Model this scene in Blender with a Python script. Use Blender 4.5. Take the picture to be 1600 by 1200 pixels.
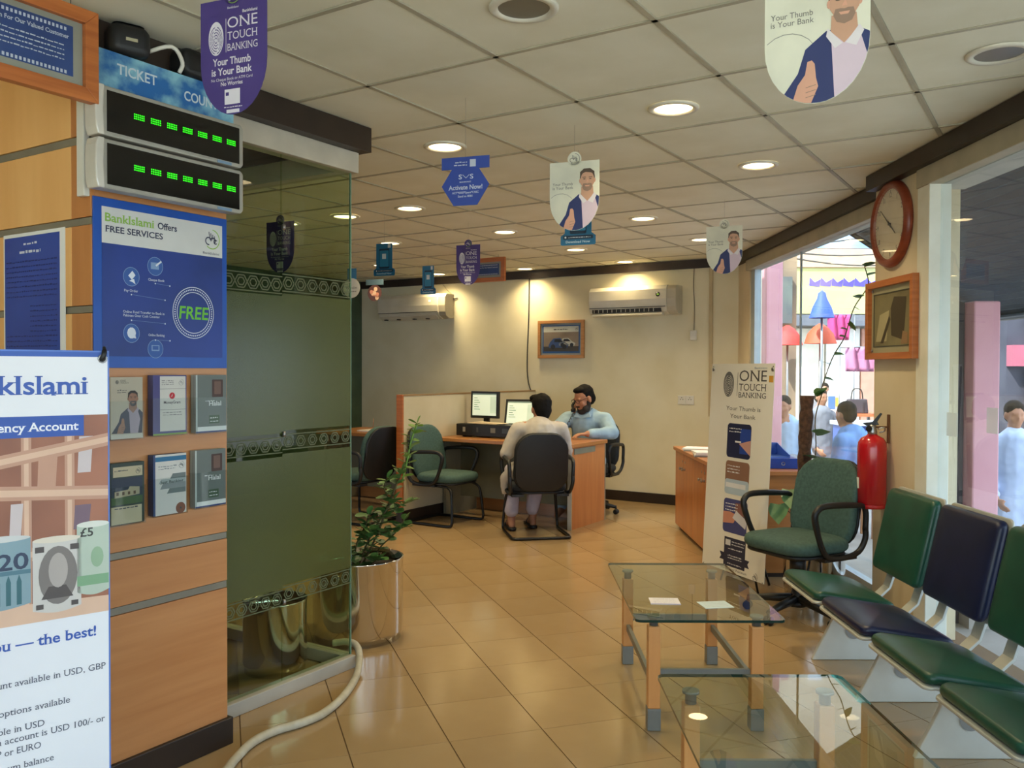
import bpy, bmesh, math, random
from mathutils import Matrix, Vector
random.seed(7)
for _o in list(bpy.data.objects):
    bpy.data.objects.remove(_o)
SC = bpy.context.scene
C = SC.collection
PI = math.pi

# ------------------------------------------------------------------ camera
F_PX, PITCH, ROLL, CAM_H = 1358.33, 0.017035, 0.0032565, 1.40
cp, sp, cr, sr = math.cos(PITCH), math.sin(PITCH), math.cos(ROLL), math.sin(ROLL)
cam_data = bpy.data.cameras.new('camera')
cam_data.sensor_width = 36.0
cam_data.lens = F_PX / 1600 * 36
cam_data.clip_start = 0.05
cam = bpy.data.objects.new('camera', cam_data)
C.objects.link(cam)
_r, _u, _f = (cr, sr * sp, sr * cp), (-sr, cr * sp, cr * cp), (0, cp, -sp)
cam.matrix_world = Matrix(((_r[0], _u[0], -_f[0], 0), (_r[1], _u[1], -_f[1], 0), (_r[2], _u[2], -_f[2], CAM_H), (0, 0, 0, 1)))
SC.camera = cam

# ------------------------------------------------------------------ world, sun, daylight portals, exposure
world = bpy.data.worlds.new('hazy_sky')
SC.world = world
world.use_nodes = True
bg = world.node_tree.nodes['Background']
bg.inputs[0].default_value = (0.72, 0.85, 1.0, 1)
bg.inputs[1].default_value = 4.1
sun_d = bpy.data.lights.new('sun', 'SUN')
sun_d.energy = 12.0
sun_d.angle = 0.02
sun_d.color = (1.0, 0.95, 0.86)
sun = bpy.data.objects.new('sun', sun_d)
C.objects.link(sun)
sun.rotation_euler = Vector((0.50, 0.40, -0.77)).to_track_quat('-Z', 'Y').to_euler()
def portal(name, loc, rot, sx, sy):
    d = bpy.data.lights.new(name, 'AREA'); d.shape = 'RECTANGLE'; d.size = sx; d.size_y = sy
    d.cycles.is_portal = True
    o = bpy.data.objects.new(name, d); C.objects.link(o); o.location = loc; o.rotation_euler = rot
portal('daylight_portal', (2.36, 6.7, 1.2), (0, PI / 2, 0), 2.4, 3.4)
portal('daylight_portal', (2.36, 1.4, 1.2), (0, PI / 2, 0), 2.4, 5.9)
portal('daylight_portal', (-0.55, -1.70, 1.22), (PI / 2, 0, 0), 5.1, 2.4)
VS = SC.view_settings
VS.view_transform = 'Standard'
VS.look = 'None'
VS.exposure = 0.0
VS.gamma = 1.0
VS.use_curve_mapping = False
try:
    SC.cycles.use_denoising = True
    SC.cycles.max_bounces = 10
    SC.cycles.transparent_max_bounces = 16
    SC.cycles.diffuse_bounces = 5
    SC.cycles.glossy_bounces = 5
    SC.cycles.sample_clamp_indirect = 6.0
    SC.cycles.caustics_reflective = False
    SC.cycles.caustics_refractive = False
except Exception:
    pass

# ------------------------------------------------------------------ frames of the place
A1 = math.radians(32.46)                       # ceiling grid / far wall
E1 = Vector((math.sin(A1), math.cos(A1), 0))   # away from the camera, to the right
E2 = Vector((math.cos(A1), -math.sin(A1), 0))  # along the far wall, to the right
A2 = math.radians(-18.26)                      # floor tiling
F1 = Vector((math.sin(A2), math.cos(A2), 0))
F2 = Vector((math.cos(A2), -math.sin(A2), 0))
CEIL = 2.52
TH_E2 = -32.46      # z-rotation of a panel whose right-hand direction is E2 (seen from the room)
TH_E1 = 57.54       # ... whose right-hand direction is E1
def EP(a, b, z=0.0):
    p = E1 * a + E2 * b
    return Vector((p.x, p.y, z))
def project(p):
    d = Vector(p) - Vector((0, 0, CAM_H))
    z = d.dot(Vector(_f))
    if z < 0.05: return None
    return 800 + F_PX * d.dot(Vector(_r)) / z, 600 - F_PX * d.dot(Vector(_u)) / z

# ------------------------------------------------------------------ materials
def lin(c):
    return tuple((x / 255 / 12.92) if x / 255 <= 0.04045 else ((x / 255 + 0.055) / 1.055) ** 2.4 for x in c) + (1.0,)
_M = {}
def mat(name, c, rough=0.6, metal=0.0, spec=0.5, c2=None, scale=6.0, stretch=(1, 1, 1), bump=0.0, detail=4.0, emit=None, es=1.0, coat=0.0, vary=0.0, contrast=(0.35, 0.65)):
    if name in _M: return _M[name]
    m = bpy.data.materials.new(name); m.use_nodes = True
    nt = m.node_tree; N = nt.nodes; L = nt.links; b = N['Principled BSDF']
    b.inputs['Base Color'].default_value = lin(c)
    b.inputs['Roughness'].default_value = rough
    b.inputs['Metallic'].default_value = metal
    b.inputs['Specular IOR Level'].default_value = spec
    if coat: b.inputs['Coat Weight'].default_value = coat; b.inputs['Coat Roughness'].default_value = 0.08
    if emit: b.inputs['Emission Color'].default_value = lin(emit); b.inputs['Emission Strength'].default_value = es
    if c2 is None: c2 = tuple(max(0, x * 0.93) for x in c)
    tc = N.new('ShaderNodeTexCoord'); mp = N.new('ShaderNodeMapping'); nz = N.new('ShaderNodeTexNoise'); rp = N.new('ShaderNodeValToRGB')
    mp.inputs['Scale'].default_value = stretch
    nz.inputs['Scale'].default_value = scale; nz.inputs['Detail'].default_value = detail
    rp.color_ramp.elements[0].position = contrast[0]; rp.color_ramp.elements[1].position = contrast[1]
    rp.color_ramp.elements[0].color = lin(c2); rp.color_ramp.elements[1].color = lin(c)
    L.new(tc.outputs['Object'], mp.inputs[0]); L.new(mp.outputs[0], nz.inputs['Vector']); L.new(nz.outputs['Fac'], rp.inputs[0])
    if vary:
        oi = N.new('ShaderNodeObjectInfo'); mr = N.new('ShaderNodeMapRange'); hs = N.new('ShaderNodeHueSaturation')
        mr.inputs['To Min'].default_value = 1 - vary; mr.inputs['To Max'].default_value = 1 + vary
        L.new(oi.outputs['Random'], mr.inputs['Value']); L.new(mr.outputs[0], hs.inputs['Value']); L.new(rp.outputs[0], hs.inputs['Color'])
        L.new(hs.outputs[0], b.inputs['Base Color'])
    else:
        L.new(rp.outputs[0], b.inputs['Base Color'])
    if bump:
        bp = N.new('ShaderNodeBump'); bp.inputs['Strength'].default_value = bump; bp.inputs['Distance'].default_value = 0.01
        L.new(nz.outputs['Fac'], bp.inputs['Height']); L.new(bp.outputs[0], b.inputs['Normal'])
    _M[name] = m
    return m
def glass(name, tint=(0.95, 0.98, 0.96), ior=1.45, rough=0.0, haze=0.0, haze_c=(200, 210, 205)):
    if name in _M: return _M[name]
    m = bpy.data.materials.new(name); m.use_nodes = True
    nt = m.node_tree; N = nt.nodes; L = nt.links
    N.remove(N['Principled BSDF']); out = N['Material Output']
    tr = N.new('ShaderNodeBsdfTransparent'); tr.inputs[0].default_value = tint + (1,)
    gl = N.new('ShaderNodeBsdfGlossy'); gl.inputs['Roughness'].default_value = rough; gl.inputs[0].default_value = (1, 1, 1, 1)
    fr = N.new('ShaderNodeFresnel'); fr.inputs[0].default_value = ior
    mx = N.new('ShaderNodeMixShader')
    ge = N.new('ShaderNodeNewGeometry'); iv = N.new('ShaderNodeMath'); iv.operation = 'SUBTRACT'; iv.inputs[0].default_value = 1.0
    mu = N.new('ShaderNodeMath'); mu.operation = 'MULTIPLY'
    L.new(ge.outputs['Backfacing'], iv.inputs[1]); L.new(fr.outputs[0], mu.inputs[0]); L.new(iv.outputs[0], mu.inputs[1]); L.new(mu.outputs[0], mx.inputs[0])
    body = tr
    if haze:
        df = N.new('ShaderNodeBsdfDiffuse'); df.inputs[0].default_value = lin(haze_c)
        nz = N.new('ShaderNodeTexNoise'); nz.inputs['Scale'].default_value = 3.0
        mr = N.new('ShaderNodeMapRange'); mr.inputs['To Min'].default_value = haze * 0.8; mr.inputs['To Max'].default_value = min(1, haze * 1.2)
        tc = N.new('ShaderNodeTexCoord'); L.new(tc.outputs['Object'], nz.inputs['Vector'])
        L.new(nz.outputs['Fac'], mr.inputs['Value'])
        m2 = N.new('ShaderNodeMixShader'); L.new(mr.outputs[0], m2.inputs[0]); L.new(tr.outputs[0], m2.inputs[1]); L.new(df.outputs[0], m2.inputs[2]); body = m2
    L.new(body.outputs[0], mx.inputs[1]); L.new(gl.outputs[0], mx.inputs[2]); L.new(mx.outputs[0], out.inputs[0])
    _M[name] = m
    return m
def wood(name, c, c2, rough=0.35, axis='x', scale=3.0, vary=0.0):
    st = {'x': (0.6, 0.6, 9), 'y': (3, 0.25, 3), 'z': (5, 5, 0.5)}[axis]
    return mat(name, c, rough, c2=c2, scale=scale, stretch=st, detail=6.0, contrast=(0.3, 0.7), vary=vary)
def flat(rgb, rough=0.5):
    return mat('print_%d_%d_%d' % tuple(rgb), rgb, rough, c2=tuple(max(0, x * 0.97) for x in rgb), scale=9)

WALL = mat('cream_wall_paint', (228, 221, 192), 0.7, c2=(219, 210, 176), scale=2.2, bump=0.04)
TRIM = mat('dark_brown_trim', (52, 40, 32), 0.45, c2=(42, 32, 26))
TILE = mat('glazed_floor_tile', (174, 147, 108), 0.15, c2=(166, 138, 99), scale=2.5, spec=0.5, vary=0.03)
GROUT = mat('brown_grout', (124, 98, 68), 0.8)
CTILE = mat('mineral_ceiling_tile', (240, 238, 220), 0.85, c2=(232, 229, 208), scale=3.0, vary=0.025, bump=0.03)
TBAR = mat('ceiling_t_bar', (188, 182, 160), 0.5)
WOODH = wood('orange_wood_laminate', (204, 144, 92), (188, 126, 76), 0.35, 'x')
WOODZ = wood('orange_wood_laminate_upright', (205, 138, 78), (188, 120, 64), 0.35, 'z')
WOODD = wood('desk_wood', (182, 124, 70), (162, 106, 58), 0.3, 'x')
WOODF = wood('red_oak_frame', (196, 116, 58), (168, 92, 42), 0.4, 'x', 5)
STRIP = mat('grey_aluminium_strip', (150, 144, 128), 0.4, 0.4)
METAL = mat('brushed_metal', (170, 170, 170), 0.3, 0.9)
CHROME = mat('polished_steel', (225, 222, 218), 0.08, 1.0, c2=(205, 200, 195), scale=2, bump=0.02)
BLACKP = mat('black_plastic', (24, 25, 27), 0.45, c2=(20, 21, 23))
BLACKM = mat('black_metal', (22, 22, 22), 0.35, 0.2)
WHITEP = mat('white_plastic', (226, 224, 214), 0.35, c2=(220, 217, 205))
PAPER = mat('white_paper', (238, 238, 234), 0.7, c2=(232, 232, 228))
GREENF = mat('green_fabric', (70, 97, 91), 0.85, c2=(59, 84, 78), scale=60, bump=0.05)
GREENV = mat('green_vinyl', (28, 82, 64), 0.36, c2=(24, 71, 55), scale=8, bump=0.02)
NAVYV = mat('navy_vinyl', (20, 30, 68), 0.38, c2=(16, 24, 56), scale=8, bump=0.02)
BLACKF = mat('black_fabric', (30, 34, 38), 0.85, c2=(24, 27, 31), scale=60, bump=0.05)
WHITEM = mat('white_painted_steel', (214, 214, 206), 0.4, c2=(204, 203, 194))
LEAF = mat('leaf_green', (92, 132, 66), 0.45, c2=(66, 104, 48), scale=14, vary=0.2)
LEAF2 = mat('fresh_leaf_green', (128, 168, 70), 0.45, c2=(100, 140, 52), scale=14, vary=0.15)
STEM = mat('plant_stem', (96, 84, 48), 0.7)
SOIL = mat('dark_soil', (40, 34, 26), 0.95, c2=(28, 23, 18), scale=40, bump=0.4)
SKIN = mat('skin', (176, 124, 94), 0.55, c2=(164, 112, 84), scale=8)
HAIR = mat('black_hair', (16, 13, 12), 0.7, c2=(10, 8, 8), scale=40, bump=0.3, spec=0.15)

# ------------------------------------------------------------------ mesh builder
class MB:
    def __init__(s):
        s.v = []; s.f = []; s.m = []; s.s = []
    def add(s, vs, fs, M=None, mi=0, smooth=False):
        n = len(s.v)
        if M is not None: vs = [M @ Vector(p) for p in vs]
        s.v += [tuple(p) for p in vs]
        for f in fs: s.f.append(tuple(i + n for i in f)); s.m.append(mi); s.s.append(smooth)
        return s
    def box(s, x0, x1, y0, y1, z0, z1, M=None, mi=0):
        vs = [(x0, y0, z0), (x1, y0, z0), (x1, y1, z0), (x0, y1, z0), (x0, y0, z1), (x1, y0, z1), (x1, y1, z1), (x0, y1, z1)]
        return s.add(vs, [(3, 2, 1, 0), (4, 5, 6, 7), (0, 1, 5, 4), (1, 2, 6, 5), (2, 3, 7, 6), (3, 0, 4, 7)], M, mi)
    def prism(s, poly, a, b, plane='xz', M=None, mi=0, smooth=False):
        f3 = {'xz': lambda p, h: (p[0], h, p[1]), 'xy': lambda p, h: (p[0], p[1], h), 'yz': lambda p, h: (h, p[0], p[1])}[plane]
        n = len(poly); vs = [f3(p, a) for p in poly] + [f3(p, b) for p in poly]
        s.add(vs, [tuple(range(n)), tuple(range(2 * n - 1, n - 1, -1))], M, mi)
        return s.add(vs, [(i, (i + 1) % n, n + (i + 1) % n, n + i) for i in range(n)], M, mi, smooth)
    def face(s, poly, y=0.0, mi=0, M=None):
        return s.add([(p[0], y, p[1]) for p in poly], [tuple(range(len(poly)))], M, mi)
    def rect(s, x0, x1, z0, z1, y=0.0, mi=0, M=None):
        return s.face([(x0, z0), (x1, z0), (x1, z1), (x0, z1)], y, mi, M)
    def tube(s, path, r, n=8, M=None, mi=0, closed=False):
        P = [Vector(p) for p in path]; k = len(P)
        rs = r if isinstance(r, (list, tuple)) else [r] * k
        vs = []; up = None
        for i in range(k):
            if closed: t = P[(i + 1) % k] - P[i - 1]
            else: t = P[min(i + 1, k - 1)] - P[max(i - 1, 0)]
            if t.length < 1e-9: t = Vector((0, 0, 1))
            t.normalize()
            if up is None:
                up = Vector((0, 0, 1)) if abs(t.z) < 0.9 else Vector((1, 0, 0))
            up = up - t * up.dot(t)
            if up.length < 1e-6: up = t.orthogonal()
            up.normalize(); w = t.cross(up)
            for j in range(n):
                a = 2 * PI * j / n
                vs.append(P[i] + (up * math.cos(a) + w * math.sin(a)) * rs[i])
        fs = []
        for i in range(k if closed else k - 1):
            i2 = (i + 1) % k
            for j in range(n):
                j2 = (j + 1) % n
                fs.append((i * n + j, i * n + j2, i2 * n + j2, i2 * n + j))
        s.add(vs, fs, M, mi, True)
        if not closed: s.add(vs, [tuple(range(n)), tuple((k - 1) * n + j for j in range(n))], M, mi)
        return s
    def lathe(s, prof, n=24, M=None, mi=0, cap=True):
        vs = []
        for r, z in prof:
            for j in range(n):
                a = 2 * PI * j / n; vs.append((r * math.cos(a), r * math.sin(a), z))
        fs = []
        for i in range(len(prof) - 1):
            for j in range(n):
                j2 = (j + 1) % n
                fs.append((i * n + j, i * n + j2, (i + 1) * n + j2, (i + 1) * n + j))
        s.add(vs, fs, M, mi, True)
        if cap:
            k = (len(prof) - 1) * n
            s.add(vs, [tuple(range(n)), tuple(k + j for j in range(n))], M, mi)
        return s
    def ell(s, c, r, n=12, M=None, mi=0):
        if not isinstance(r, (tuple, list)): r = (r, r, r)
        k = max(4, n // 2); vs = [(c[0], c[1], c[2] - r[2])]
        for i in range(1, k):
            t = -PI / 2 + PI * i / k
            for j in range(n):
                a = 2 * PI * j / n
                vs.append((c[0] + r[0] * math.cos(t) * math.cos(a), c[1] + r[1] * math.cos(t) * math.sin(a), c[2] + r[2] * math.sin(t)))
        vs.append((c[0], c[1], c[2] + r[2])); e = len(vs) - 1; fs = []
        for j in range(n):
            j2 = (j + 1) % n
            fs.append((0, 1 + j2, 1 + j)); b = 1 + (k - 2) * n; fs.append((b + j, b + j2, e))
            for i in range(k - 2):
                fs.append((1 + i * n + j, 1 + i * n + j2, 1 + (i + 1) * n + j2, 1 + (i + 1) * n + j))
        return s.add(vs, fs, M, mi, True)
    def cushion(s, poly, t, edge=0.4, crown=0.0, M=None, mi=0, fn=None, steps=4):
        # rounded pad: polygon in xy, thickness t (z from 0 to t) with soft edges
        n = len(poly); cx = sum(p[0] for p in poly) / n; cy = sum(p[1] for p in poly) / n
        size = max(abs(p[0] - cx) + abs(p[1] - cy) for p in poly)
        rings = []; e = t * edge
        for i in range(steps + 1):
            a = -PI / 2 + PI / 2 * i / steps; rings.append((1 - (1 - math.cos(a)) * e / size * 1.6, e + e * math.sin(a)))
        for i in range(steps + 1):
            a = PI / 2 * i / steps; rings.append((1 - (1 - math.cos(a)) * e / size * 1.6, t - e + e * math.sin(a)))
        for q in (0.75, 0.5, 0.25): rings.append((q, t + crown * (1 - q * q)))
        vs = []
        for k, z in rings:
            for p in poly: vs.append((cx + (p[0] - cx) * k, cy + (p[1] - cy) * k, z))
        vs.append((cx, cy, t + crown))
        if fn: vs = [fn(*v) for v in vs]
        fs = [tuple(range(n - 1, -1, -1))]
        for i in range(len(rings) - 1):
            for j in range(n):
                j2 = (j + 1) % n; fs.append((i * n + j, i * n + j2, (i + 1) * n + j2, (i + 1) * n + j))
        q = (len(rings) - 1) * n
        for j in range(n): fs.append((q + j, q + (j + 1) % n, len(vs) - 1))
        return s.add(vs, fs, M, mi, True)
    def build(s, name, mats, parent=None, bevel=0.0, loc=None, rotz=None, fix=True):
        me = bpy.data.meshes.new(name)
        me.from_pydata(s.v, [], s.f)
        for m in (mats if isinstance(mats, (list, tuple)) else [mats]): me.materials.append(m)
        me.polygons.foreach_set('material_index', s.m)
        me.polygons.foreach_set('use_smooth', s.s)
        if fix:
            bm = bmesh.new(); bm.from_mesh(me); bmesh.ops.remove_doubles(bm, verts=bm.verts, dist=1e-5)
            bmesh.ops.recalc_face_normals(bm, faces=bm.faces); bm.to_mesh(me); bm.free()
        me.update()
        return link(name, me, parent, bevel, loc, rotz)
def link(name, me, parent=None, bevel=0.0, loc=None, rotz=None):
    o = bpy.data.objects.new(name, me); C.objects.link(o)
    if parent is not None: o.parent = parent
    if loc is not None: o.location = loc
    if rotz is not None: o.rotation_euler = (0, 0, math.radians(rotz))
    if bevel:
        b = o.modifiers.new('bevel', 'BEVEL'); b.width = bevel; b.segments = 2; b.limit_method = 'ANGLE'; b.angle_limit = 0.7
    return o
def tag(o, label=None, cat=None, group=None, kind=None):
    if label: o['label'] = label
    if cat: o['category'] = cat
    if group: o['group'] = group
    if kind: o['kind'] = kind
    return o
def thing(name, label, cat, loc=(0, 0, 0), rotz=0.0, group=None, kind=None):
    o = bpy.data.objects.new(name, None); C.objects.link(o); o.empty_display_size = 0.1
    o.location = loc; o.rotation_euler = (0, 0, math.radians(rotz))
    return tag(o, label, cat, group, kind)
def T(x, y, z): return Matrix.Translation((x, y, z))
def R(deg, ax): return Matrix.Rotation(math.radians(deg), 4, ax)
def rrect(w, h, r, n=4, cx=0.0, cy=0.0):
    out = []
    for qx, qy, a0 in ((1, 1, 0), (-1, 1, 90), (-1, -1, 180), (1, -1, 270)):
        for i in range(n + 1):
            a = math.radians(a0 + 90 * i / n)
            out.append((cx + qx * (w / 2 - r) + r * math.cos(a), cy + qy * (h / 2 - r) + r * math.sin(a)))
    return out
def disc(cx, cy, rx, ry=None, n=20):
    ry = rx if ry is None else ry
    return [(cx + rx * math.cos(2 * PI * i / n), cy + ry * math.sin(2 * PI * i / n)) for i in range(n)]
def smooth_path(pts, k=4):
    P = [Vector(p) for p in pts]; out = []
    for i in range(len(P) - 1):
        a = P[max(i - 1, 0)]; b = P[i]; c = P[i + 1]; d = P[min(i + 2, len(P) - 1)]
        for j in range(k):
            t = j / k
            out.append(0.5 * ((2 * b) + (c - a) * t + (2 * a - 5 * b + 4 * c - d) * t * t + (3 * b - a - 3 * c + d) * t ** 3))
    out.append(P[-1]); return out

# ------------------------------------------------------------------ lettering (flat print)
_TX = {}
def text_geo(s, serif, bold):
    key = (s, serif, bold)
    if key in _TX: return _TX[key]
    cu = bpy.data.curves.new('t', 'FONT'); cu.body = s; cu.size = 1.0; cu.resolution_u = 3
    cu.fill_mode = 'FRONT'; cu.offset = 0.018 if bold else 0.0
    o = bpy.data.objects.new('t', cu); C.objects.link(o)
    dg = bpy.context.evaluated_depsgraph_get()
    me = bpy.data.meshes.new_from_object(o.evaluated_get(dg))
    vs = [(v.co.x, v.co.y) for v in me.vertices]; fs = [tuple(p.vertices) for p in me.polygons]
    if serif and fs:
        cnt = {}
        for f in fs:
            for i in range(len(f)):
                e = tuple(sorted((f[i], f[(i + 1) % len(f)]))); cnt[e] = cnt.get(e, 0) + 1
        for (a, b), n in list(cnt.items()):
            if n != 1: continue
            x0, y0 = vs[a]; x1, y1 = vs[b]; w = abs(x1 - x0)
            if abs(y0 - y1) < 0.004 and 0.03 < w < 0.17:
                inside = [vs[i][1] for f in fs if a in f and b in f for i in f]
                below = sum(inside) / len(inside) < y0
                hgt = 0.035; e = 0.055; y = y0 - hgt if below else y0
                k = len(vs); xa, xb = min(x0, x1) - e, max(x0, x1) + e
                vs += [(xa, y), (xb, y), (xb, y + hgt), (xa, y + hgt)]; fs.append((k, k + 1, k + 2, k + 3))
    bpy.data.objects.remove(o); bpy.data.curves.remove(cu); bpy.data.meshes.remove(me)
    _TX[key] = (vs, fs)
    return _TX[key]
def text(mb, s, x, z, h, y=-0.002, w=None, align='l', serif=False, bold=False, mi=0, M=None, slant=0.0, fit=True):
    # h: letter size, w: fitted width, (x, z): left/centre/right end of the baseline
    vs, fs = text_geo(s, serif, bold)
    if not vs: return
    x0 = min(v[0] for v in vs); x1 = max(v[0] for v in vs)
    k = h * 1.36; kx = (w / (x1 - x0)) if w else k
    wd = (x1 - x0) * kx; off = {'l': 0, 'c': -wd / 2, 'r': -wd}[align]
    mb.add([(x + off + (v[0] - x0) * kx + slant * v[1] * k, y, z + v[1] * k) for v in vs], fs, M, mi)
def scribble(mb, x0, x1, z, h, y=-0.002, mi=0, rnd=random, rtl=False):
    # a line of print too small to read: short dashes
    x = x0
    while x < x1:
        w = rnd.uniform(0.6, 2.6) * h; e = min(x + w, x1); a = z + rnd.uniform(-0.1, 0.1) * h
        mb.rect(x, e, a, a + h * rnd.uniform(0.35, 0.7), y, mi); x = e + 0.45 * h
# ================================================================== STRUCTURE
def struct(name, mb, m, parent=None, bevel=0.0):
    o = mb.build(name, m, parent, bevel)
    if parent is None: o['kind'] = 'structure'
    return o
def clip(poly, planes):
    for (nx, ny, d) in planes:         # keep nx*x + ny*y <= d
        out = []
        for i in range(len(poly)):
            a, b = poly[i], poly[(i + 1) % len(poly)]
            da, db = nx * a[0] + ny * a[1] - d, nx * b[0] + ny * b[1] - d
            if da <= 0: out.append(a)
            if (da < 0 < db) or (db < 0 < da):
                t = da / (da - db); out.append((a[0] + (b[0] - a[0]) * t, a[1] + (b[1] - a[1]) * t))
        poly = out
        if len(poly) < 3: return []
    return poly
def in_view(poly, z, pad=60):
    c = [project((p[0], p[1], z)) for p in poly]
    c = [q for q in c if q]
    return bool(c) and max(q[0] for q in c) > -pad and min(q[0] for q in c) < 1600 + pad and max(q[1] for q in c) > -pad and min(q[1] for q in c) < 1200 + pad
FARE = 8.474
FAR_PL = (E1.x, E1.y, FARE)
# ---- floor: slab (grout) and tiles
fl = struct('floor', MB().box(-8.2, 2.4, -2.0, 12.6, -0.20, -0.004), GROUT)
tag(fl, 'glossy beige ceramic tile floor of the hall', None)
PIT = 0.372; g = 0.0022
sq = None; ntile = 0
ROOM = [FAR_PL, (1, 0, 2.10)]
for i in range(-4, 32):
    for j in range(-14, 14):
        a0 = 3.152 + PIT * (i - 8); b0 = 0.424 + PIT * j
        q = [(F1 * (a0 + da) + F2 * (b0 + db)) for da, db in ((g / 2, g), (PIT - g / 2, g), (PIT - g / 2, PIT - g), (g / 2, PIT - g))]
        poly = [(p.x, p.y) for p in q]
        if max(p[1] for p in poly) < 1.2: continue
        cx = sum(p[0] for p in poly) / 4; cy = sum(p[1] for p in poly) / 4
        ce1 = cx * E1.x + cy * E1.y; ce2 = cx * E2.x + cy * E2.y
        if ce2 < -6.0 or (ce2 < -3.2 and ce1 < 3.0): continue
        if not in_view(poly, 0, 10): continue
        pc = clip(poly, ROOM + ([(1, 0, 2.24)] if cy > 5 else []))
        if len(pc) < 3: continue
        if len(pc) == 4 and all((Vector(a) - Vector(b)).length < 1e-6 for a, b in zip(pc, poly)):
            if sq is None:
                mb = MB().prism([((F1 * u + F2 * v).x, (F1 * u + F2 * v).y) for u, v in ((g / 2, g), (PIT - g / 2, g), (PIT - g / 2, PIT - g), (g / 2, PIT - g))], -0.004, 0.0, 'xy')
                o = mb.build('floor_tile', TILE, fl); sq = o.data
            else: o = link('floor_tile', sq, fl)
            p = F1 * a0 + F2 * b0; o.location = (p.x, p.y, 0)
        else:
            o = MB().prism([(p[0] - cx, p[1] - cy) for p in pc], -0.004, 0.0, 'xy').build('floor_tile', TILE, fl); o.location = (cx, cy, 0)
        ntile += 1
print('floor tiles', ntile)
# ---- ceiling: slab, t-bar grid and tiles
ce = struct('ceiling', MB().box(-8.2, 2.42, -2.0, 12.6, CEIL + 0.012, CEIL + 0.25), CTILE)
GP = 0.6104
def G1(i): return 2.615 + GP * i
def G2(j): return -2.346 + GP * j
bars = MB()
def bar(p, q, w=0.010):
    d = (q - p).normalized(); n = Vector((-d.y, d.x, 0)) * w
    poly = clip([((p + n).x, (p + n).y), ((p - n).x, (p - n).y), ((q - n).x, (q - n).y), ((q + n).x, (q + n).y)], [FAR_PL, (1, 0, 2.24)])
    if len(poly) >= 3: bars.prism(poly, CEIL - 0.002, CEIL + 0.012, 'xy')
for i in range(-6, 11): bar(EP(G1(i), -9), EP(G1(i), 6))
for j in range(-11, 12): bar(EP(-4, G2(j)), EP(9, G2(j)))
bars.build('ceiling_grid', TBAR, ce)
csq = None; nct = 0
for i in range(-6, 10):
    for j in range(-10, 10):
        e = 0.011
        q = [EP(G1(i) + a, G2(j) + b) for a, b in ((e, e), (GP - e, e), (GP - e, GP - e), (e, GP - e))]
        poly = [(p.x, p.y) for p in q]
        if max(p[1] for p in poly) < 1.3 or not in_view(poly, CEIL, 40): continue
        pc = clip(poly, [FAR_PL, (1, 0, 2.24)])
        if len(pc) < 3: continue
        c = EP(G1(i), G2(j))
        tilt = random.uniform(-0.0015, 0.0015)
        if len(pc) == 4 and all((Vector(a) - Vector(b)).length < 1e-6 for a, b in zip(pc, poly)):
            if csq is None:
                o = MB().prism([(p[0] - c.x, p[1] - c.y) for p in poly], 0.003, 0.012, 'xy').build('ceiling_tile', CTILE, ce); csq = o.data
            else: o = link('ceiling_tile', csq, ce)
        else: o = MB().prism([(p[0] - c.x, p[1] - c.y) for p in pc], 0.003, 0.012, 'xy').build('ceiling_tile', CTILE, ce)
        o.location = (c.x, c.y, CEIL + tilt); nct += 1
print('ceiling tiles', nct)
# ---- walls.  Boxes in the E1/E2 frame: x = along E2, y = along E1
def ebox(mb, a0, a1, b0, b1, z0, z1, mi=0):
    p = [EP(a0, b0), EP(a0, b1), EP(a1, b1), EP(a1, b0)]
    return mb.prism([(q.x, q.y) for q in p], z0, z1, 'xy', None, mi)
wf = struct('wall_far', ebox(MB(), FARE, FARE + 0.15, -7.9, -2.55, 0, CEIL + 0.2), WALL)
struct('trim_1', ebox(MB(), FARE - 0.03, FARE - 0.0005, -7.69, -2.75, 2.43, CEIL - 0.003), TRIM)
tag(bpy.data.objects['trim_1'], 'dark brown cornice board along the top of the far wall')
struct('baseboard_far', ebox(MB(), FARE - 0.018, FARE - 0.0005, -7.69, -2.75, 0.0005, 0.105), TRIM, bevel=0.003)
# wall on the far left is green glass in a frame
wl = struct('wall_left', ebox(MB(), 1.4, FARE, -7.85, -7.70, 0, CEIL + 0.2), mat('dark_green_wall', (70, 92, 74), 0.3, c2=(60, 82, 66)))
# near-left wall, rear wall with the shopfront opening, cabin back wall
struct('wall_left_near', MB().box(-3.55, -3.40, -1.85, 4.3, 0, CEIL + 0.2), WALL)
mb = MB().box(-3.55, -3.1, -1.85, -1.70, 0, CEIL + 0.2).box(2.0, 2.33, -1.85, -1.70, 0, CEIL + 0.2).box(-3.1, 2.0, -1.85, -1.70, 2.42, CEIL + 0.2)
struct('wall_rear', mb, WALL)
o = MB().box(-3.1, 2.0, -1.79, -1.78, 0.05, 2.42).build('window_3', glass('clear_window_glass')); o['kind'] = 'structure'
mb = MB()
for x in (-3.1, -1.4, 0.3, 1.95): mb.box(x, x + 0.05, -1.81, -1.75, 0, 2.42)
mb.box(-3.1, 2.0, -1.81, -1.75, 0, 0.06)
mb.build('window_frame', WHITEM, o)
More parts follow.
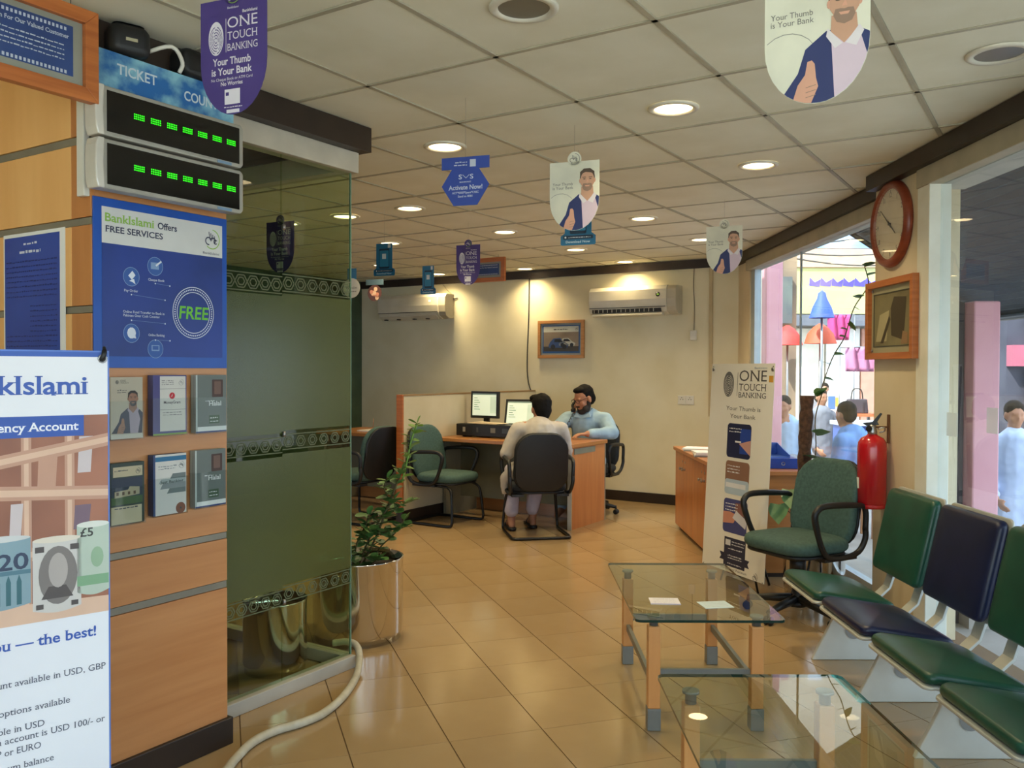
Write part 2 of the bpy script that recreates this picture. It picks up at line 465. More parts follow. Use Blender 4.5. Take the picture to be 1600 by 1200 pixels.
# ---- right wall: column with clock, piers, header beam, cornice
RX = 2.10
mb = MB().box(RX, 2.31, 4.50, 5.04, 0, CEIL + 0.2)                    # column
mb.box(2.24, 2.33, 8.22, 8.9, 0, CEIL + 0.2)                          # far pier
mb.box(RX, 2.33, -1.70, -1.5, 0, CEIL + 0.2)
struct('wall_right', mb, mat('beige_column_paint', (226, 211, 180), 0.65, c2=(216, 199, 164), scale=2))
mb = MB().box(2.16, 2.33, -1.85, 4.50, 2.335, 5.5).box(2.25, 2.33, 5.04, 8.9, 2.335, 5.5).box(RX, 2.33, 4.5, 5.04, CEIL + 0.2, 5.5)
struct('wall_right_upper', mb, mat('outer_wall_paint', (190, 186, 176), 0.7))  # unseen upper part added above the hall so it shades the street
BEAM = mat('beam_paint', (182, 172, 148), 0.6)
struct('trim_2', MB().box(RX - 0.02, 2.16, -1.7, 4.50, 2.335, 2.43), BEAM, bevel=0.004)
struct('trim_3', MB().box(2.20, 2.26, 5.04, 8.22, 2.335, 2.43), BEAM, bevel=0.004)
struct('trim_4', MB().box(RX - 0.06, 2.20, -1.7, 5.04, 2.43, CEIL - 0.003), TRIM)
struct('trim_5', MB().box(2.17, 2.26, 5.04, 8.60, 2.43, CEIL - 0.003), TRIM)
struct('trim_6', MB().box(RX - 0.012, RX + 0.10, 4.37, 4.4995, 0, 2.43), mat('white_jamb_paint', (240, 238, 224), 0.5, c2=(228, 224, 206), scale=5), bevel=0.004)
for n, t in (('trim_2', 'light beam over the near window'), ('trim_3', 'light beam over the far window'), ('trim_4', 'dark brown cornice above the near window'), ('trim_5', 'dark brown cornice above the far window'), ('trim_6', 'white window jamb beside the clock column')):
    tag(bpy.data.objects[n], t)
WG = glass('window_glass', (0.90, 0.95, 0.97), 1.5, haze=0.03, haze_c=(190, 205, 225))
ALU = mat('pale_aluminium', (188, 200, 206), 0.4, 0.3, c2=(176, 188, 196))
# window 1 (far): panes split at about y = 6.9
w1 = thing('window_1', 'tall far window beside the clock column', None, (2.285, 0, 0), kind='structure')
for a, b in ((5.06, 6.88), (6.90, 8.20)): MB().box(-0.005, 0.005, a, b, 0.06, 2.335).build('pane', WG, w1)
MB().box(-0.03, 0.03, 8.10, 8.22, 0, 2.335).build('window_frame', ALU, w1)
MB().box(-0.03, 0.03, 5.04, 8.10, 0, 0.06).build('window_frame', ALU, w1)
MB().box(-0.006, 0.006, 6.88, 6.90, 0.06, 2.335).build('pane_joint', ALU, w1)
w2 = thing('window_2', 'wide near window behind the waiting bench', None, (2.15, 0, 0), kind='structure')
for a, b in ((2.60, 4.37), (0.80, 2.58), (-1.5, 0.78)): MB().box(-0.005, 0.005, a, b, 0.06, 2.335).build('pane', WG, w2)
for a in (2.58, 0.78): MB().box(-0.02, 0.02, a, a + 0.02, 0.06, 2.335).build('pane_joint', ALU, w2)
MB().box(-0.03, 0.03, -1.5, 4.37, 0, 0.06).build('window_frame', ALU, w2)
# ---- left column (service pier) in wood laminate
CA0, CA1, CB = 1.62, 2.15, -2.62
colm = thing('wall_column', 'orange wood clad pier carrying the posters and number displays', None, EP(0, 0), 0, kind='structure')
core = ebox(MB(), CA0 + 0.012, CA1, -5.6, CB - 0.012, 0, CEIL).build('core', mat('dark_core', (60, 46, 36), 0.7), colm)
def facepanel(a, b, z0, z1, side, m=WOODH):
    if side == 'r': mb = ebox(MB(), a, b, CB - 0.012, CB, z0, z1)
    else: mb = ebox(MB(), CA0, CA0 + 0.012, a, b, z0, z1)
    return mb.build('panel', m, colm, 0.0015)
for z0, z1 in ((0.10, 0.585), (0.613, 0.768), (0.794, 1.95), (1.95, 2.20)): facepanel(CA0 + 0.012, CA1, z0, z1, 'r')
for z0, z1 in ((0.587, 0.611), (0.770, 0.792)): ebox(MB(), CA0 + 0.012, CA1, CB - 0.012, CB - 0.004, z0, z1).build('metal_strip', STRIP, colm)
WOODLIT = mat('lit_wood_laminate', (244, 190, 120), 0.35, c2=(234, 175, 104), scale=2.2, stretch=(3, 3, 0.4))  # daylight falling on the left face is put into this paler colour
for z0, z1 in ((0.10, 0.585), (0.613, 1.06), (1.086, 1.575), (1.60, 1.857), (1.883, 2.118), (2.146, 2.50)):
    facepanel(-5.3, CB - 0.11, z0, z1, 'l', WOODLIT)
    facepanel(-2.728, CB, z0, z1, 'l', WOODZ)
for z0, z1 in ((0.587, 0.611), (1.062, 1.084), (1.577, 1.598), (1.859, 1.881), (2.12, 2.144)):
    ebox(MB(), CA0 + 0.004, CA0 + 0.012, -5.3, CB - 0.001, z0, z1).build('metal_strip', STRIP, colm)
ebox(MB(), CA0 - 0.015, CA1 + 0.015, -5.3, CB + 0.015, 0.0005, 0.10).build('skirting', TRIM, colm, 0.003)
# ---- glass cabin
GB = -2.82; GC = 3.02
GG = glass('green_tinted_glass', (0.86, 0.92, 0.82), 1.5)
FILM = glass('frosted_film', (0.42, 0.50, 0.34), 1.5, 0.25, haze=0.46, haze_c=(112, 118, 66))
cab = thing('wall_glass_cabin', 'green tinted glass cabin wall with frosted film bands', None, kind='structure')
def gpane(a0, a1, dz):
    p = ebox(MB(), a0, a1, GB - 0.005, GB + 0.005, 0.06, 2.31).build('glass_pane', GG, cab)
    for z0, z1 in ((0.47, 1.035), (1.135, 1.72)):
        ebox(MB(), a0, a1 + 0.0004, GB + 0.0055, GB + 0.0065, z0 + dz, z1 + dz).build('frosted_film', FILM, p)
    mb = MB(); M = Matrix.Translation(EP(a0, GB)) @ R(TH_E1, 'Z')
    w = a1 - a0
    for zc, hh in ((1.765, 0.030), (1.085, 0.026), (0.43, 0.026)):
        zc += dz
        for zz in (zc + hh + 0.004, zc - hh - 0.008): mb.box(0, w, -0.0068, -0.0056, zz, zz + 0.005, M)
        k = max(2, int(w / 0.062))
        for q in range(k):
            cx = (q + 0.5) * w / k
            for rr in (hh * 0.95, hh * 0.55):
                pts = [(cx + rr * 1.1 * math.cos(PI * t / 3), zc + rr * math.sin(PI * t / 3)) for t in range(6)]
                for t in range(6):
                    a, b = Vector((pts[t][0], 0, pts[t][1])), Vector((pts[(t + 1) % 6][0], 0, pts[(t + 1) % 6][1]))
                    d = (b - a); n = Vector((-d.z, 0, d.x)).normalized() * 0.0028
                    mb.add([(u.x, -0.0066, u.z) for u in (a - n, b - n, b + n, a + n)], [(0, 1, 2, 3)], M)
    mb.build('film_ornament', mat('film_pattern', (92, 100, 70), 0.6), p, fix=False)
gpane(2.10, 2.5995, -0.012); gpane(2.6005, GC, 0.0)
ebox(MB(), GC + 0.0002, GC + 0.006, GB - 0.005, GB + 0.005, 0.06, 2.31).build('polished_edge', mat('glass_edge_aqua', (120, 156, 136), 0.2), cab)
mb = MB()
for a in (2.60,):
    for z in (0.4, 1.12, 2.0): mb.lathe([(0.012, 0), (0.012, 0.012)], 12, Matrix.Translation(EP(a, GB + 0.006, z)) @ R(-TH_E2, 'Z') @ R(90, 'Y'))
mb.build('glass_clip', METAL, cab)
ebox(MB(), GC - 0.005, GC + 0.005, -5.6, GB - 0.012, 0.06, 2.31).build('glass_pane', GG, cab)
RAILM = mat('base_rail_grey', (186, 180, 168), 0.45)
ebox(MB(), 2.10, GC + 0.01, GB - 0.03, GB + 0.03, 0.0005, 0.058).build('base_rail', RAILM, cab, 0.003)
ebox(MB(), GC - 0.03, GC + 0.03, -5.6, GB - 0.031, 0.0005, 0.058).build('base_rail', RAILM, cab, 0.003)
HEADM = mat('header_paint', (210, 202, 184), 0.5)
ebox(MB(), 2.10, GC + 0.03, GB - 0.05, GB + 0.03, 2.31, 2.405).build('header', HEADM, cab, 0.003)
ebox(MB(), GC - 0.05, GC + 0.03, -5.6, GB - 0.051, 2.31, 2.405).build('header', HEADM, cab, 0.003)
ebox(MB(), 2.10, GC + 0.055, GB - 0.06, GB + 0.085, 2.405, CEIL - 0.003).build('cornice', TRIM, cab)
ebox(MB(), GC - 0.06, GC + 0.055, -5.6, GB - 0.061, 2.405, CEIL - 0.003).build('cornice', TRIM, cab)
ebox(MB(), CA0 + 0.02, GC, -5.75, -5.61, 0, CEIL).build('cabin_back_wall', mat('cabin_wall', (120, 116, 100), 0.8), cab)
# ================================================================== CEILING LIGHTS
LAMP_E = mat('lamp_lens_lit', (255, 236, 190), 0.4, emit=(255, 226, 170), es=9.0)
LAMP_O = mat('lamp_lens_off', (120, 116, 104), 0.3)
RINGM = mat('lamp_ring', (232, 228, 212), 0.45)
def downlight(i, j, lit, label, e1=None):
    dim = 0.25 if 'glass' in label and 'seen' in label or 'far left' in label else 1.0
    p = EP(G1(i) if e1 is None else e1, G2(j), CEIL)
    t = thing('downlight', label, 'ceiling light', (p.x, p.y, CEIL), 0, 'round downlights recessed in the ceiling')
    MB().lathe([(0.080, 0.001), (0.084, -0.007), (0.104, -0.007), (0.109, -0.002), (0.109, 0.002)], 32, cap=False).build('trim_ring', RINGM, t)
    mb = MB().lathe([(0.0001, -0.0012), (0.04, -0.0012), (0.083, -0.0002)], 32, cap=False)
    ln = mb.build('lens', LAMP_E if lit else LAMP_O, t)
    if lit:
        d = bpy.data.lights.new('downlight_lamp', 'AREA'); d.shape = 'DISK'; d.size = 0.15; d.energy = LAMP_W * dim; d.color = (1.0, 0.79, 0.44); d.spread = math.radians(125)
        o = bpy.data.objects.new('downlight_lamp', d); C.objects.link(o); o.parent = t; o.location = (0, 0, -0.01)
    return t
LAMP_W = 7.0
for i, j, lit, lab, e in (
    (1.5, -0.5, 1, 'lit round downlight just above the blue hexagonal hanging sign', None),
    (1.5, 1.5, 1, 'largest lit round downlight, in the middle of the ceiling', None),
    (3.5, 1.5, 1, 'lit round downlight nearest the clock column', None),
    (3.5, -2.5, 1, 'lit round downlight between the glass cabin and the hexagonal sign', None),
    (5.5, -0.5, 1, 'lit round downlight right of the larger hanging sign of a man in suit', None),
    (5.5, -2.5, 1, 'lit round downlight above the small purple shield sign', None),
    (7.5, -0.5, 1, 'lit round downlight beside the small hanging sign near the far window', None),
    (7.5, -2.5, 1, 'lit round downlight under the blue download sign', None),
    (5.5, -4.5, 1, 'lit round downlight above the teal phone shaped signs', None),
    (9.3, -4.5, 1, 'lit round downlight against the far wall above the car picture cable', 8.27),
    (9.3, -2.5, 1, 'lit round downlight against the far wall above the right air conditioner', 8.27),
    (9.3, -6.4, 1, 'lit round downlight against the far wall above the left air conditioner', 8.20),
    (7.5, -6.4, 1, 'lit round downlight at the far left behind a teal sign', None),
    (3.5, -4.5, 1, 'lit round downlight seen through the green glass, left one', None),
    (3.5, -3.5, 1, 'lit round downlight seen through the green glass near its edge', None),
    (-0.5, 1.5, 0, 'unlit round downlight at the top middle of the ceiling', None),
    (1.5, 3.5, 0, 'unlit round downlight beside the cornice on the right', None)):
    downlight(i, j, lit, lab, e)
# ================================================================== THINGS ON THE PIER (left)
WHITE = (240, 240, 238)
def logo(mb, cx, cz, r, y, mi_ring, mi_ink, n=22):
    # round emblem: open ring with a swirl of strokes
    def arc(r0, r1, a0, a1, c=(cx, cz), mi=mi_ring, k=n):
        pts = [(c[0] + r0 * math.cos(a0 + (a1 - a0) * i / k), c[1] + r0 * math.sin(a0 + (a1 - a0) * i / k)) for i in range(k + 1)]
        qts = [(c[0] + r1 * math.cos(a0 + (a1 - a0) * i / k), c[1] + r1 * math.sin(a0 + (a1 - a0) * i / k)) for i in range(k + 1)]
        for i in range(k): mb.face([pts[i], pts[i + 1], qts[i + 1], qts[i]], y, mi)
    arc(r * 0.9, r, -2.3, 1.5)
    arc(0.30 * r, 0.42 * r, 0.3, 5.0, (cx - 0.45 * r, cz - 0.2 * r), mi_ink, 10)
    arc(0.22 * r, 0.34 * r, -1.2, 3.4, (cx + 0.15 * r, cz - 0.12 * r), mi_ink, 10)
    arc(0.15 * r, 0.26 * r, 0.6, 5.6, (cx + 0.45 * r, cz - 0.22 * r), mi_ink, 8)
    for k in range(4):
        x = cx - 0.3 * r + k * 0.2 * r
        mb.face([(x, cz - 0.05 * r), (x + 0.08 * r, cz - 0.05 * r), (x - 0.05 * r + 0.04 * k * r, cz + (0.75 - 0.12 * k) * r), (x - 0.13 * r + 0.04 * k * r, cz + (0.7 - 0.12 * k) * r)], y, mi_ink)
def fingerprint(mb, cx, cz, rx, rz, y, mi, mi_gap):
    mb.face(disc(cx, cz, rx, rz, 24), y, mi)
    for k in range(1, 6):
        a, b = rx * k / 6.0, rz * k / 6.0
        for s in range(18):
            if (s + k) % 9 == 0: continue
            t0, t1 = 2 * PI * s / 18, 2 * PI * (s + 0.9) / 18; w = 0.030
            p = [(cx + (a + d * rx) * math.cos(t), cz - 0.1 * rz + (b * 0.95 + d * rz) * math.sin(t)) for d, t in ((-w, t0), (-w, t1), (w, t1), (w, t0))]
            if all(((u - cx) / rx) ** 2 + ((v - cz) / rz) ** 2 < 1 for u, v in p): mb.face(p, y - 0.0004, mi_gap)
def frame_border(name, w, h, fw, d, m, parent, z0=0.0, x0=0.0):
    # four mitred bars round a w x h opening's outside size, front at y=-d
    X, Z = w, h
    parts = []
    for poly in ([(0, 0), (X, 0), (X - fw, fw), (fw, fw)], [(X, 0), (X, Z), (X - fw, Z - fw), (X - fw, fw)], [(X, Z), (0, Z), (fw, Z - fw), (X - fw, Z - fw)], [(0, Z), (0, 0), (fw, fw), (fw, Z - fw)]):
        parts.append(MB().prism([(p[0] + x0, p[1] + z0) for p in poly], -d, 0).build(name, m, parent, 0.002))
    return parts
def on_col(a, z, out=0.0):      # point on the pier's right face, a = distance from its near corner
    return EP(CA0 + a, CB + out, z)
# ---- number displays
def display(zb, label):
    t = thing('queue_display', label, 'display', on_col(-0.045, zb, 0.06), TH_E1, 'queue number displays on the pier')
    W, H = 0.560, 0.155
    MB().prism([(0.012, 0.0), (W - 0.012, 0), (W, 0.012), (W, H - 0.012), (W - 0.012, H), (0.012, H), (0.0, H - 0.012), (0.0, 0.012)], -0.052, 0.0).build('housing', mat('display_silver', (176, 174, 164), 0.35, 0.3), t, 0.006)
    cap = MB().prism([(-0.002, 0.0), (0.020, 0.0), (0.016, H / 2), (0.020, H), (-0.002, H), (-0.009, H * 0.85), (-0.011, H / 2), (-0.009, H * 0.15)], -0.058, 0.002).build('end_cap', mat('display_cap', (222, 218, 208), 0.25, 0.2), t, 0.004)
    MB().box(0.030, W - 0.02, -0.0535, -0.0515, 0.014, H - 0.014).build('screen', mat('display_screen', (16, 15, 14), 0.12, c2=(13, 12, 11)), t)
    for k in range(7):
        x = 0.122 + k * 0.0605; mb = MB()
        for c in range(6):
            for r in range(3):
                mb.box(x + c * 0.0066, x + c * 0.0066 + 0.0036, -0.0545, -0.0534, H * 0.5 - 0.004 + r * 0.0068, H * 0.5 - 0.0002 + r * 0.0068)
        mb.build('led_digit', mat('green_led', (60, 255, 40), 0.4, emit=(40, 255, 20), es=1.2), t, fix=False)
    MB().box(W - 0.115, W - 0.055, -0.0540, -0.0521, 0.002, 0.011).build('maker_label', flat((120, 150, 180)), t)
    MB().box(W, W + 0.012, -0.035, -0.02, H * 0.45, H * 0.55).build('side_bolt', mat('rusty', (110, 70, 50), 0.6), t)
    for z in (0.03, H - 0.03): MB().box(0.08, 0.12, 0.0, 0.0595, z - 0.01, z + 0.01).build('bracket', METAL, t)
    return t
display(2.118, 'upper green digit queue display in silver housing, just below the ticket sign')
display(1.955, 'lower green digit queue display in silver housing, just above the blue poster')
# ticket sign above
t = thing('ticket_sign', 'sky blue sign lettered TICKET above the number displays', 'sign', on_col(-0.022, 2.278, 0.055), TH_E1)
SKYB = mat('sky_print', (34, 104, 172), 0.45, c2=(140, 196, 214), scale=9, detail=5, contrast=(0.40, 0.58))
MB().box(0.0, 0.535, -0.006, 0, 0, 0.125).build('board', SKYB, t, 0.001)
mb = MB(); text(mb, 'TICKET', 0.075, 0.060, 0.034, -0.0066, w=0.145, bold=True); mb.build('lettering', flat((206, 222, 232)), t, fix=False)
mb = MB(); text(mb, 'COUNTER', 0.325, 0.042, 0.034, -0.0066, w=0.185, bold=True)
mb.build('lettering', flat((206, 222, 232)), t, fix=False)
mb = MB()
for x in (0.08, 0.45): mb.box(x, x + 0.03, 0.0, 0.0545, 0.03, 0.06)
mb.build('bracket', METAL, t)
# white trunking left of displays
t = MB().box(0, 0.040, -0.022, -0.0005, 0, 0.40).build('cable_trunking', WHITEP, None, 0.003, EP(CA0, CB - 0.042, 1.945), TH_E2)
tag(t, 'white vertical cable trunking beside the number displays', 'trunking')
# loudspeakers / boxes above the sign
t = thing('wall_speaker', 'black loudspeaker on the ledge above the ticket sign', 'speaker', on_col(0.11, 2.404, 0.03), TH_E1 - 18)
MB().cushion(rrect(0.13, 0.10, 0.03), 0.105, 0.3, 0.0).build('cabinet', BLACKP, t, 0)
MB().box(-0.018, 0.018, -0.0525, -0.0495, 0.045, 0.055).build('badge', flat((176, 170, 140)), t)
t = thing('wall_speaker', 'second black loudspeaker above the ticket sign, behind the purple hanging sign', 'speaker', on_col(0.36, 2.404, 0.03), TH_E1 + 6)
MB().cushion(rrect(0.14, 0.09, 0.02), 0.095, 0.25, 0.0).build('cabinet', BLACKP, t)
MB().tube(smooth_path([(-0.19, -0.0, 0.04), (-0.13, -0.045, 0.07), (-0.09, -0.05, 0.03), (-0.085, -0.03, 0.0)], 4), 0.007, 8).build('lead', WHITEP, t)
# ---- FREE SERVICES poster
BLUE = (28, 74, 160)
t = thing('services_poster', 'blue FREE SERVICES poster on the pier below the number displays', 'poster', on_col(0.004, 1.40, 0.0005), TH_E1)
t.scale = (0.945, 1, 1)
PW, PH = 0.552, 0.548
MB().box(0, PW, -0.006, 0, 0, PH).build('board', mat('poster_blue', (24, 84, 176), 0.35, c2=(22, 78, 166)), t, 0.001)
NAVYP = mat('poster_navy', (34, 62, 146), 0.4, c2=(24, 50, 118), scale=3)
mb = MB().rect(0.03, PW - 0.022, 0.038, PH - 0.145, -0.0066)
mb.build('printed_panel', NAVYP, t, fix=False)
MB().rect(0.03, PW - 0.022, PH - 0.145, PH - 0.028, -0.0066).build('printed_header', flat((214, 214, 210)), t, fix=False)
mb = MB()
text(mb, 'BankIslami', 0.042, PH - 0.074, 0.028, -0.0072, w=0.190, serif=True, bold=True, mi=0)
text(mb, 'Offers', 0.246, PH - 0.074, 0.023, -0.0072, w=0.080, serif=True, bold=True, mi=1)
text(mb, 'FREE SERVICES', 0.042, PH - 0.108, 0.021, -0.0072, w=0.225, serif=True, bold=True, mi=1)
mb.build('heading_lettering', [flat((146, 190, 76)), flat((44, 50, 78))], t, fix=False); mb = MB()
text(mb, 'BankIslami', 0.478, PH - 0.137, 0.009, -0.0072, w=0.075, align='c', serif=True, mi=1)
logo(mb, 0.482, PH - 0.082, 0.036, -0.0072, 0, 1)
mb.build('emblem_print', [flat((146, 190, 76)), flat((44, 50, 78))], t, fix=False)
mb = MB(); LB = 0
def ring(cx, cz, r0, r1, y, mi, k=40):
    for i in range(k):
        a, b = 2 * PI * i / k, 2 * PI * (i + 1) / k
        mb.face([(cx + r0 * math.cos(a), cz + r0 * math.sin(a)), (cx + r0 * math.cos(b), cz + r0 * math.sin(b)), (cx + r1 * math.cos(b), cz + r1 * math.sin(b)), (cx + r1 * math.cos(a), cz + r1 * math.sin(a))], y, mi)
cx, cz = 0.398, 0.196
ring(cx, cz, 0.089, 0.0915, -0.0072, 0); ring(cx, cz, 0.071, 0.0735, -0.0072, 0)
for i in range(64):
    a = 2 * PI * i / 64; mb.face(disc(cx + 0.0815 * math.cos(a), cz + 0.0815 * math.sin(a), 0.0028, n=6), -0.0072, 0)
text(mb, 'FREE', cx, cz - 0.022, 0.046, -0.0074, w=0.128, align='c', bold=True, mi=2, slant=0.10)
for (x, z, s, sx, sz) in ((0.235, 0.345, 'Cheque Book', 0.0, -0.048), (0.140, 0.302, 'Pay Order', 0.0, -0.048), (0.140, 0.115, None, 0, 0), (0.235, 0.065, 'Online Banking', 0, 0.045)):
    mb.face(disc(x, z, 0.031, n=22), -0.0070, 1)
    ring(x, z, 0.030, 0.0318, -0.0072, 3, 22)
    if s: text(mb, s, x - 0.028, z + sz - 0.002, 0.0085, -0.0072, w=0.066 if len(s) > 9 else 0.054, serif=True, mi=0)
text(mb, 'Online Fund Transfer to Bank in', 0.108, 0.182, 0.0085, -0.0072, w=0.165, serif=True, mi=0)
text(mb, 'Pakistan Over Cash Counter', 0.108, 0.170, 0.0085, -0.0072, w=0.145, serif=True, mi=0)
mb.face([(0.217, 0.335), (0.25, 0.335), (0.25, 0.358), (0.217, 0.358)], -0.0073, 3); mb.face([(0.24, 0.345), (0.262, 0.362), (0.258, 0.366), (0.236, 0.350)], -0.0074, 0)
mb.face([(0.128, 0.305), (0.144, 0.322), (0.156, 0.308), (0.142, 0.292)], -0.0073, 0); mb.face([(0.132, 0.288), (0.15, 0.296), (0.156, 0.278), (0.146, 0.284)], -0.0073, 0)
mb.face(disc(0.14, 0.116, 0.017, 0.019, 10), -0.0073, 0); mb.face([(0.145, 0.10), (0.158, 0.098), (0.154, 0.11)], -0.0073, 0)
mb.rect(0.219, 0.251, 0.058, 0.078, -0.0073, 3); mb.rect(0.223, 0.247, 0.062, 0.075, -0.0074, 1)
for (x0, z0, x1, z1) in ((0.235, 0.287, 0.295, 0.283), (0.14, 0.243, 0.275, 0.233), (0.14, 0.158, 0.275, 0.152), (0.235, 0.095, 0.295, 0.094)):
    mb.face([(x0, z0), (x1, z1), (x1, z1 + 0.0008), (x0, z0 + 0.0008)], -0.0072, 3)
    for p in ((x0, z0), (x1, z1)): mb.face(disc(p[0], p[1], 0.0026, n=8), -0.0073, 0)
mb.build('printed_graphics', [flat((222, 228, 238)), flat((52, 92, 164)), flat((112, 196, 60)), flat((130, 160, 200))], t, fix=False)
# ---- brochure holders: six stacks
ACRY = glass('acrylic', (0.93, 0.95, 0.95), 1.35)
def brochure(a, z, w, h, kind, label, tilt=0.0):
    t = thing('brochure_stack', label, 'brochures', on_col(a, z, 0.0015), TH_E1, 'brochure stacks on the pier')
    d = 0.032
    st = MB().box(0, w, -d, -0.004, 0.004, h).build('leaflets', mat('leaflet_edges_' + kind, {'halal': (180, 190, 180), 'man': (190, 180, 158), 'mg': (92, 92, 132), 'house': (70, 84, 70), 'rel': (60, 76, 116)}[kind], 0.6, c2=(150, 150, 150) if kind == 'halal' else None, scale=3, stretch=(1, 90, 1)), t)
    y = -d - 0.0006; mb = MB(); P = lambda *k: [flat(c) for c in k]
    if kind == 'man':
        mb.rect(0, w, 0.004, h, y, 0); man_print(mb, 0.60 * w, 0.10 * h, w * 0.72, y - 0.0004, (1, 2, 3, 4, 5))
        fingerprint(mb, 0.2 * w, 0.92 * h, 0.05 * w, 0.03 * h, y - 0.0004, 6, 0); text(mb, 'ONE', 0.3 * w, 0.925 * h, 0.007, y - 0.0004, mi=6); text(mb, 'TOUCH', 0.3 * w, 0.895 * h, 0.006, y - 0.0004, mi=6)
        scribble(mb, 0.2 * w, 0.5 * w, 0.78 * h, 0.006, y - 0.0004, 6); scribble(mb, 0.2 * w, 0.5 * w, 0.75 * h, 0.006, y - 0.0004, 6)
        mb.rect(0, w, 0.004, 0.09 * h, y - 0.0012, 7)
        mats = P((188, 178, 156), (40, 46, 66), (166, 152, 164), (150, 108, 84), (46, 36, 30), (150, 108, 84), (96, 92, 88), (206, 200, 184))
    elif kind == 'mg':
        mb.rect(0, w, 0.004, h, y, 0); mb.rect(0.2 * w, 0.97 * w, 0.08 * h, 0.98 * h, y - 0.0004, 1)
        mb.rect(0.2 * w, 0.97 * w, 0.77 * h, 0.775 * h, y - 0.0008, 2); mb.rect(0.2 * w, 0.97 * w, 0.43 * h, 0.435 * h, y - 0.0008, 2)
        mb.face(disc(0.56 * w, 0.66 * h, 0.085 * w, n=18), y - 0.0008, 3); mb.face([(0.52 * w, 0.64 * h), (0.58 * w, 0.70 * h), (0.56 * w, 0.65 * h)], y - 0.0012, 1)
        text(mb, 'MoneyGram', 0.56 * w, 0.53 * h, 0.010, y - 0.0008, w=0.5 * w, align='c', bold=True, mi=2)
        for zz in (0.90, 0.87, 0.84): scribble(mb, 0.25 * w, 0.6 * w, zz * h, 0.005, y - 0.0008, 4)
        for zz in (0.38, 0.34): scribble(mb, 0.28 * w, 0.85 * w, zz * h, 0.005, y - 0.0008, 4)
        logo(mb, 0.83 * w, 0.88 * h, 0.011, y - 0.0008, 4, 4, 8); mb.rect(0, w, 0.004, 0.045 * h, y - 0.001, 5)
        mats = P((74, 70, 128), (216, 212, 202), (60, 48, 60), (198, 36, 48), (146, 142, 140), (132, 168, 62))
    elif kind == 'halal':
        mb.rect(0.05 * w, w, 0.004, h, y, 0); mb.rect(0, 0.05 * w, 0.004, h, y, 1); mb.rect(0.05 * w, w, 0.045 * h, 0.12 * h, y - 0.0004, 2); mb.rect(0, w, 0.004, 0.045 * h, y - 0.0004, 3)
        mb.face(rrect(0.36 * w, 0.30 * h, 0.02 * w, 3, 0.70 * w, 0.77 * h), y - 0.0006, 4); mb.face(rrect(0.22 * w, 0.22 * h, 0.02 * w, 3, 0.70 * w, 0.78 * h), y - 0.0010, 5)
        text(mb, 'Halal', 0.42 * w, 0.475 * h, 0.017, y - 0.0008, w=0.4 * w, bold=True, mi=2); scribble(mb, 0.3 * w, 0.6 * w, 0.55 * h, 0.005, y - 0.0008, 2)
        mb.rect(0.42 * w, 0.76 * w, 0.17 * h, 0.31 * h, y - 0.0006, 6); scribble(mb, 0.45 * w, 0.7 * w, 0.26 * h, 0.006, y - 0.001, 2); scribble(mb, 0.45 * w, 0.72 * w, 0.20 * h, 0.006, y - 0.001, 2)
        mats = P((108, 116, 110), (186, 196, 190), (226, 228, 224), (48, 66, 118), (74, 50, 42), (112, 84, 70), (62, 88, 58))
    elif kind == 'house':
        mb.rect(0, w, 0.004, h, y, 0); mb.rect(0.06 * w, 0.94 * w, 0.78 * h, 0.94 * h, y - 0.0004, 1); mb.rect(0.0, 0.94 * w, 0.34 * h, 0.76 * h, y - 0.0004, 2)
        mb.rect(0.0, 0.94 * w, 0.34 * h, 0.46 * h, y - 0.0008, 3)
        mb.face([(0.1 * w, 0.45 * h), (0.85 * w, 0.48 * h), (0.85 * w, 0.60 * h), (0.55 * w, 0.62 * h), (0.50 * w, 0.57 * h), (0.1 * w, 0.55 * h)], y - 0.0010, 4)
        for k in range(4): mb.rect((0.15 + 0.17 * k) * w, (0.22 + 0.17 * k) * w, 0.49 * h, 0.54 * h, y - 0.0014, 5)
        mb.rect(0.0, 0.92 * w, 0.03 * h, 0.31 * h, y - 0.0004, 1); scribble(mb, 0.1 * w, 0.8 * w, 0.27 * h, 0.006, y - 0.0008, 2); scribble(mb, 0.1 * w, 0.5 * w, 0.87 * h, 0.005, y - 0.0008, 2); logo(mb, 0.80 * w, 0.86 * h, 0.010, y - 0.0008, 2, 2, 8)
        mats = P((52, 66, 56), (196, 184, 150), (44, 54, 70), (70, 96, 52), (178, 166, 132), (92, 70, 48))
    else:
        mb.rect(0.06 * w, w, 0.004, h, y, 0); mb.rect(0, 0.06 * w, 0.004, h, y - 0.0002, 1); mb.rect(0.06 * w, w, 0.89 * h, 0.965 * h, y - 0.0004, 2)
        scribble(mb, 0.15 * w, 0.7 * w, 0.80 * h, 0.006, y - 0.0004, 3); scribble(mb, 0.15 * w, 0.65 * w, 0.76 * h, 0.006, y - 0.0004, 3); logo(mb, 0.85 * w, 0.81 * h, 0.012, y - 0.0004, 3, 4, 8)
        for (x0, x1, z0, z1, m) in ((0.5, 0.98, 0.60, 0.68, 5), (0.15, 0.98, 0.53, 0.60, 6), (0.2, 0.98, 0.44, 0.53, 3), (0.4, 0.98, 0.36, 0.44, 5)): mb.face([(x0 * w, z0 * h), (x1 * w, z0 * h), (x1 * w, z1 * h), ((x0 + 0.08) * w, z1 * h)], y - 0.0006, m)
        text(mb, 'Just Banking', 0.2 * w, 0.53 * h, 0.010, y - 0.0010, w=0.7 * w, bold=True, mi=4)
        mb.face(disc(0.82 * w, 0.10 * h, 0.15 * w, n=18), y - 0.0006, 7); mb.face(disc(0.82 * w, 0.10 * h, 0.03 * w, n=8), y - 0.001, 4)
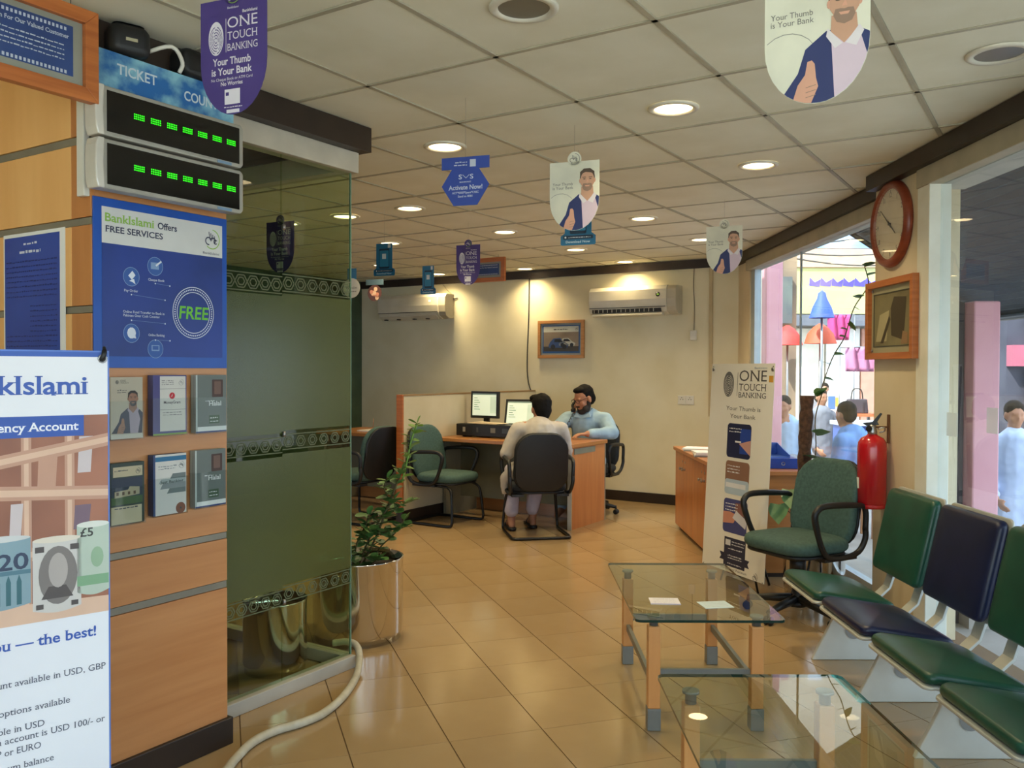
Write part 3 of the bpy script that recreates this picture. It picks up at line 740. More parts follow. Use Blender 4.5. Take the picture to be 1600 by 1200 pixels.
        mats = P((218, 216, 208), (60, 76, 116), (42, 112, 152), (140, 146, 146), (70, 80, 76), (112, 122, 120), (170, 178, 176), (134, 84, 62))
    mb.build('cover_print', mats, st, fix=False)
    mb = MB().box(-0.003, w + 0.003, -d - 0.0045, -d - 0.003, 0, h * 0.62).box(-0.004, -0.003, -d - 0.0045, 0, 0, h * 0.62).box(w + 0.003, w + 0.004, -d - 0.0045, 0, 0, h * 0.62).box(-0.003, w + 0.003, -d - 0.0045, 0, 0, 0.0015)
    mb.build('acrylic_holder', ACRY, t)
def man_print(mb, cx, z0, w, y, ids):
    # an unnamed man in a suit giving a thumbs up: jacket, shirt, skin, hair, hand, beard, collar  (w: shoulder width)
    J, S, K, H, N = ids[:5]; B = ids[5] if len(ids) > 5 else H; CO = ids[6] if len(ids) > 6 else S
    k = w
    mb.face([(cx - 0.80 * k, z0 + 0.02 * k), (cx + 0.52 * k, z0), (cx + 0.56 * k, z0 + 0.80 * k), (cx + 0.44 * k, z0 + 0.92 * k), (cx + 0.26 * k, z0 + 1.02 * k), (cx - 0.12 * k, z0 + 1.00 * k), (cx - 0.40 * k, z0 + 0.78 * k), (cx - 0.50 * k, z0 + 0.45 * k)], y, J)
    mb.face([(cx + 0.00 * k, z0), (cx + 0.34 * k, z0), (cx + 0.44 * k, z0 + 0.55 * k), (cx + 0.30 * k, z0 + 1.02 * k), (cx + 0.10 * k, z0 + 0.86 * k), (cx - 0.06 * k, z0 + 1.02 * k)], y - 0.0004, S)
    mb.face([(cx - 0.06 * k, z0 + 0.98 * k), (cx + 0.12 * k, z0 + 0.80 * k), (cx + 0.30 * k, z0 + 0.98 * k), (cx + 0.28 * k, z0 + 1.2 * k), (cx - 0.05 * k, z0 + 1.2 * k)], y - 0.0006, K)
    mb.face([(cx - 0.10 * k, z0 + 1.03 * k), (cx + 0.10 * k, z0 + 0.80 * k), (cx + 0.00 * k, z0 + 0.74 * k), (cx - 0.12 * k, z0 + 0.92 * k)], y - 0.0008, CO)
    mb.face([(cx + 0.32 * k, z0 + 1.03 * k), (cx + 0.14 * k, z0 + 0.80 * k), (cx + 0.28 * k, z0 + 0.74 * k), (cx + 0.38 * k, z0 + 0.94 * k)], y - 0.0008, CO)
    fx, fz = cx + 0.12 * k, z0 + 1.36 * k
    mb.face(disc(fx, fz + 0.09 * k, 0.215 * k, 0.235 * k, 20), y - 0.0008, H)
    for sx in (-1, 1): mb.face(disc(fx + sx * 0.205 * k, fz + 0.0 * k, 0.03 * k, 0.06 * k, 10), y - 0.0009, N)
    mb.face([(fx + 0.20 * k * math.cos(a) * (1.0 if math.sin(a) > -0.3 else 0.86), fz + (0.27 if math.sin(a) > 0 else 0.30) * k * math.sin(a)) for a in [2 * PI * i / 26 for i in range(26)]], y - 0.0010, K)
    mb.face([(fx - 0.205 * k, fz + 0.10 * k), (fx - 0.17 * k, fz + 0.19 * k), (fx - 0.05 * k, fz + 0.235 * k), (fx + 0.10 * k, fz + 0.215 * k), (fx + 0.18 * k, fz + 0.17 * k), (fx + 0.205 * k, fz + 0.10 * k), (fx + 0.20 * k, fz + 0.24 * k), (fx + 0.08 * k, fz + 0.335 * k), (fx - 0.10 * k, fz + 0.33 * k), (fx - 0.21 * k, fz + 0.24 * k)], y - 0.0012, H)
    mb.face([(fx - 0.12 * k, fz - 0.08 * k), (fx - 0.05 * k, fz - 0.075 * k), (fx, fz - 0.085 * k), (fx + 0.05 * k, fz - 0.075 * k), (fx + 0.12 * k, fz - 0.08 * k), (fx + 0.145 * k, fz - 0.17 * k), (fx + 0.10 * k, fz - 0.26 * k), (fx, fz - 0.295 * k), (fx - 0.10 * k, fz - 0.26 * k), (fx - 0.145 * k, fz - 0.17 * k)], y - 0.0012, B)
    mb.face([(fx - 0.075 * k, fz - 0.125 * k), (fx + 0.075 * k, fz - 0.125 * k), (fx + 0.05 * k, fz - 0.165 * k), (fx - 0.05 * k, fz - 0.165 * k)], y - 0.0014, N)
    for sx in (-1, 1):
        mb.face(disc(fx + sx * 0.085 * k, fz + 0.045 * k, 0.036 * k, 0.014 * k, 8), y - 0.0014, H)
        mb.face([(fx + sx * 0.04 * k, fz + 0.082 * k), (fx + sx * 0.14 * k, fz + 0.085 * k), (fx + sx * 0.14 * k, fz + 0.102 * k), (fx + sx * 0.04 * k, fz + 0.100 * k)], y - 0.0014, H)
    mb.face([(fx - 0.035 * k, fz - 0.045 * k), (fx + 0.04 * k, fz - 0.045 * k), (fx + 0.012 * k, fz + 0.05 * k)], y - 0.0014, N)
    hx, hz = cx - 0.42 * k, z0 + 0.16 * k
    mb.face([(hx - 0.16 * k, hz - 0.14 * k), (hx + 0.10 * k, hz - 0.16 * k), (hx + 0.20 * k, hz + 0.08 * k), (hx + 0.17 * k, hz + 0.20 * k), (hx + 0.15 * k, hz + 0.40 * k), (hx + 0.11 * k, hz + 0.455 * k), (hx + 0.05 * k, hz + 0.44 * k), (hx + 0.02 * k, hz + 0.26 * k), (hx - 0.08 * k, hz + 0.12 * k)], y - 0.0012, N)
    for q in range(3): mb.face([(hx + 0.03 * k, hz - 0.07 * k + q * 0.07 * k), (hx + 0.17 * k, hz - 0.04 * k + q * 0.07 * k), (hx + 0.17 * k, hz - 0.032 * k + q * 0.07 * k), (hx + 0.03 * k, hz - 0.060 * k + q * 0.07 * k)], y - 0.0016, B)
brochure(0.043, 1.165, 0.115, 0.205, 'man', 'beige brochures showing a man in suit, upper row, next to the tall banner')
brochure(0.197, 1.168, 0.132, 0.208, 'mg', 'purple brochures with white front and red round logo, upper row')
brochure(0.368, 1.166, 0.132, 0.210, 'halal', 'grey Halal brochures picturing a wallet, upper row')
brochure(0.043, 0.885, 0.120, 0.205, 'house', 'dark green brochures picturing a house, lower row')
brochure(0.197, 0.895, 0.130, 0.210, 'rel', 'white and blue brochures with a brown disc, lower row')
brochure(0.364, 0.900, 0.132, 0.208, 'halal', 'grey Halal brochures picturing a wallet, lower row')
# ---- blue notice on the left face
def on_left(b, z, out=0.0005): return EP(CA0 - out, b, z)
t = thing('blue_notice', 'blue notice sheet with white border taped on the left face of the pier, above the tall banner', 'notice', on_left(-3.14, 1.39), TH_E2)
NW, NH = 0.378, 0.47
MB().box(0, NW, -0.0015, 0, 0, NH).build('sheet', PAPER, t)
mb = MB().rect(0.008, NW - 0.03, 0.0, NH - 0.012, -0.002, 0)
rnd = random.Random(3)
for k in range(2): scribble(mb, 0.13 - 0.025 * k, 0.215 + 0.02 * k, NH - 0.042 - 0.028 * k, 0.014, -0.0026, 1, rnd)
for k in range(19):
    if k == 8: continue
    scribble(mb, 0.02 if k < 8 or k > 14 else 0.17, NW - 0.045, NH - 0.10 - 0.017 * k, 0.0075, -0.0026, 2, rnd)
mb.build('print', [mat('notice_blue', (44, 78, 172), 0.45, c2=(36, 66, 156), scale=3), flat((216, 224, 240)), flat((28, 46, 118))], t, fix=False)
# ---- framed customer notice hung from the ceiling (top left)
def hung_frame(loc, th, w, h, label, txt):
    t = thing('hanging_framed_notice', label, 'framed notice', loc, th, 'framed notices hung from the ceiling')
    frame_border('frame', w, h, 0.042, 0.03, WOODF, t)
    MB().box(0.042, w - 0.042, -0.012, -0.006, 0.042, h - 0.042).build('backing', mat('frame_mount', (150, 152, 140), 0.4), t)
    MB().rect(0.05, w - 0.072, 0.066, h - 0.06, -0.013).build('print', mat('notice_navy', (44, 72, 130), 0.5, c2=(38, 62, 116)), t, fix=False)
    mb = MB()
    for zz in (0.070, h - 0.078):
        for k in range(int((w - 0.14) / 0.012)): mb.rect(0.056 + k * 0.012, 0.063 + k * 0.012, zz, zz + 0.010, -0.0136)
        mb.build('border_print', flat((188, 198, 214)), t, fix=False); mb = MB()
    text(mb, 'Information For Our Valued Customer', w - 0.085, h - 0.100, 0.013, -0.0136, w=0.275, align='r', serif=True, bold=True)
    if txt:
        for k in range(4): scribble(mb, 0.08, w - 0.10, h - 0.125 - 0.014 * k, 0.0065, -0.0136, 0, rnd)
    mb.build('lettering', flat((188, 198, 214)), t, fix=False)
    z = CEIL - 0.003 - loc[2]
    mb = MB()
    for x in (0.08, w - 0.08): mb.tube([(x, -0.015, h), (x, -0.015, z)], 0.0012, 5)
    mb.build('hanging_wire', BLACKM, t)
p = EP(0.975, -2.53, 2.205)
hung_frame(p, TH_E1, 0.60, 0.275, 'large orange framed customer notice at the top left corner', True)
p = EP(7.10, -5.03, 2.255)
hung_frame(p, TH_E2, 0.44, 0.235, 'small framed blue notice hanging near the far wall behind a purple sign', False)
# ================================================================== STANDING BANNERS
def xstand(t, w, h):
    # folding X stand behind a banner spanning x -w/2..w/2
    for a, b in (((-w / 2 + 0.015, 0.004, h - 0.015), (w * 0.30, 0.06, 0.012)), ((w / 2 - 0.015, 0.004, h - 0.015), (-w * 0.30, 0.06, 0.012))):
        MB().tube([a, ((a[0] + b[0]) / 2, 0.05, h * 0.45), b], 0.007, 6).build('stand_arm', BLACKM, t)
    MB().tube([(0, 0.05, h * 0.42), (0, 0.30, 0.010)], 0.008, 6).build('stand_arm', BLACKM, t)
    for s in (-1, 1): MB().tube([(s * 0.02, 0.05, h * 0.40), (s * (w / 2 - 0.015), 0.003, 0.10)], 0.006, 6).build('stand_arm', BLACKM, t)
# ---- near banner (left)
BW, BZ0, BZ1 = 0.60, 0.06, 1.443
c = Vector((-1.02, 2.2, 0)); thb = 40.3
d = Vector((math.cos(math.radians(thb)), math.sin(math.radians(thb)), 0))
t = thing('account_banner', 'tall white and blue account banner with banknotes, nearest at the left', 'banner', c - d * BW / 2, thb)
def bx(tt): return BW / 2 - tt
def curl(z): return -0.012 * math.sin((z - BZ0) / (BZ1 - BZ0) * PI)
mb = MB(); nx, nz = 12, 16; vs = []; fs = []
for k in range(nz + 1):
    for i in range(nx + 1): vs.append((-BW / 2 + BW * i / nx, -0.001 , BZ0 + (BZ1 - BZ0) * k / nz))
MB().box(-BW / 2, BW / 2, -0.0015, 0, BZ0, BZ1).build('banner_sheet', mat('banner_edge_blue', (92, 128, 206), 0.45), t)
MB().rect(-BW / 2 + 0.004, BW / 2 - 0.004, BZ0, BZ1 - 0.004, -0.002).build('printed_field', mat('banner_white', (236, 236, 240), 0.4, c2=(228, 228, 234), scale=2), t, fix=False)
MB().rect(-BW / 2 + 0.004, BW / 2 - 0.004, BZ1 - 0.016, BZ1 - 0.004, -0.0024).build('printed_top_edge', flat((60, 96, 180)), t, fix=False)
SHELF = mat('blurred_shelf_print', (168, 110, 84), 0.45, c2=(134, 84, 64), scale=5, detail=1)
mb = MB().rect(-BW / 2 + 0.004, BW / 2 - 0.004, 0.785, 1.283, -0.0024, 0)
for (x0, x1, za, zb, w_) in ((-0.3, 0.296, 1.10, 1.21, 0.02), (-0.3, 0.296, 1.115, 1.075, 0.022), (-0.3, 0.296, 0.905, 0.955, 0.02)):
    mb.face([(x0, za - 0.006), (x1, zb - 0.006), (x1, zb + w_ + 0.006), (x0, za + w_ + 0.006)], -0.00275, 4)
    mb.face([(x0, za + 0.003), (x1, zb + 0.003), (x1, zb + w_ - 0.003), (x0, za + w_ - 0.003)], -0.0028, 1)
for x in (-0.21, -0.11, 0.02, 0.105, 0.20):
    mb.rect(x - 0.004, x + 0.018, 0.80, 1.28, -0.0026, 4)
    mb.rect(x + 0.002, x + 0.012, 0.80, 1.28, -0.0027, 1)
for (x, z0, z1, w_, m) in ((0.075, 0.99, 1.075, 0.024, 2), (0.215, 1.0, 1.06, 0.035, 3), (0.135, 1.10, 1.20, 0.04, 4), (0.225, 1.14, 1.23, 0.03, 2), (-0.05, 0.98, 1.07, 0.05, 2), (-0.16, 1.0, 1.08, 0.03, 3), (0.23, 0.84, 0.90, 0.02, 3)):
    mb.face([(x, z0), (x + w_, z0), (x + w_ + 0.006, z1), (x + 0.004, z1)], -0.0027, m)
mb.face([(-0.3 + 0.004, 0.785), (0.296, 0.785), (0.296, 0.825), (-0.296, 0.845)], -0.0029, 1)
mb.build('printed_photo', [SHELF, flat((222, 184, 158)), flat((206, 192, 192)), flat((122, 98, 112)), flat((196, 150, 126))], t, fix=False)
# bank note rolls
def roll(cx, w_, z0, z1, mats, kind):
    mb = MB()
    n = 10; e = 0.010
    body = [(cx - w_ / 2 + w_ * i / n, z0 - e * math.sin(PI * i / n)) for i in range(n + 1)] + [(cx + w_ / 2 - w_ * i / n, z1 - e * 0.6 * math.sin(PI * i / n)) for i in range(n + 1)]
    mb.face(body, -0.0032, 0)
    mb.face(disc(cx, z1 - 0.001, w_ / 2, 0.008, 20), -0.0034, 1)
    if kind == 'usd':
        mb.face(disc(cx + 0.002, (z0 + z1) / 2 - 0.004, w_ * 0.40, (z1 - z0) * 0.42, 24), -0.0038, 2)
        mb.face(disc(cx + 0.002, (z0 + z1) / 2 + 0.008, w_ * 0.20, (z1 - z0) * 0.25, 20), -0.0042, 3)
        mb.face([(cx - w_ * 0.33, z0 + 0.025), (cx + w_ * 0.33, z0 + 0.025), (cx + w_ * 0.18, z0 + 0.055), (cx - w_ * 0.18, z0 + 0.055)], -0.0040, 4)
        for s in (-1, 1): mb.rect(cx + s * w_ * 0.36 - 0.008, cx + s * w_ * 0.36 + 0.008, z0 + 0.002, z0 + 0.014, -0.0042, 4)
        for s in (-1, 1): mb.rect(cx + s * w_ * 0.36 - 0.01, cx + s * w_ * 0.36 + 0.01, z1 - 0.030, z1 - 0.016, -0.0042, 4)
    elif kind == 'eur':
        text(mb, '20', cx + w_ * 0.47, z1 - 0.075, 0.040, -0.0038, w=0.066, align='r', bold=True, mi=2)
        for k in range(6): mb.face([(cx - w_ * 0.45 + k * w_ * 0.15, z0), (cx - w_ * 0.38 + k * w_ * 0.15, z0), (cx - w_ * 0.38 + k * w_ * 0.15, z0 + 0.055), (cx - w_ * 0.415 + k * w_ * 0.15, z0 + 0.072), (cx - w_ * 0.45 + k * w_ * 0.15, z0 + 0.055)], -0.0036, 3)
        mb.rect(cx - w_ * 0.5, cx + w_ * 0.5, z0 + 0.072, z0 + 0.082, -0.0036, 4)
    else:
        text(mb, '\u00a35', cx - w_ * 0.40, z1 - 0.030, 0.022, -0.0038, w=0.030, bold=True, mi=2)
        mb.face(disc(cx + w_ * 0.12, (z0 + z1) / 2, w_ * 0.2, 0.026, 16), -0.0036, 3)
        mb.rect(cx - w_ * 0.5, cx + w_ * 0.48, z0 + 0.015, z0 + 0.04, -0.0036, 4)
    mb.build('banknote_print', mats, t, fix=False)
roll(bx(0.255), 0.150, 0.835, 0.995, [flat((134, 160, 170)), flat((206, 206, 204)), flat((52, 64, 88)), flat((60, 104, 112)), flat((84, 122, 136))], 'eur')
roll(bx(0.040), 0.075, 0.842, 1.010, [flat((184, 196, 180)), flat((222, 222, 212)), flat((60, 60, 56)), flat((148, 176, 144)), flat((128, 168, 130))], 'gbp')
roll(bx(0.122), 0.108, 0.812, 0.982, [flat((208, 202, 196)), flat((226, 214, 196)), flat((126, 118, 114)), flat((176, 166, 160)), flat((84, 76, 74))], 'usd')
mb = MB().rect(-BW / 2 + 0.004, bx(0.060) + 0.0, 1.232, 1.283, -0.0028)
mb.build('printed_band', flat((52, 88, 172)), t, fix=False)
mb = MB()
INKB = [flat((58, 92, 176)), flat((240, 242, 250)), flat((84, 88, 104))]
text(mb, 'BankIslami', bx(0.050), 1.336, 0.046, -0.0030, w=0.300, align='r', serif=True, bold=True, mi=0)
mb.build('heading_lettering', INKB, t, fix=False)
mb = MB(); text(mb, 'Foreign Currency Account', bx(0.072), 1.247, 0.0215, -0.0034, w=0.345, align='r', serif=True, bold=True, mi=1); mb.build('band_lettering', INKB, t, fix=False)
mb = MB(); text(mb, 'It gives you \u2014 the best!', bx(0.034), 0.728, 0.026, -0.0030, w=0.36, align='r', serif=True, bold=True, mi=0); mb.build('slogan_lettering', INKB, t, fix=False)
for s, tt, z, h_, w_ in (('Account available in USD, GBP', 0.012, 0.640, 0.0165, 0.29), ('Deposit options available', 0.095, 0.573, 0.0165, 0.235), ('Available in USD', 0.152, 0.530, 0.0165, 0.155), ('to open an account is USD 100/- or', 0.014, 0.506, 0.0165, 0.33), ('GBP or EURO', 0.160, 0.478, 0.0165, 0.12), ('No minimum balance', 0.132, 0.440, 0.0165, 0.19)):
    mb = MB(); text(mb, s, bx(tt), z, h_, -0.0030, w=w_, align='r', serif=True, mi=2); mb.build('body_lettering', INKB, t, fix=False)
mb = MB(); logo(mb, -0.21, 1.36, 0.05, -0.003, 0, 0); mb.build('emblem_print', INKB, t, fix=False)
for s in (-1, 1):
    x = s * (BW / 2 - 0.016); z = BZ1 - 0.020
    ey = MB(); ey.tube([(x + 0.009 * math.cos(2 * PI * k / 14), -0.003, z + 0.009 * math.sin(2 * PI * k / 14)) for k in range(14)], 0.0025, 6, closed=True)
    g_ = ey.build('eyelet', METAL, t)
    MB().tube(smooth_path([(x - 0.004 * s, 0.002, z - 0.004), (x, -0.009, z + 0.004), (x + 0.004 * s, -0.006, z + 0.02), (x + 0.006 * s, 0.004, z + 0.028)], 3), [0.007] * 3 + [0.006] * 4 + [0.004] * 3, 8).build('hook_tip', BLACKP, t)
xstand(t, BW, BZ1)
# ---- far banner (ONE TOUCH BANKING)
W2, Z0, Z1 = 0.61, 0.10, 1.43
p0 = Vector((1.272, 5.79, 0)); p1 = Vector((1.515, 5.20, 0)); th2 = math.degrees(math.atan2(p1.y - p0.y, p1.x - p0.x)); W2 = (p1 - p0).length
t = thing('fingerprint_banner', 'white standing banner with grey fingerprint and rounded pictures beside the wooden cabinet', 'banner', (p0 + p1) / 2 + Vector((0, 0, 0.012)), th2)
t.rotation_euler = (math.radians(-3.0), 0, math.radians(th2))
CREAM = mat('banner_cream', (232, 230, 222), 0.45, c2=(224, 221, 210), scale=2)
MB().box(-W2 / 2, W2 / 2, -0.0015, 0, Z0, Z1).build('banner_sheet', CREAM, t)
H2 = Z1 - Z0
def U(u, v): return (-W2 / 2 + u * W2, Z0 + v * H2)      # u right, v up
mb = MB()
x, z = U(0.30, 0.90); fingerprint(mb, x, z, 0.055, 0.082, -0.0022, 0, 1)
x, z = U(0.44, 0.845); mb.rect(x, x + 0.004, z, z + 0.15, -0.0022, 0)
mb.build('fingerprint_print', [flat((104, 104, 106)), flat((206, 204, 198))], t, fix=False)
DK = [flat((84, 82, 84)), flat((124, 150, 176))]
for s, v, hh, uw in (('ONE', 0.917, 0.072, 0.42), ('TOUCH', 0.872, 0.046, 0.42), ('BANKING', 0.838, 0.036, 0.42)):
    mb = MB(); x, z = U(0.47, v); text(mb, s, x, z, hh, -0.0022, w=uw * W2, serif=True); mb.build('title_lettering', DK, t, fix=False)
mb = MB(); x, z = U(0.89, 0.975); text(mb, 'BankIslami', x, z, 0.012, -0.0022, w=0.12, align='r', mi=1); mb.build('brand_lettering', DK, t, fix=False)
for s, v, uw in (('Your Thumb is', 0.775, 0.54), ('Your Bank', 0.738, 0.40)):
    mb = MB(); x, z = U(0.55, v); text(mb, s, x, z, 0.028, -0.0022, w=uw * W2, align='c'); mb.build('slogan_lettering', DK, t, fix=False)
for v0, v1, cols, kind in ((0.548, 0.712, ((28, 36, 74), (36, 70, 158), (196, 150, 140)), 0), (0.372, 0.532, ((140, 104, 86), (176, 196, 214), (178, 136, 112)), 1), (0.188, 0.350, ((66, 72, 128), (132, 88, 84), (206, 206, 216)), 2)):
    x, z0 = U(0.32, v0); x1, z1 = U(0.70, v1); hh = z1 - z0; ww = x1 - x
    mb = MB().face(rrect(ww, hh, 0.025, 4, (x + x1) / 2, (z0 + z1) / 2), -0.0022, 0)
    if kind == 0:
        mb.rect(x + ww * 0.55, x1 - 0.004, z0 + 0.03, z1 - 0.03, -0.0025, 1); mb.face([(x + ww * 0.52, z0 + hh * 0.42), (x1, z0 + hh * 0.55), (x1, z0 + hh * 0.10), (x + ww * 0.85, z0 + hh * 0.2)], -0.0028, 2); mb.rect(x + ww * 0.35, x + ww * 0.6, z0 + hh * 0.45, z0 + hh * 0.5, -0.0028, 3)
    elif kind == 1:
        mb.face(rrect(ww, hh * 0.45, 0.02, 4, (x + x1) / 2, z0 + hh * 0.225), -0.0025, 1); mb.rect(x + 0.01, x1 - 0.03, z0 + hh * 0.2, z0 + hh * 0.34, -0.0028, 3)
    else:
        mb.rect(x + ww * 0.5, x1 - 0.004, z0 + hh * 0.55, z1 - 0.02, -0.0025, 1); mb.face([(x, z0 + hh * 0.25), (x + ww * 0.45, z0 + hh * 0.30), (x + ww * 0.6, z0 + hh * 0.55), (x + ww * 0.3, z0 + hh * 0.62), (x, z0 + hh * 0.6)], -0.0028, 4)
        mb.face([(x + ww * 0.4, z0 + hh * 0.45), (x + ww * 0.95, z0 + hh * 0.2), (x + ww * 1.02, z0 + hh * 0.45), (x + ww * 0.55, z0 + hh * 0.68)], -0.0031, 2)
    for q in range(3 if kind else 2): scribble(mb, x + 0.02, x + ww * 0.6, z1 - 0.035 - q * 0.02, 0.011, -0.0031, 3, rnd)
    mb.build('printed_picture', [flat(cols[0]), flat(cols[1]), flat(cols[2]), flat((222, 224, 230)), flat((198, 138, 118))], t, fix=False)
mb = MB(); x, z0 = U(0.36, 0.028); x1, z1 = U(0.70, 0.165)
mb.rect(x, x1, z0, z1, -0.0022, 0); ww = x1 - x; hh = z1 - z0
mb.face([(x - 0.2 * ww, z0 + 0.18 * hh), (x1 + 0.2 * ww, z0 + 0.12 * hh), (x1 + 0.12 * ww, z0 + 0.25 * hh), (x1 + 0.2 * ww, z0 + 0.38 * hh), (x - 0.2 * ww, z0 + 0.44 * hh), (x - 0.12 * ww, z0 + 0.30 * hh)], -0.0025, 0)
mb.rect(x + 0.06 * ww, x + 0.3 * ww, z0 + 0.72 * hh, z0 + 0.92 * hh, -0.0028, 1)
for q in (0.85, 0.76): scribble(mb, x + 0.36 * ww, x + 0.95 * ww, z0 + q * hh, 0.012, -0.0028, 1, rnd)
for q in (0.6, 0.36, 0.28, 0.08): scribble(mb, x + 0.2 * ww, x + 0.85 * ww, z0 + q * hh, 0.011, -0.0028, 1, rnd)
mb.build('award_badge_print', [flat((38, 42, 68)), flat((206, 208, 216))], t, fix=False)
mb = MB(); x, z = U(0.86, -0.052); z = Z0 + 0.02
text(mb, 'BankIslami Pakistan', x - 0.08, z - 0.005, 0.016, -0.0024, w=0.26, align='r', serif=True, mi=0); logo(mb, x + 0.0, z + 0.002, 0.026, -0.0024, 0, 0, 10); mb.build('footer_lettering', DK, t, fix=False)
for s in (-1, 1):
    x = s * (W2 / 2 - 0.02)
    MB().lathe([(0.012, 0), (0.014, 0.002), (0.005, 0.004)], 14, T(x, -0.0015, Z1 - 0.035) @ R(90, 'X')).build('eyelet', METAL, t)
mb = MB().rect(W2 / 2 - 0.05, W2 / 2 - 0.01, Z1 - 0.115, Z1 - 0.075, -0.0022); mb.build('orange_sticker', flat((214, 158, 60)), t, fix=False)
xstand(t, W2, Z1)

# ================================================================== SIGNS HUNG FROM THE CEILING
def shield(w, h, q=0.45, n=16):
    # flat top, sides straight, rounded bottom
    r = h * q
    return [(w / 2, h), (-w / 2, h)] + [(-w / 2 * math.cos(PI * i / n), r - r * math.sin(PI * i / n)) for i in range(n + 1)]
def hanger(kind, x, y, zb, th, label, w, h, tab=True):
    t = thing('hanging_sign', label, 'hanging sign', (x, y, zb), th, 'promotional signs hung from the ceiling')
    top = h + (0.045 if tab else 0.0)
    MB().tube([(0, 0, top - 0.003), (0, 0, CEIL - 0.002 - zb)], 0.0006, 4).build('thread', mat('nylon', (170, 168, 160), 0.4), t)
    return t
TABM = mat('sign_card_white', (240, 240, 220), 0.5)
def man_sign(x, y, zb, th, label):
    w, h = 0.235, 0.315
    t = hanger('man', x, y, zb, th, label, w, h)
    P = shield(w, h)
    MB().prism(P, -0.001, 0.001).prism(disc(0, h + 0.012, 0.033, n=18), -0.001, 0.001).build('card', TABM, t)
    mb = MB(); man_print(mb, 0.042, 0.0, 0.165, -0.0016, (0, 1, 2, 3, 4, 5, 6))
    # trim the print to the card outline: jacket/hand outside the curve are cut away
    keep = MB()
    pl = [(P[i], P[(i + 1) % len(P)]) for i in range(len(P))]
    cx0, cz0 = 0.0, h / 2
    planes = []
    for (a, b) in pl:
        nx, nz = b[1] - a[1], -(b[0] - a[0])
        L_ = math.hypot(nx, nz)
        if L_ < 1e-6: continue
        nx /= L_; nz /= L_; dd = nx * a[0] + nz * a[1]
        if nx * cx0 + nz * cz0 > dd: nx, nz, dd = -nx, -nz, -dd
        planes.append((nx, nz, dd - 0.0008))
    for f, m in zip(mb.f, mb.m):
        q = clip([(mb.v[i][0], mb.v[i][2]) for i in f], planes)
        if len(q) >= 3: keep.face(q, mb.v[f[0]][1], m)
    keep.build('portrait_print', [flat((46, 58, 112)), flat((226, 206, 222)), flat((212, 166, 138)), flat((96, 80, 68)), flat((226, 172, 146)), flat((158, 130, 112)), flat((238, 232, 236))], t, fix=False)
    mb = MB()
    text(mb, 'Your Thumb', -w / 2 + 0.014, h * 0.66, 0.0145, -0.0016, w=0.096); text(mb, 'is Your Bank', -w / 2 + 0.014, h * 0.605, 0.0145, -0.0016, w=0.098)
    mb.build('slogan_lettering', flat((120, 118, 112)), t, fix=False)
    mb = MB(); logo(mb, 0, h + 0.012, 0.026, -0.0016, 0, 0, 12)
    ringp = [(-0.105 + 0.07 * math.cos(a), h * 0.32 + 0.07 * math.sin(a)) for a in (0.5, 0.8, 1.1, 1.4, 1.7, 2.0, 2.3)]
    for i in range(6):
        a, b = ringp[i], ringp[i + 1]; mb.face([(a[0] + 0.04, a[1]), (b[0] + 0.04, b[1]), (b[0] + 0.04, b[1] + 0.002), (a[0] + 0.04, a[1] + 0.002)], -0.0014, 0)
    mb.build('emblem_print', flat((150, 150, 140)), t, fix=False)
def purple_sign(x, y, zb, th, label, w=0.215, h=0.305, m=None):
    t = hanger('purple', x, y, zb, th, label, w, h)
    MB().prism(shield(w, h, 0.46), -0.001, 0.001).prism(disc(0, h + 0.010, 0.030, n=18), -0.001, 0.001).build('card', mat('sign_purple', (72, 58, 132), 0.5, c2=(66, 52, 122)), t)
    W_ = [flat((222, 220, 232)), flat((72, 58, 132)), flat((130, 170, 80))]
    mb = MB(); fingerprint(mb, -0.052 * w / 0.2, h * 0.67, 0.023 * w / 0.2, 0.044 * h / 0.3, -0.0016, 0, 1); mb.rect(-0.024, -0.0225, h * 0.54, h * 0.83, -0.0016, 0); mb.build('fingerprint_print', W_, t, fix=False)
    for s, v, hh in (('ONE', 0.745, 0.030), ('TOUCH', 0.645, 0.022), ('BANKING', 0.550, 0.020)):
        mb = MB(); text(mb, s, -0.017 * w / 0.2, h * v, hh, -0.0016, w=0.090 * w / 0.2, serif=True); mb.build('title_lettering', W_, t, fix=False)
    mb = MB(); text(mb, 'BankIslami', 0.073 * w / 0.2, h * 0.86, 0.008, -0.0016, w=0.048, align='r', serif=True, bold=True); text(mb, 'BankIslami', 0, h * 0.91, 0.006, -0.0016, w=0.036, align='c', serif=True); mb.build('brand_lettering', W_, t, fix=False)
    for s, v, hh, ww in (('Your Thumb', 0.435, 0.020, 0.115), ('is Your Bank', 0.350, 0.020, 0.122), ('No Cheque Book or ATM Card', 0.300, 0.008, 0.125), ('No Worries', 0.255, 0.011, 0.066)):
        mb = MB(); text(mb, s, -0.005, h * v, hh, -0.0016, w=ww * w / 0.2, align='c', bold=(hh > 0.009)); mb.build('slogan_lettering', W_, t, fix=False)
    mb = MB().rect(-0.028, 0.022, h * 0.09, h * 0.22, -0.0016, 0).rect(-0.022, 0.02, h * 0.015, h * 0.045, -0.0016, 0).rect(-0.024, -0.014, h * 0.165, h * 0.195, -0.0019, 1); scribble(mb, -0.03, 0.03, h * 0.062, 0.004, -0.0016, 0, rnd); mb.build('coupon_print', W_, t, fix=False)
    mb = MB(); logo(mb, 0, h + 0.008, 0.023, -0.0016, 2, 0, 12); mb.build('emblem_print', W_, t, fix=False)
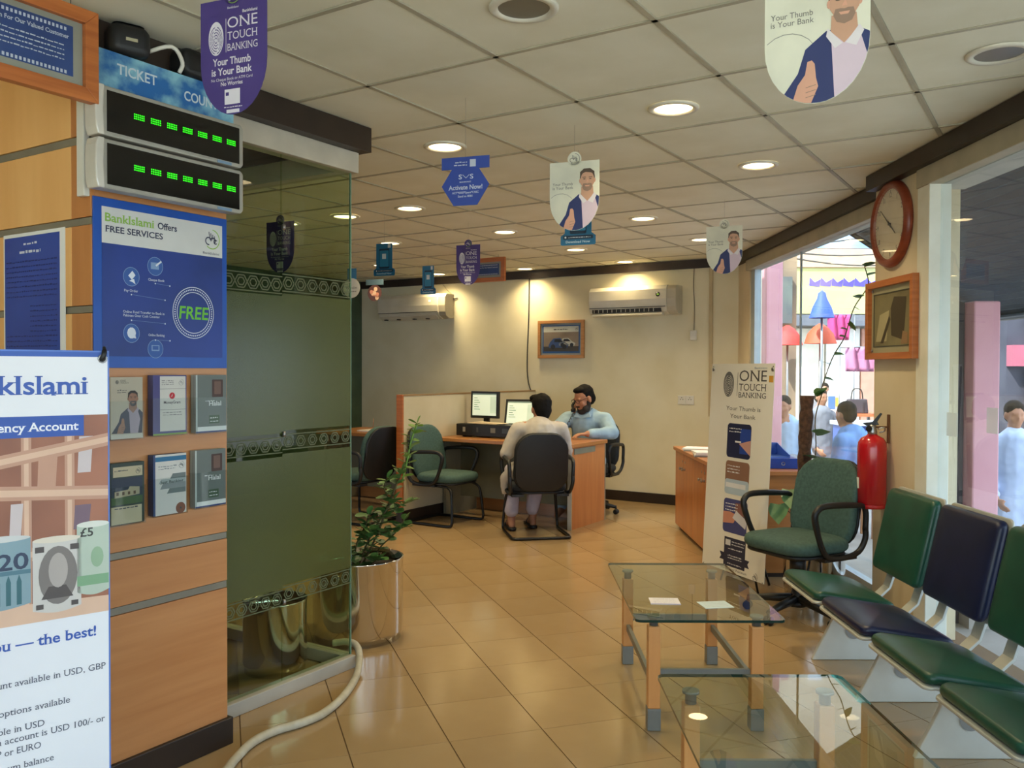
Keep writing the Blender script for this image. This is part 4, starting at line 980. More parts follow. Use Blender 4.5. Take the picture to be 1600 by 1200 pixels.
def phone_sign(x, y, zb, th, label, w=0.165, h=0.22):
    t = hanger('phone', x, y, zb, th, label, w, h, False)
    TEAL = mat('sign_teal', (36, 116, 156), 0.5, c2=(28, 96, 136), scale=4)
    b = w * 0.38
    MB().prism([(-w / 2, 0.006), (-w / 2 + 0.006, 0), (w / 2 - 0.006, 0), (w / 2, 0.006), (w / 2, h * 0.18), (b, h * 0.24), (b, h), (-b, h), (-b, h * 0.24), (-w / 2, h * 0.18)], -0.001, 0.001).build('card', TEAL, t)
    mb = MB().face(rrect(b * 1.25, h * 0.62, 0.008, 3, 0, h * 0.53), -0.0015, 1).face(rrect(b * 1.12, h * 0.50, 0.003, 2, 0, h * 0.53), -0.0019, 2).rect(-0.015, 0.015, h * 0.52, h * 0.68, -0.0023, 0).rect(b * 0.45, b * 0.8, h * 0.86, h * 0.98, -0.0015, 0)
    mb.face(rrect(w * 0.86, h * 0.075, 0.006, 3, 0, h * 0.155), -0.0015, 1); mb.face(disc(-w * 0.36, h * 0.155, 0.005, n=10), -0.002, 0); scribble(mb, -w * 0.28, w * 0.36, h * 0.145, 0.006, -0.002, 0, rnd)
    mb.build('phone_print', [flat((214, 222, 228)), flat((24, 50, 74)), flat((44, 128, 168))], t, fix=False)
    mb = MB(); text(mb, 'Download Now', 0, h * 0.045, 0.012, -0.0016, w=w * 0.7, align='c', serif=True, bold=True); mb.build('lettering', flat((196, 222, 236)), t, fix=False)
purple_sign(-0.735, 2.30, 2.068, -22, 'large purple shield sign with white fingerprint hanging in front of the displays')
man_sign(0.71, 2.05, 2.025, -26, 'largest hanging sign of a man in suit, at the top right')
man_sign(0.283, 4.0, 2.037, -20, 'mid-size white hanging sign of a man in suit, above the car picture')
man_sign(1.392, 5.73, 2.030, -24, 'smallest white hanging sign of a man in suit, beside the far window')
purple_sign(-0.335, 6.6, 2.035, -20, 'small purple shield sign hanging beside the small framed notice', 0.195)
purple_sign(-1.385, 5.2, 1.970, -24, 'purple shield sign seen through the green glass', 0.205)
phone_sign(0.335, 4.45, 2.035, -20, 'blue download sign peeking out below a hanging sign of a man in suit', 0.185, 0.26)
phone_sign(-0.875, 5.95, 2.035, -22, 'larger teal phone shaped sign hanging near the glass cabin edge')
phone_sign(-0.715, 7.40, 2.035, -24, 'smaller teal phone shaped sign hanging above the left air conditioner', 0.148, 0.24)
# SMS hexagon
t = hanger('sms', -0.195, 3.60, 2.075, -18, 'blue hexagonal SMS sign reading Activate Now', 0.21, 0.20, False)
SB = mat('sign_blue', (56, 84, 176), 0.5, c2=(50, 76, 164))
MB().prism([(0.052, 0), (0.105, 0.082), (0.060, 0.150), (0.105, 0.150), (0.105, 0.200), (-0.105, 0.200), (-0.105, 0.150), (-0.060, 0.150), (-0.105, 0.082), (-0.052, 0)], -0.001, 0.001).build('card', SB, t)
SW = flat((214, 222, 240))
for s, v, hh, ww, sf in (('S', 0.109, 0.020, 0.015, 1), ('S', 0.109, 0.020, 0.015, 1), ('BANKING', 0.094, 0.006, 0.050, 0), ('Activate Now!', 0.066, 0.019, 0.150, 1), ('ACT*0000*Space*CNIC', 0.049, 0.009, 0.118, 1), ('Send to 8081', 0.034, 0.009, 0.065, 1)):
    mb = MB(); xx = {0: -0.022, 1: 0.028}.get([0.109].count(v) and len([q for q in C.objects if q.parent == t and q.name.startswith('lettering')]), 0)
    text(mb, s, xx if v == 0.109 else 0, v, hh, -0.0016, w=ww, align='c', serif=bool(sf), bold=True); mb.build('lettering', SW, t, fix=False)
mb = MB().face([(-0.012, 0.128), (0.003, 0.114), (0.018, 0.128), (0.018, 0.125), (0.003, 0.111), (-0.012, 0.125)], -0.0016).rect(0.020, 0.046, 0.158, 0.188, -0.0016); scribble(mb, -0.045, 0.008, 0.176, 0.007, -0.0016, 0, rnd); scribble(mb, -0.05, 0.008, 0.164, 0.007, -0.0016, 0, rnd)
mb.build('envelope_print', SW, t, fix=False)
# two far signs
t = hanger('round', -1.475, 8.0, 2.05, -24, 'round white hanging sign at the edge of the glass cabin', 0.17, 0.27, False)
MB().prism(disc(0, 0.09, 0.09, n=24), -0.001, 0.001).build('disc_card', mat('sign_grey_white', (206, 202, 188), 0.5), t)
MB().prism([(-0.05, 0.17), (0.05, 0.17), (0.05, 0.27), (-0.05, 0.27)], 0.0012, 0.003).build('card', _M['sign_teal'], t)
mb = MB(); text(mb, 'iSahulat', 0.0, 0.085, 0.020, -0.0016, w=0.12, align='c', serif=True); scribble(mb, -0.04, 0.05, 0.055, 0.008, -0.0016, 0, rnd); mb.build('lettering', flat((84, 78, 74)), t, fix=False)
t = hanger('flower', -1.265, 8.0, 2.02, -24, 'hanging sign with pink and cream flower cluster near the far left', 0.2, 0.2, False)
MB().prism([(-0.095, 0.15), (0.095, 0.15), (0.095, 0.20), (-0.095, 0.20)], -0.001, 0.001).build('card', mat('sign_grey_blue', (74, 98, 112), 0.5), t)
mb = MB().prism(disc(0, 0.075, 0.075, n=16), -0.001, 0.001)
mb.build('round_card', flat((88, 54, 48)), t)
mb = MB()
for k in range(14):
    a = rnd.uniform(0, 6.28); r_ = rnd.uniform(0, 0.052); mb.face(disc(r_ * math.cos(a), 0.075 + r_ * math.sin(a), rnd.uniform(0.012, 0.022), n=9), -0.0015 - 0.0002 * k, k % 2)
mb.build('flower_print', [flat((226, 190, 160)), flat((204, 136, 112))], t, fix=False)
# ================================================================== FAR WALL FITTINGS
def on_far(b, z, out=0.0005): return EP(FARE - out, b, z)
ACW = mat('air_conditioner_white', (216, 210, 192), 0.35, c2=(208, 201, 180))
DARKG = mat('vent_dark', (44, 42, 38), 0.6)
def air_con(b, z, w, label, open_):
    t = thing('air_conditioner', label, 'air conditioner', on_far(b, z), TH_E2, 'split air conditioners on the far wall')
    h = 0.30
    prof = [(0.0, 0.0), (-0.10, 0.0), (-0.165, 0.03), (-0.185, 0.075), (-0.195, 0.16), (-0.19, 0.26), (-0.165, 0.295), (-0.15, 0.30), (0.0, 0.30)]
    MB().prism(prof, 0.0, w - 0.10, 'yz').build('front_cover', ACW, t, 0.004)
    MB().prism([(y * 0.96, zz * 0.97 + 0.004) for y, zz in prof], w - 0.10, w, 'yz').build('side_box', mat('air_conditioner_side', (192, 184, 162), 0.4), t, 0.004)
    MB().box(0.01, w - 0.11, -0.1975, -0.186, 0.078, 0.084).build('cover_seam', DARKG, t)
    if open_:
        MB().box(0.04, w - 0.16, -0.187, -0.12, 0.030, 0.066).build('air_outlet', DARKG, t)
        for k in range(14): MB().box(0.06 + k * (w - 0.25) / 14, 0.066 + k * (w - 0.25) / 14, -0.1885, -0.17, 0.032, 0.064).build('vent_fin', ACW, t)
        MB().box(0.04, w - 0.14, -0.010, 0.010, -0.075, 0.075, T(0, -0.165, 0.003) @ R(84, 'X') @ Matrix.Scale(0.45, 4, (0, 0, 1))).build('louvre', ACW, t, 0.003)
        d = MB().lathe([(0.022, 0), (0.024, 0.003), (0.0001, 0.004)], 18, T(w - 0.19, -0.193, 0.205) @ R(90, 'X')).build('round_display', BLACKP, t)
        mb = MB().face([(w - 0.205, 0.200), (w - 0.185, 0.192), (w - 0.172, 0.206), (w - 0.190, 0.214)], -0.1985); mb.build('green_leaf_mark', mat('leaf_mark', (150, 200, 70), 0.4, emit=(150, 200, 70), es=0.3), d, fix=False)
    else:
        MB().box(0.02, w - 0.13, -0.006, 0.006, -0.06, 0.06, T(0, -0.150, 0.020) @ R(52, 'X') @ Matrix.Scale(0.6, 4, (0, 0, 1))).build('louvre', ACW, t, 0.003)
        for x in (0.10, 0.30, 0.55, 0.75): MB().box(x, x + 0.03, -0.185, -0.14, -0.006, 0.006).build('louvre_clip', DARKG, t)
        MB().box(w - 0.24, w - 0.21, -0.1965, -0.19, 0.20, 0.225).build('indicator_window', mat('indicator', (235, 232, 220), 0.2, emit=(255, 250, 230), es=0.6), t)
        MB().tube([(w, -0.02, 0.24), (w + 0.05, -0.012, 0.245), (w + 0.06, -0.008, 0.245)], 0.006, 6).build('pipe', BLACKM, t)
        MB().tube(smooth_path([(w - 0.02, -0.02, 0.295), (w - 0.10, -0.012, 0.36), (w - 0.16, -0.014, 0.42)], 4), 0.007, 6).build('refrigerant_pipe', mat('pale_pipe', (190, 180, 150), 0.6), t)
    return t
air_con(-4.30, 1.965, 0.98, 'white split air conditioner with open louvre, right of the car picture', True)
air_con(-7.26, 2.005, 1.04, 'white split air conditioner with closed flap, at the left of the far wall', False)
# framed car picture
t = thing('car_picture', 'framed picture of a blue and white car on the far wall', 'picture', on_far(-5.03, 1.525), TH_E2)
PW_, PH_ = 0.585, 0.42
frame_border('frame', PW_, PH_, 0.034, 0.03, wood('pale_oak_frame', (188, 136, 78), (166, 112, 58), 0.4, 'x', 5), t)
MB().box(0.034, PW_ - 0.034, -0.014, -0.004, 0.034, PH_ - 0.034).build('mount', mat('mount_grey', (150, 156, 158), 0.4), t)
mb = MB().rect(0.055, PW_ - 0.055, 0.055, PH_ - 0.055, -0.0145, 0).rect(0.07, PW_ - 0.07, 0.075, PH_ - 0.065, -0.0149, 1).rect(0.07, PW_ - 0.07, PH_ - 0.13, PH_ - 0.065, -0.0153, 2)
mb.rect(0.07, PW_ - 0.07, 0.075, 0.13, -0.0153, 3)
def car(x, z, k, m, mw):
    mb.face([(x, z), (x + 0.9 * k, z), (x + 0.98 * k, z + 0.14 * k), (x + 0.78 * k, z + 0.24 * k), (x + 0.55 * k, z + 0.42 * k), (x + 0.22 * k, z + 0.40 * k), (x + 0.05 * k, z + 0.24 * k), (x - 0.02 * k, z + 0.1 * k)], -0.0157, m)
    mb.face([(x + 0.26 * k, z + 0.24 * k), (x + 0.70 * k, z + 0.24 * k), (x + 0.53 * k, z + 0.38 * k), (x + 0.28 * k, z + 0.37 * k)], -0.0161, 5)
    for q in (0.2, 0.76): mb.face(disc(x + q * k, z + 0.01, 0.11 * k, n=14), -0.0165, 5)
car(0.27, 0.135, 0.21, mi_ := 2, 5); car(0.14, 0.115, 0.26, 4, 5)
scribble(mb, 0.20, 0.38, PH_ - 0.105, 0.016, -0.0157, 5, rnd); logo(mb, PW_ - 0.095, PH_ - 0.097, 0.018, -0.0157, 5, 5, 8)
mb.build('print', [flat((44, 92, 160)), mat('car_photo_dusk', (160, 140, 122), 0.5, c2=(126, 106, 90), scale=4), flat((206, 204, 196)), flat((70, 60, 52)), flat((60, 84, 140)), flat((36, 36, 44))], t, fix=False)
MB().box(0.034, PW_ - 0.034, -0.024, -0.022, 0.034, PH_ - 0.034).build('glazing', glass('picture_glass', (0.97, 0.98, 0.97), 1.35), t)
# switch box, socket pair, cables
t = thing('switch_box', 'small white switch box hanging on its cable, right of the air conditioner', 'switch', on_far(-3.225, 1.70), TH_E2)
MB().box(0, 0.065, -0.035, 0, 0, 0.10).build('box', WHITEP, t, 0.006)
MB().box(0.02, 0.045, -0.041, -0.035, 0.035, 0.065).build('rocker', WHITEP, t, 0.002)
MB().tube(smooth_path([(0.035, -0.012, 0.10), (0.036, -0.008, 0.35), (0.024, -0.006, 0.55), (0.03, -0.006, 0.73)], 4), 0.004, 6).build('cable', mat('grey_cable', (120, 112, 96), 0.6), t)
t = thing('wall_socket', 'twin white wall sockets low on the far wall beside the banner', 'socket', on_far(-3.36, 1.045), TH_E2)
for k in range(2):
    s_ = MB().box(k * 0.088, k * 0.088 + 0.085, -0.012, 0, 0, 0.09).build('socket_plate', WHITEP, t, 0.003)
    for dx, dz in ((0.03, 0.05), (0.055, 0.05), (0.042, 0.068)): MB().box(k * 0.088 + dx - 0.004, k * 0.088 + dx + 0.004, -0.0125, -0.0115, dz - 0.004, dz + 0.004).build('pin_hole', DARKG, s_)
o = MB().tube(smooth_path([EP(FARE - 0.02, -5.15, 2.43), EP(FARE - 0.012, -5.16, 2.0), EP(FARE - 0.01, -5.18, 1.5), EP(FARE - 0.012, -5.16, 1.25), EP(FARE - 0.12, -5.02, 1.0), EP(7.9, -4.9, 0.80)], 5), 0.006, 6).build('hanging_cable', BLACKM)
tag(o, 'black cable running down the far wall to the desk', 'cable')
o = MB().box(0, 0.035, -0.025, 0, 0, 1.50).build('wall_conduit', mat('conduit', (196, 178, 140), 0.5), None, 0.003, on_far(-3.03, 0.93), TH_E2)
tag(o, 'beige vertical cable conduit in the far right corner', 'conduit')
# ================================================================== PARTITION AND DESKS
t = thing('partition_screen', 'low cream partition wall with brown wooden end between the two desks', 'partition', EP(6.10, -5.06), TH_E2)
MB().box(-0.06, 0.0, 0.02, FARE - 6.10 - 0.002, 0.11, 1.150).build('panel', mat('partition_cream', (216, 204, 172), 0.7, c2=(206, 192, 156), scale=2), t)
MB().box(-0.066, 0.006, 0.0, 0.02, 0.11, 1.165).build('end_post', WOODF, t, 0.002)
MB().box(-0.066, 0.006, 0.02, FARE - 6.10 - 0.032, 1.150, 1.165).build('cap_rail', wood('cap_wood', (160, 128, 84), (140, 108, 66)), t)
MB().box(-0.066, 0.012, -0.006, FARE - 6.10 - 0.021, 0.0005, 0.11).build('plinth', TRIM, t, 0.002)
def desk(b0, b1, label, grp):
    t = thing('office_desk', label, 'desk', EP(6.58, b0), TH_E2, grp)
    w = b1 - b0
    MB().box(0, w, 0, 0.72, 0.715, 0.75).build('desktop', WOODD, t, 0.005)
    MB().box(0.02, w - 0.06, 0.34, 0.355, 0.16, 0.714).build('modesty_panel', mat('grey_green_board', (112, 108, 84), 0.6), t)
    sd = MB().box(w - 0.052, w - 0.022, 0.062, 0.70, 0.0005, 0.714).build('side_panel', wood('desk_side_wood', (200, 134, 80), (182, 114, 64), 0.35, 'z'), t)
    for y0, y1 in ((0.045, 0.062), (0.70, 0.712)): MB().box(w - 0.054, w - 0.018, y0, y1, 0.0005, 0.714).build('edge_strip', mat('silver_edge', (176, 172, 158), 0.35, 0.3), sd)
    MB().box(0.02, 0.05, 0.10, 0.70, 0.0005, 0.714).build('side_panel', mat('grey_board', (140, 134, 112), 0.5), t)
    MB().box(w - 0.0215, w - 0.016, 0.10, 0.50, 0.655, 0.705).build('grey_rail', mat('rail_grey', (120, 124, 110), 0.4), t)
    MB().box(0.06, w - 0.06, 0.60, 0.62, 0.0005, 0.14).build('foot_board', WOODD, t)
    return t
desk(-5.045, -3.585, 'long wooden desk with computers where the clerk sits', 'wooden desks')
desk(-6.62, -5.135, 'wooden desk behind the low partition at the left', 'wooden desks')
# monitors
def monitor(a, b, zb, th, tilt, label, w=0.315, h=0.265, stand=0.05):
    t = thing('monitor', label, 'monitor', EP(a, b, zb), th, 'desktop monitors')
    M = T(0, 0, stand) @ R(-tilt, 'X')
    c = MB().box(-w / 2, w / 2, -0.02, 0.02, 0, h, M).build('casing', BLACKP, t, 0.004)
    MB().rect(-w / 2 + 0.022, w / 2 - 0.022, 0.026, h - 0.022, -0.0206, 0, M).build('screen', mat('screen_glow', (214, 222, 200), 0.3, emit=(206, 218, 190), es=0.75), c, fix=False)
    mb = MB().rect(-w / 2 + 0.022, w / 2 - 0.022, h - 0.036, h - 0.022, -0.0212, 1, M).rect(w / 2 - 0.09, w / 2 - 0.022, 0.05, h - 0.05, -0.0212, 0, M)
    for k in range(6): mb.rect(-w / 2 + 0.04, -w / 2 + 0.04 + 0.04 + 0.015 * (k % 3), h - 0.07 - k * 0.022, h - 0.064 - k * 0.022, -0.0214, 1, M)
    mb.build('screen_content', [mat('screen_pale', (196, 210, 190), 0.3, emit=(190, 206, 180), es=0.6), mat('screen_text', (120, 136, 126), 0.3, emit=(110, 130, 120), es=0.4)], c, fix=False)
    MB().box(-0.03, 0.03, 0.02, 0.045, 0.0, stand + 0.09).build('stand', BLACKP, t)
    MB().lathe([(0.085, 0), (0.085, 0.008), (0.03, 0.016)], 20, T(0, 0.03, 0)).build('base', BLACKP, t)
# black box with drawers under the monitors
t = thing('cash_counter_box', 'long black machine box under the monitors on the desk', 'machine box', EP(6.78, -4.95, 0.7505), TH_E2)
MB().box(0, 0.62, 0, 0.22, 0.012, 0.125).build('housing', BLACKP, t, 0.006)
for x, w_, c_ in ((0.08, 0.03, (150, 150, 140)), (0.24, 0.02, (70, 70, 66)), (0.40, 0.055, (120, 120, 112)), (0.53, 0.07, (64, 74, 84))): MB().box(x, x + w_, -0.003, 0.0, 0.05, 0.095).build('front_fitting', flat(c_), t)
for x in (0.04, 0.56): MB().box(x, x + 0.03, 0.05, 0.17, 0, 0.012).build('foot', BLACKP, t)
mb = MB(); 
t = thing('paper_bundle', 'loose cream papers lying on the black machine box', 'papers', EP(6.80, -4.80, 0.882), TH_E2)
for k in range(3): MB().box(-0.02 + 0.02 * k, 0.30 + 0.03 * k, -0.02 + 0.03 * k, 0.15, 0.0015 + 0.004 * k, 0.0045 + 0.004 * k, R(4 - 5 * k, 'Z') @ R(1.0, 'Y')).build('sheet', mat('aged_paper', (226, 206, 172), 0.7), t)
monitor(7.10, -4.83, 0.7505, TH_E2 + 3, 2, 'upright monitor with bright document screen, left of the two', stand=0.165)
monitor(7.06, -4.40, 0.7505, TH_E2 + 14, 16, 'tilted back monitor with grey green screen, right of the two', stand=0.10)
# desk clutter
t = thing('open_ledger', 'open brown ledger under the clerk\'s hand on the desk', 'ledger', EP(6.72, -3.95, 0.7505), TH_E2 + 10)
MB().box(-0.17, 0.17, 0, 0.24, 0, 0.010).build('cover', mat('ledger_brown', (138, 84, 48), 0.6), t)
for s in (-1, 1): MB().box(0.006 if s > 0 else -0.16, 0.16 if s > 0 else -0.006, 0.008, 0.232, 0.0102, 0.024).build('page_block', mat('ledger_page', (224, 196, 150), 0.7), t)
t = thing('desk_papers', 'scattered papers and pen on the right corner of the desk', 'papers', EP(6.60, -3.80, 0.7505), TH_E2 - 6)
for k, (x, y, a) in enumerate(((0, 0, 0), (0.10, 0.01, 20))): MB().box(x - 0.07, x + 0.07, y, y + 0.10, 0.0008 * k, 0.0008 * k + 0.0007, R(a, 'Z')).build('sheet', PAPER, t)
MB().tube([(0.0, 0.02, 0.006), (0.12, 0.05, 0.006)], 0.004, 6).build('pen', METAL, t)
t = thing('papers_and_pens', 'papers and dark pen tray on the desk behind the partition', 'papers', EP(6.75, -6.05, 0.7505), TH_E2)
MB().box(-0.15, 0.15, 0, 0.2, 0, 0.012).build('paper_stack', PAPER, t)
MB().box(0.02, 0.12, 0.03, 0.06, 0.0125, 0.028).build('pen_tray', BLACKP, t)
MB().tube([(-0.02, 0.1, 0.014), (-0.03, 0.12, 0.13)], 0.003, 6).build('pen', WOODF, t)

# ================================================================== CHAIRS
def seat_poly(w, d, r=0.12):
    return rrect(w, d, r, 5)
def back_fn(th0, tilt, curve):
    # maps pad (x, y, t) to an upright curved backrest; y runs up
    def f(x, y, z):
        yy = -curve * (1 - (x / 0.24) ** 2) + 0.0
        return (x, -z + yy + curve - (y) * math.sin(tilt), y * math.cos(tilt))
    return f
def chair_top(t, fab, arm_m, zs, arms=True, loops=True):
    # seat and backrest; chair faces +y, origin on the floor under the seat centre
    MB().cushion(seat_poly(0.48, 0.46), 0.075, 0.45, 0.012, T(0, 0.02, zs - 0.075)).build('seat', fab, t)
    MB().cushion(seat_poly(0.46, 0.43), 0.02, 0.4, 0, T(0, 0.02, zs - 0.093)).build('seat_pan', BLACKP, t)
    tl = math.radians(10)
    P = []
    for (x, y) in rrect(0.46, 0.50, 0.14, 5):
        y2 = y; k = 1.0 - 0.10 * max(0, (y2 / 0.25)) ** 2
        P.append((x * k, y2))
    Mb = T(0, -0.235, zs + 0.175)
    MB().cushion(P, 0.06, 0.45, 0.008, Mb, fn=lambda x, y, z: (x, z - 0.03 - (y) * math.sin(tl) + 0.55 * x * x, y * math.cos(tl))).build('backrest', fab, t)
    MB().cushion([(p[0] * 0.97, p[1] * 0.98) for p in P], 0.022, 0.4, 0.0, Mb, fn=lambda x, y, z: (x, z - 0.052 - (y) * math.sin(tl) + 0.55 * x * x, y * math.cos(tl))).build('back_shell', arm_m, t)
    if arms:
        for s in (-1, 1):
            pts = [(s * 0.265, -0.235, zs + 0.05), (s * 0.27, -0.225, zs + 0.17), (s * 0.275, -0.13, zs + 0.195), (s * 0.275, 0.08, zs + 0.205), (s * 0.272, 0.15, zs + 0.18), (s * 0.268, 0.155, zs + 0.12), (s * 0.258, 0.09, zs - 0.03), (s * 0.248, 0.02, zs - 0.085), (s * 0.245, -0.10, zs - 0.095), (s * 0.25, -0.20, zs - 0.07), (s * 0.263, -0.237, zs + 0.0), (s * 0.265, -0.235, zs + 0.06)]
            pp = smooth_path(pts, 4); MB().tube(pp, [0.018 if 8 < i < 22 else 0.016 for i in range(len(pp))], 8).build('armrest', arm_m, t)
            MB().box(s * 0.19 - 0.05, s * 0.19 + 0.05, -0.20, 0.05, zs - 0.112, zs - 0.092).build('arm_bracket', BLACKP, t)
def sled_chair(name, label, loc, rz, fab):
    t = thing(name, label, 'chair', loc, rz, 'visitor chairs with sled bases')
    zs = 0.46
    chair_top(t, fab, BLACKP, zs)
    pts = []
    side = [(-0.20, -0.10, zs - 0.105), (-0.20, 0.12, zs - 0.105), (-0.205, 0.19, zs - 0.12), (-0.22, 0.225, zs - 0.17), (-0.238, 0.245, 0.10), (-0.242, 0.245, 0.04), (-0.243, 0.21, 0.014), (-0.245, 0.0, 0.014), (-0.245, -0.20, 0.014), (-0.235, -0.245, 0.014), (-0.20, -0.262, 0.014), (0.0, -0.262, 0.014)]
    pts = side + [(-x, y, z) for x, y, z in side[-2::-1]]
    MB().tube(smooth_path(pts, 3), 0.0125, 8).build('sled_frame', BLACKM, t)
    return t
sled_chair('visitor_chair', 'empty green visitor chair with black arm loops in front of the desk', (-0.60, 7.93, 0), -122.7, GREENF)
sled_chair('visitor_chair', 'black visitor chair seen from behind, with the customer in it', (0.205, 7.36, 0), 9.8, BLACKF)
sled_chair('visitor_chair', 'dark green visitor chair half hidden behind the partition end', (-1.39, 8.02, 0), 57.3, GREENF)
def swivel_chair(label, loc, rz, fab, zs, base_rot=20, group='swivel office chairs', backk=1.0):
    t = thing('swivel_chair', label, 'chair', loc, rz, group)
    chair_top(t, fab, BLACKP, zs)
    MB().lathe([(0.045, zs - 0.12), (0.045, zs - 0.20), (0.028, zs - 0.21), (0.028, 0.09), (0.05, 0.085), (0.05, 0.06)], 16).build('gas_lift', BLACKP, t)
    MB().box(-0.10, 0.10, -0.12, 0.12, zs - 0.125, zs - 0.094).build('tilt_plate', BLACKM, t)
    for k in range(5):
        a = 2 * PI * k / 5 + math.radians(base_rot); c_, s_ = math.cos(a), math.sin(a)
        MB().tube([(0.03 * c_, 0.03 * s_, 0.10), (0.15 * c_, 0.15 * s_, 0.088), (0.285 * c_, 0.285 * s_, 0.068)], [0.026, 0.023, 0.016], 8).build('base_arm', BLACKP, t)
        cs = MB().tube([(0.285 * c_, 0.285 * s_, 0.068), (0.285 * c_, 0.285 * s_, 0.042)], 0.008, 6).build('caster', BLACKM, t)
        for q in (-1, 1):
            M = T(0.285 * c_ - q * 0.014 * s_, 0.285 * s_ + q * 0.014 * c_, 0.025) @ R(math.degrees(a), 'Z') @ R(90, 'X')
            MB().lathe([(0.015, -0.009), (0.0248, -0.006), (0.0248, 0.006), (0.015, 0.009)], 14, M).build('caster_wheel', BLACKP, cs)
    return t
swivel_chair('black swivel chair the clerk sits on behind the desk', (0.76, 8.53, 0), 152, BLACKF, 0.47, 36)
swivel_chair('green swivel armchair between the standing banner and the waiting bench', (1.63, 4.93, 0), 118, GREENF, 0.465, -42)
# ================================================================== PEOPLE
def capsule(mb, a, b, ra, rb, n=12):
    a = Vector(a); b = Vector(b); d = b - a; L_ = max(d.length, 1e-6); d /= L_
    u = d.orthogonal().normalized(); w = d.cross(u); rings = []
    for i in range(5): t_ = PI / 2 * i / 4; rings.append((a - d * (ra * math.cos(t_)), max(ra * math.sin(t_), 1e-4)))
    for i in range(5): t_ = PI / 2 * i / 4; rings.append((b + d * (rb * math.sin(t_)), max(rb * math.cos(t_), 1e-4)))
    vs = []; fs = []
    for c_, r_ in rings:
        for j in range(n): q = 2 * PI * j / n; vs.append(c_ + (u * math.cos(q) + w * math.sin(q)) * r_)
    for i in range(len(rings) - 1):
        for j in range(n): j2 = (j + 1) % n; fs.append((i * n + j, i * n + j2, (i + 1) * n + j2, (i + 1) * n + j))
    fs += [tuple(range(n)), tuple((len(rings) - 1) * n + j for j in range(n))]
    mb.add(vs, fs, None, 0, True)
def chain(mb, pts, rs):
    for i in range(len(pts) - 1): capsule(mb, pts[i], pts[i + 1], rs[i], rs[i + 1])
def fuse(mb, name, m, parent, voxel, smooth=4, wobble=0.0):
    # fuse overlapping volumes into one continuous skin
    me = bpy.data.meshes.new('tmp'); me.from_pydata(mb.v, [], mb.f)
    bm = bmesh.new(); bm.from_mesh(me); bmesh.ops.recalc_face_normals(bm, faces=bm.faces); bm.to_mesh(me); bm.free()
    o = bpy.data.objects.new('tmp', me); C.objects.link(o)
    r_ = o.modifiers.new('r', 'REMESH'); r_.mode = 'VOXEL'; r_.voxel_size = voxel; r_.use_smooth_shade = True
    s_ = o.modifiers.new('s', 'SMOOTH'); s_.factor = 0.5; s_.iterations = smooth
    if wobble:
        tx = bpy.data.textures.new('cloth_folds', 'CLOUDS'); tx.noise_scale = 0.07
        dd = o.modifiers.new('d', 'DISPLACE'); dd.texture = tx; dd.strength = wobble; dd.mid_level = 0.5; dd.texture_coords = 'LOCAL'
    out = bpy.data.meshes.new_from_object(o.evaluated_get(bpy.context.evaluated_depsgraph_get()))
    out.name = name
    bpy.data.objects.remove(o); bpy.data.meshes.remove(me)
    out.materials.clear(); out.materials.append(m)
    for p in out.polygons: p.use_smooth = True
    return link(name, out, parent)
def head_geo(mb, c, yaw, pitch, k=1.0, beard=False):
    # head facing +y when yaw = 0; returns its matrix
    M = T(*c) @ R(yaw, 'Z') @ R(pitch, 'X') @ Matrix.Scale(k, 4)
    def E_(p, r, n=14): mb.ell(p, r, n, M)
    E_((0, -0.012, 0.03), (0.076, 0.095, 0.092)); E_((0, 0.018, -0.03), (0.062, 0.072, 0.085)); E_((0, 0.05, -0.085), (0.036, 0.035, 0.028))
    E_((0, 0.092, -0.012), (0.014, 0.018, 0.024), 10); E_((0, 0.085, 0.012), (0.010, 0.014, 0.03), 8)
    E_((0, 0.083, -0.058), (0.026, 0.010, 0.009), 8)
    for s in (-1, 1):
        E_((s * 0.078, -0.005, -0.005), (0.012, 0.022, 0.034), 8); E_((s * 0.030, 0.078, 0.030), (0.026, 0.012, 0.009), 8); E_((s * 0.04, 0.06, -0.02), (0.024, 0.02, 0.022), 8)
    return M
def hand_geo(mb, wrist, d, palm_n, curl_=0.5, side=1, k=1.0):
    # palm + five fingers.  d: direction of fingers, palm_n: direction the palm faces
    w = Vector(wrist); d = Vector(d).normalized(); n = Vector(palm_n); n = (n - d * n.dot(d)).normalized(); s_ = d.cross(n) * side
    for q in (-1, -0.33, 0.33, 1): capsule(mb, w + s_ * 0.010 * q, w + d * 0.085 * k + s_ * 0.028 * q * k, 0.015 * k, 0.011 * k, 8)
    for q, ln in ((-1, 0.070), (-0.33, 0.082), (0.33, 0.078), (1, 0.060)):
        p = w + d * 0.085 * k + s_ * 0.030 * q * k; a = curl_ * 0.6; dd = d.copy(); seg = ln * k / 3
        for i in range(3):
            dd = (dd * math.cos(a) + n * math.sin(a)); dd.normalize(); n2 = p + dd * seg; capsule(mb, p, n2, 0.0092 - 0.0008 * i, 0.0086 - 0.0008 * i, 8); p = n2
    p = w + d * 0.03 * k - s_ * 0.03 * k; q_ = (d * 0.75 - s_ * 0.55 + n * 0.35).normalized(); p2 = p + q_ * 0.04 * k; capsule(mb, p, p2, 0.012, 0.0105, 8); capsule(mb, p2, p2 + (d * 0.85 + n * 0.5).normalized() * 0.032 * k, 0.0105, 0.009, 8)

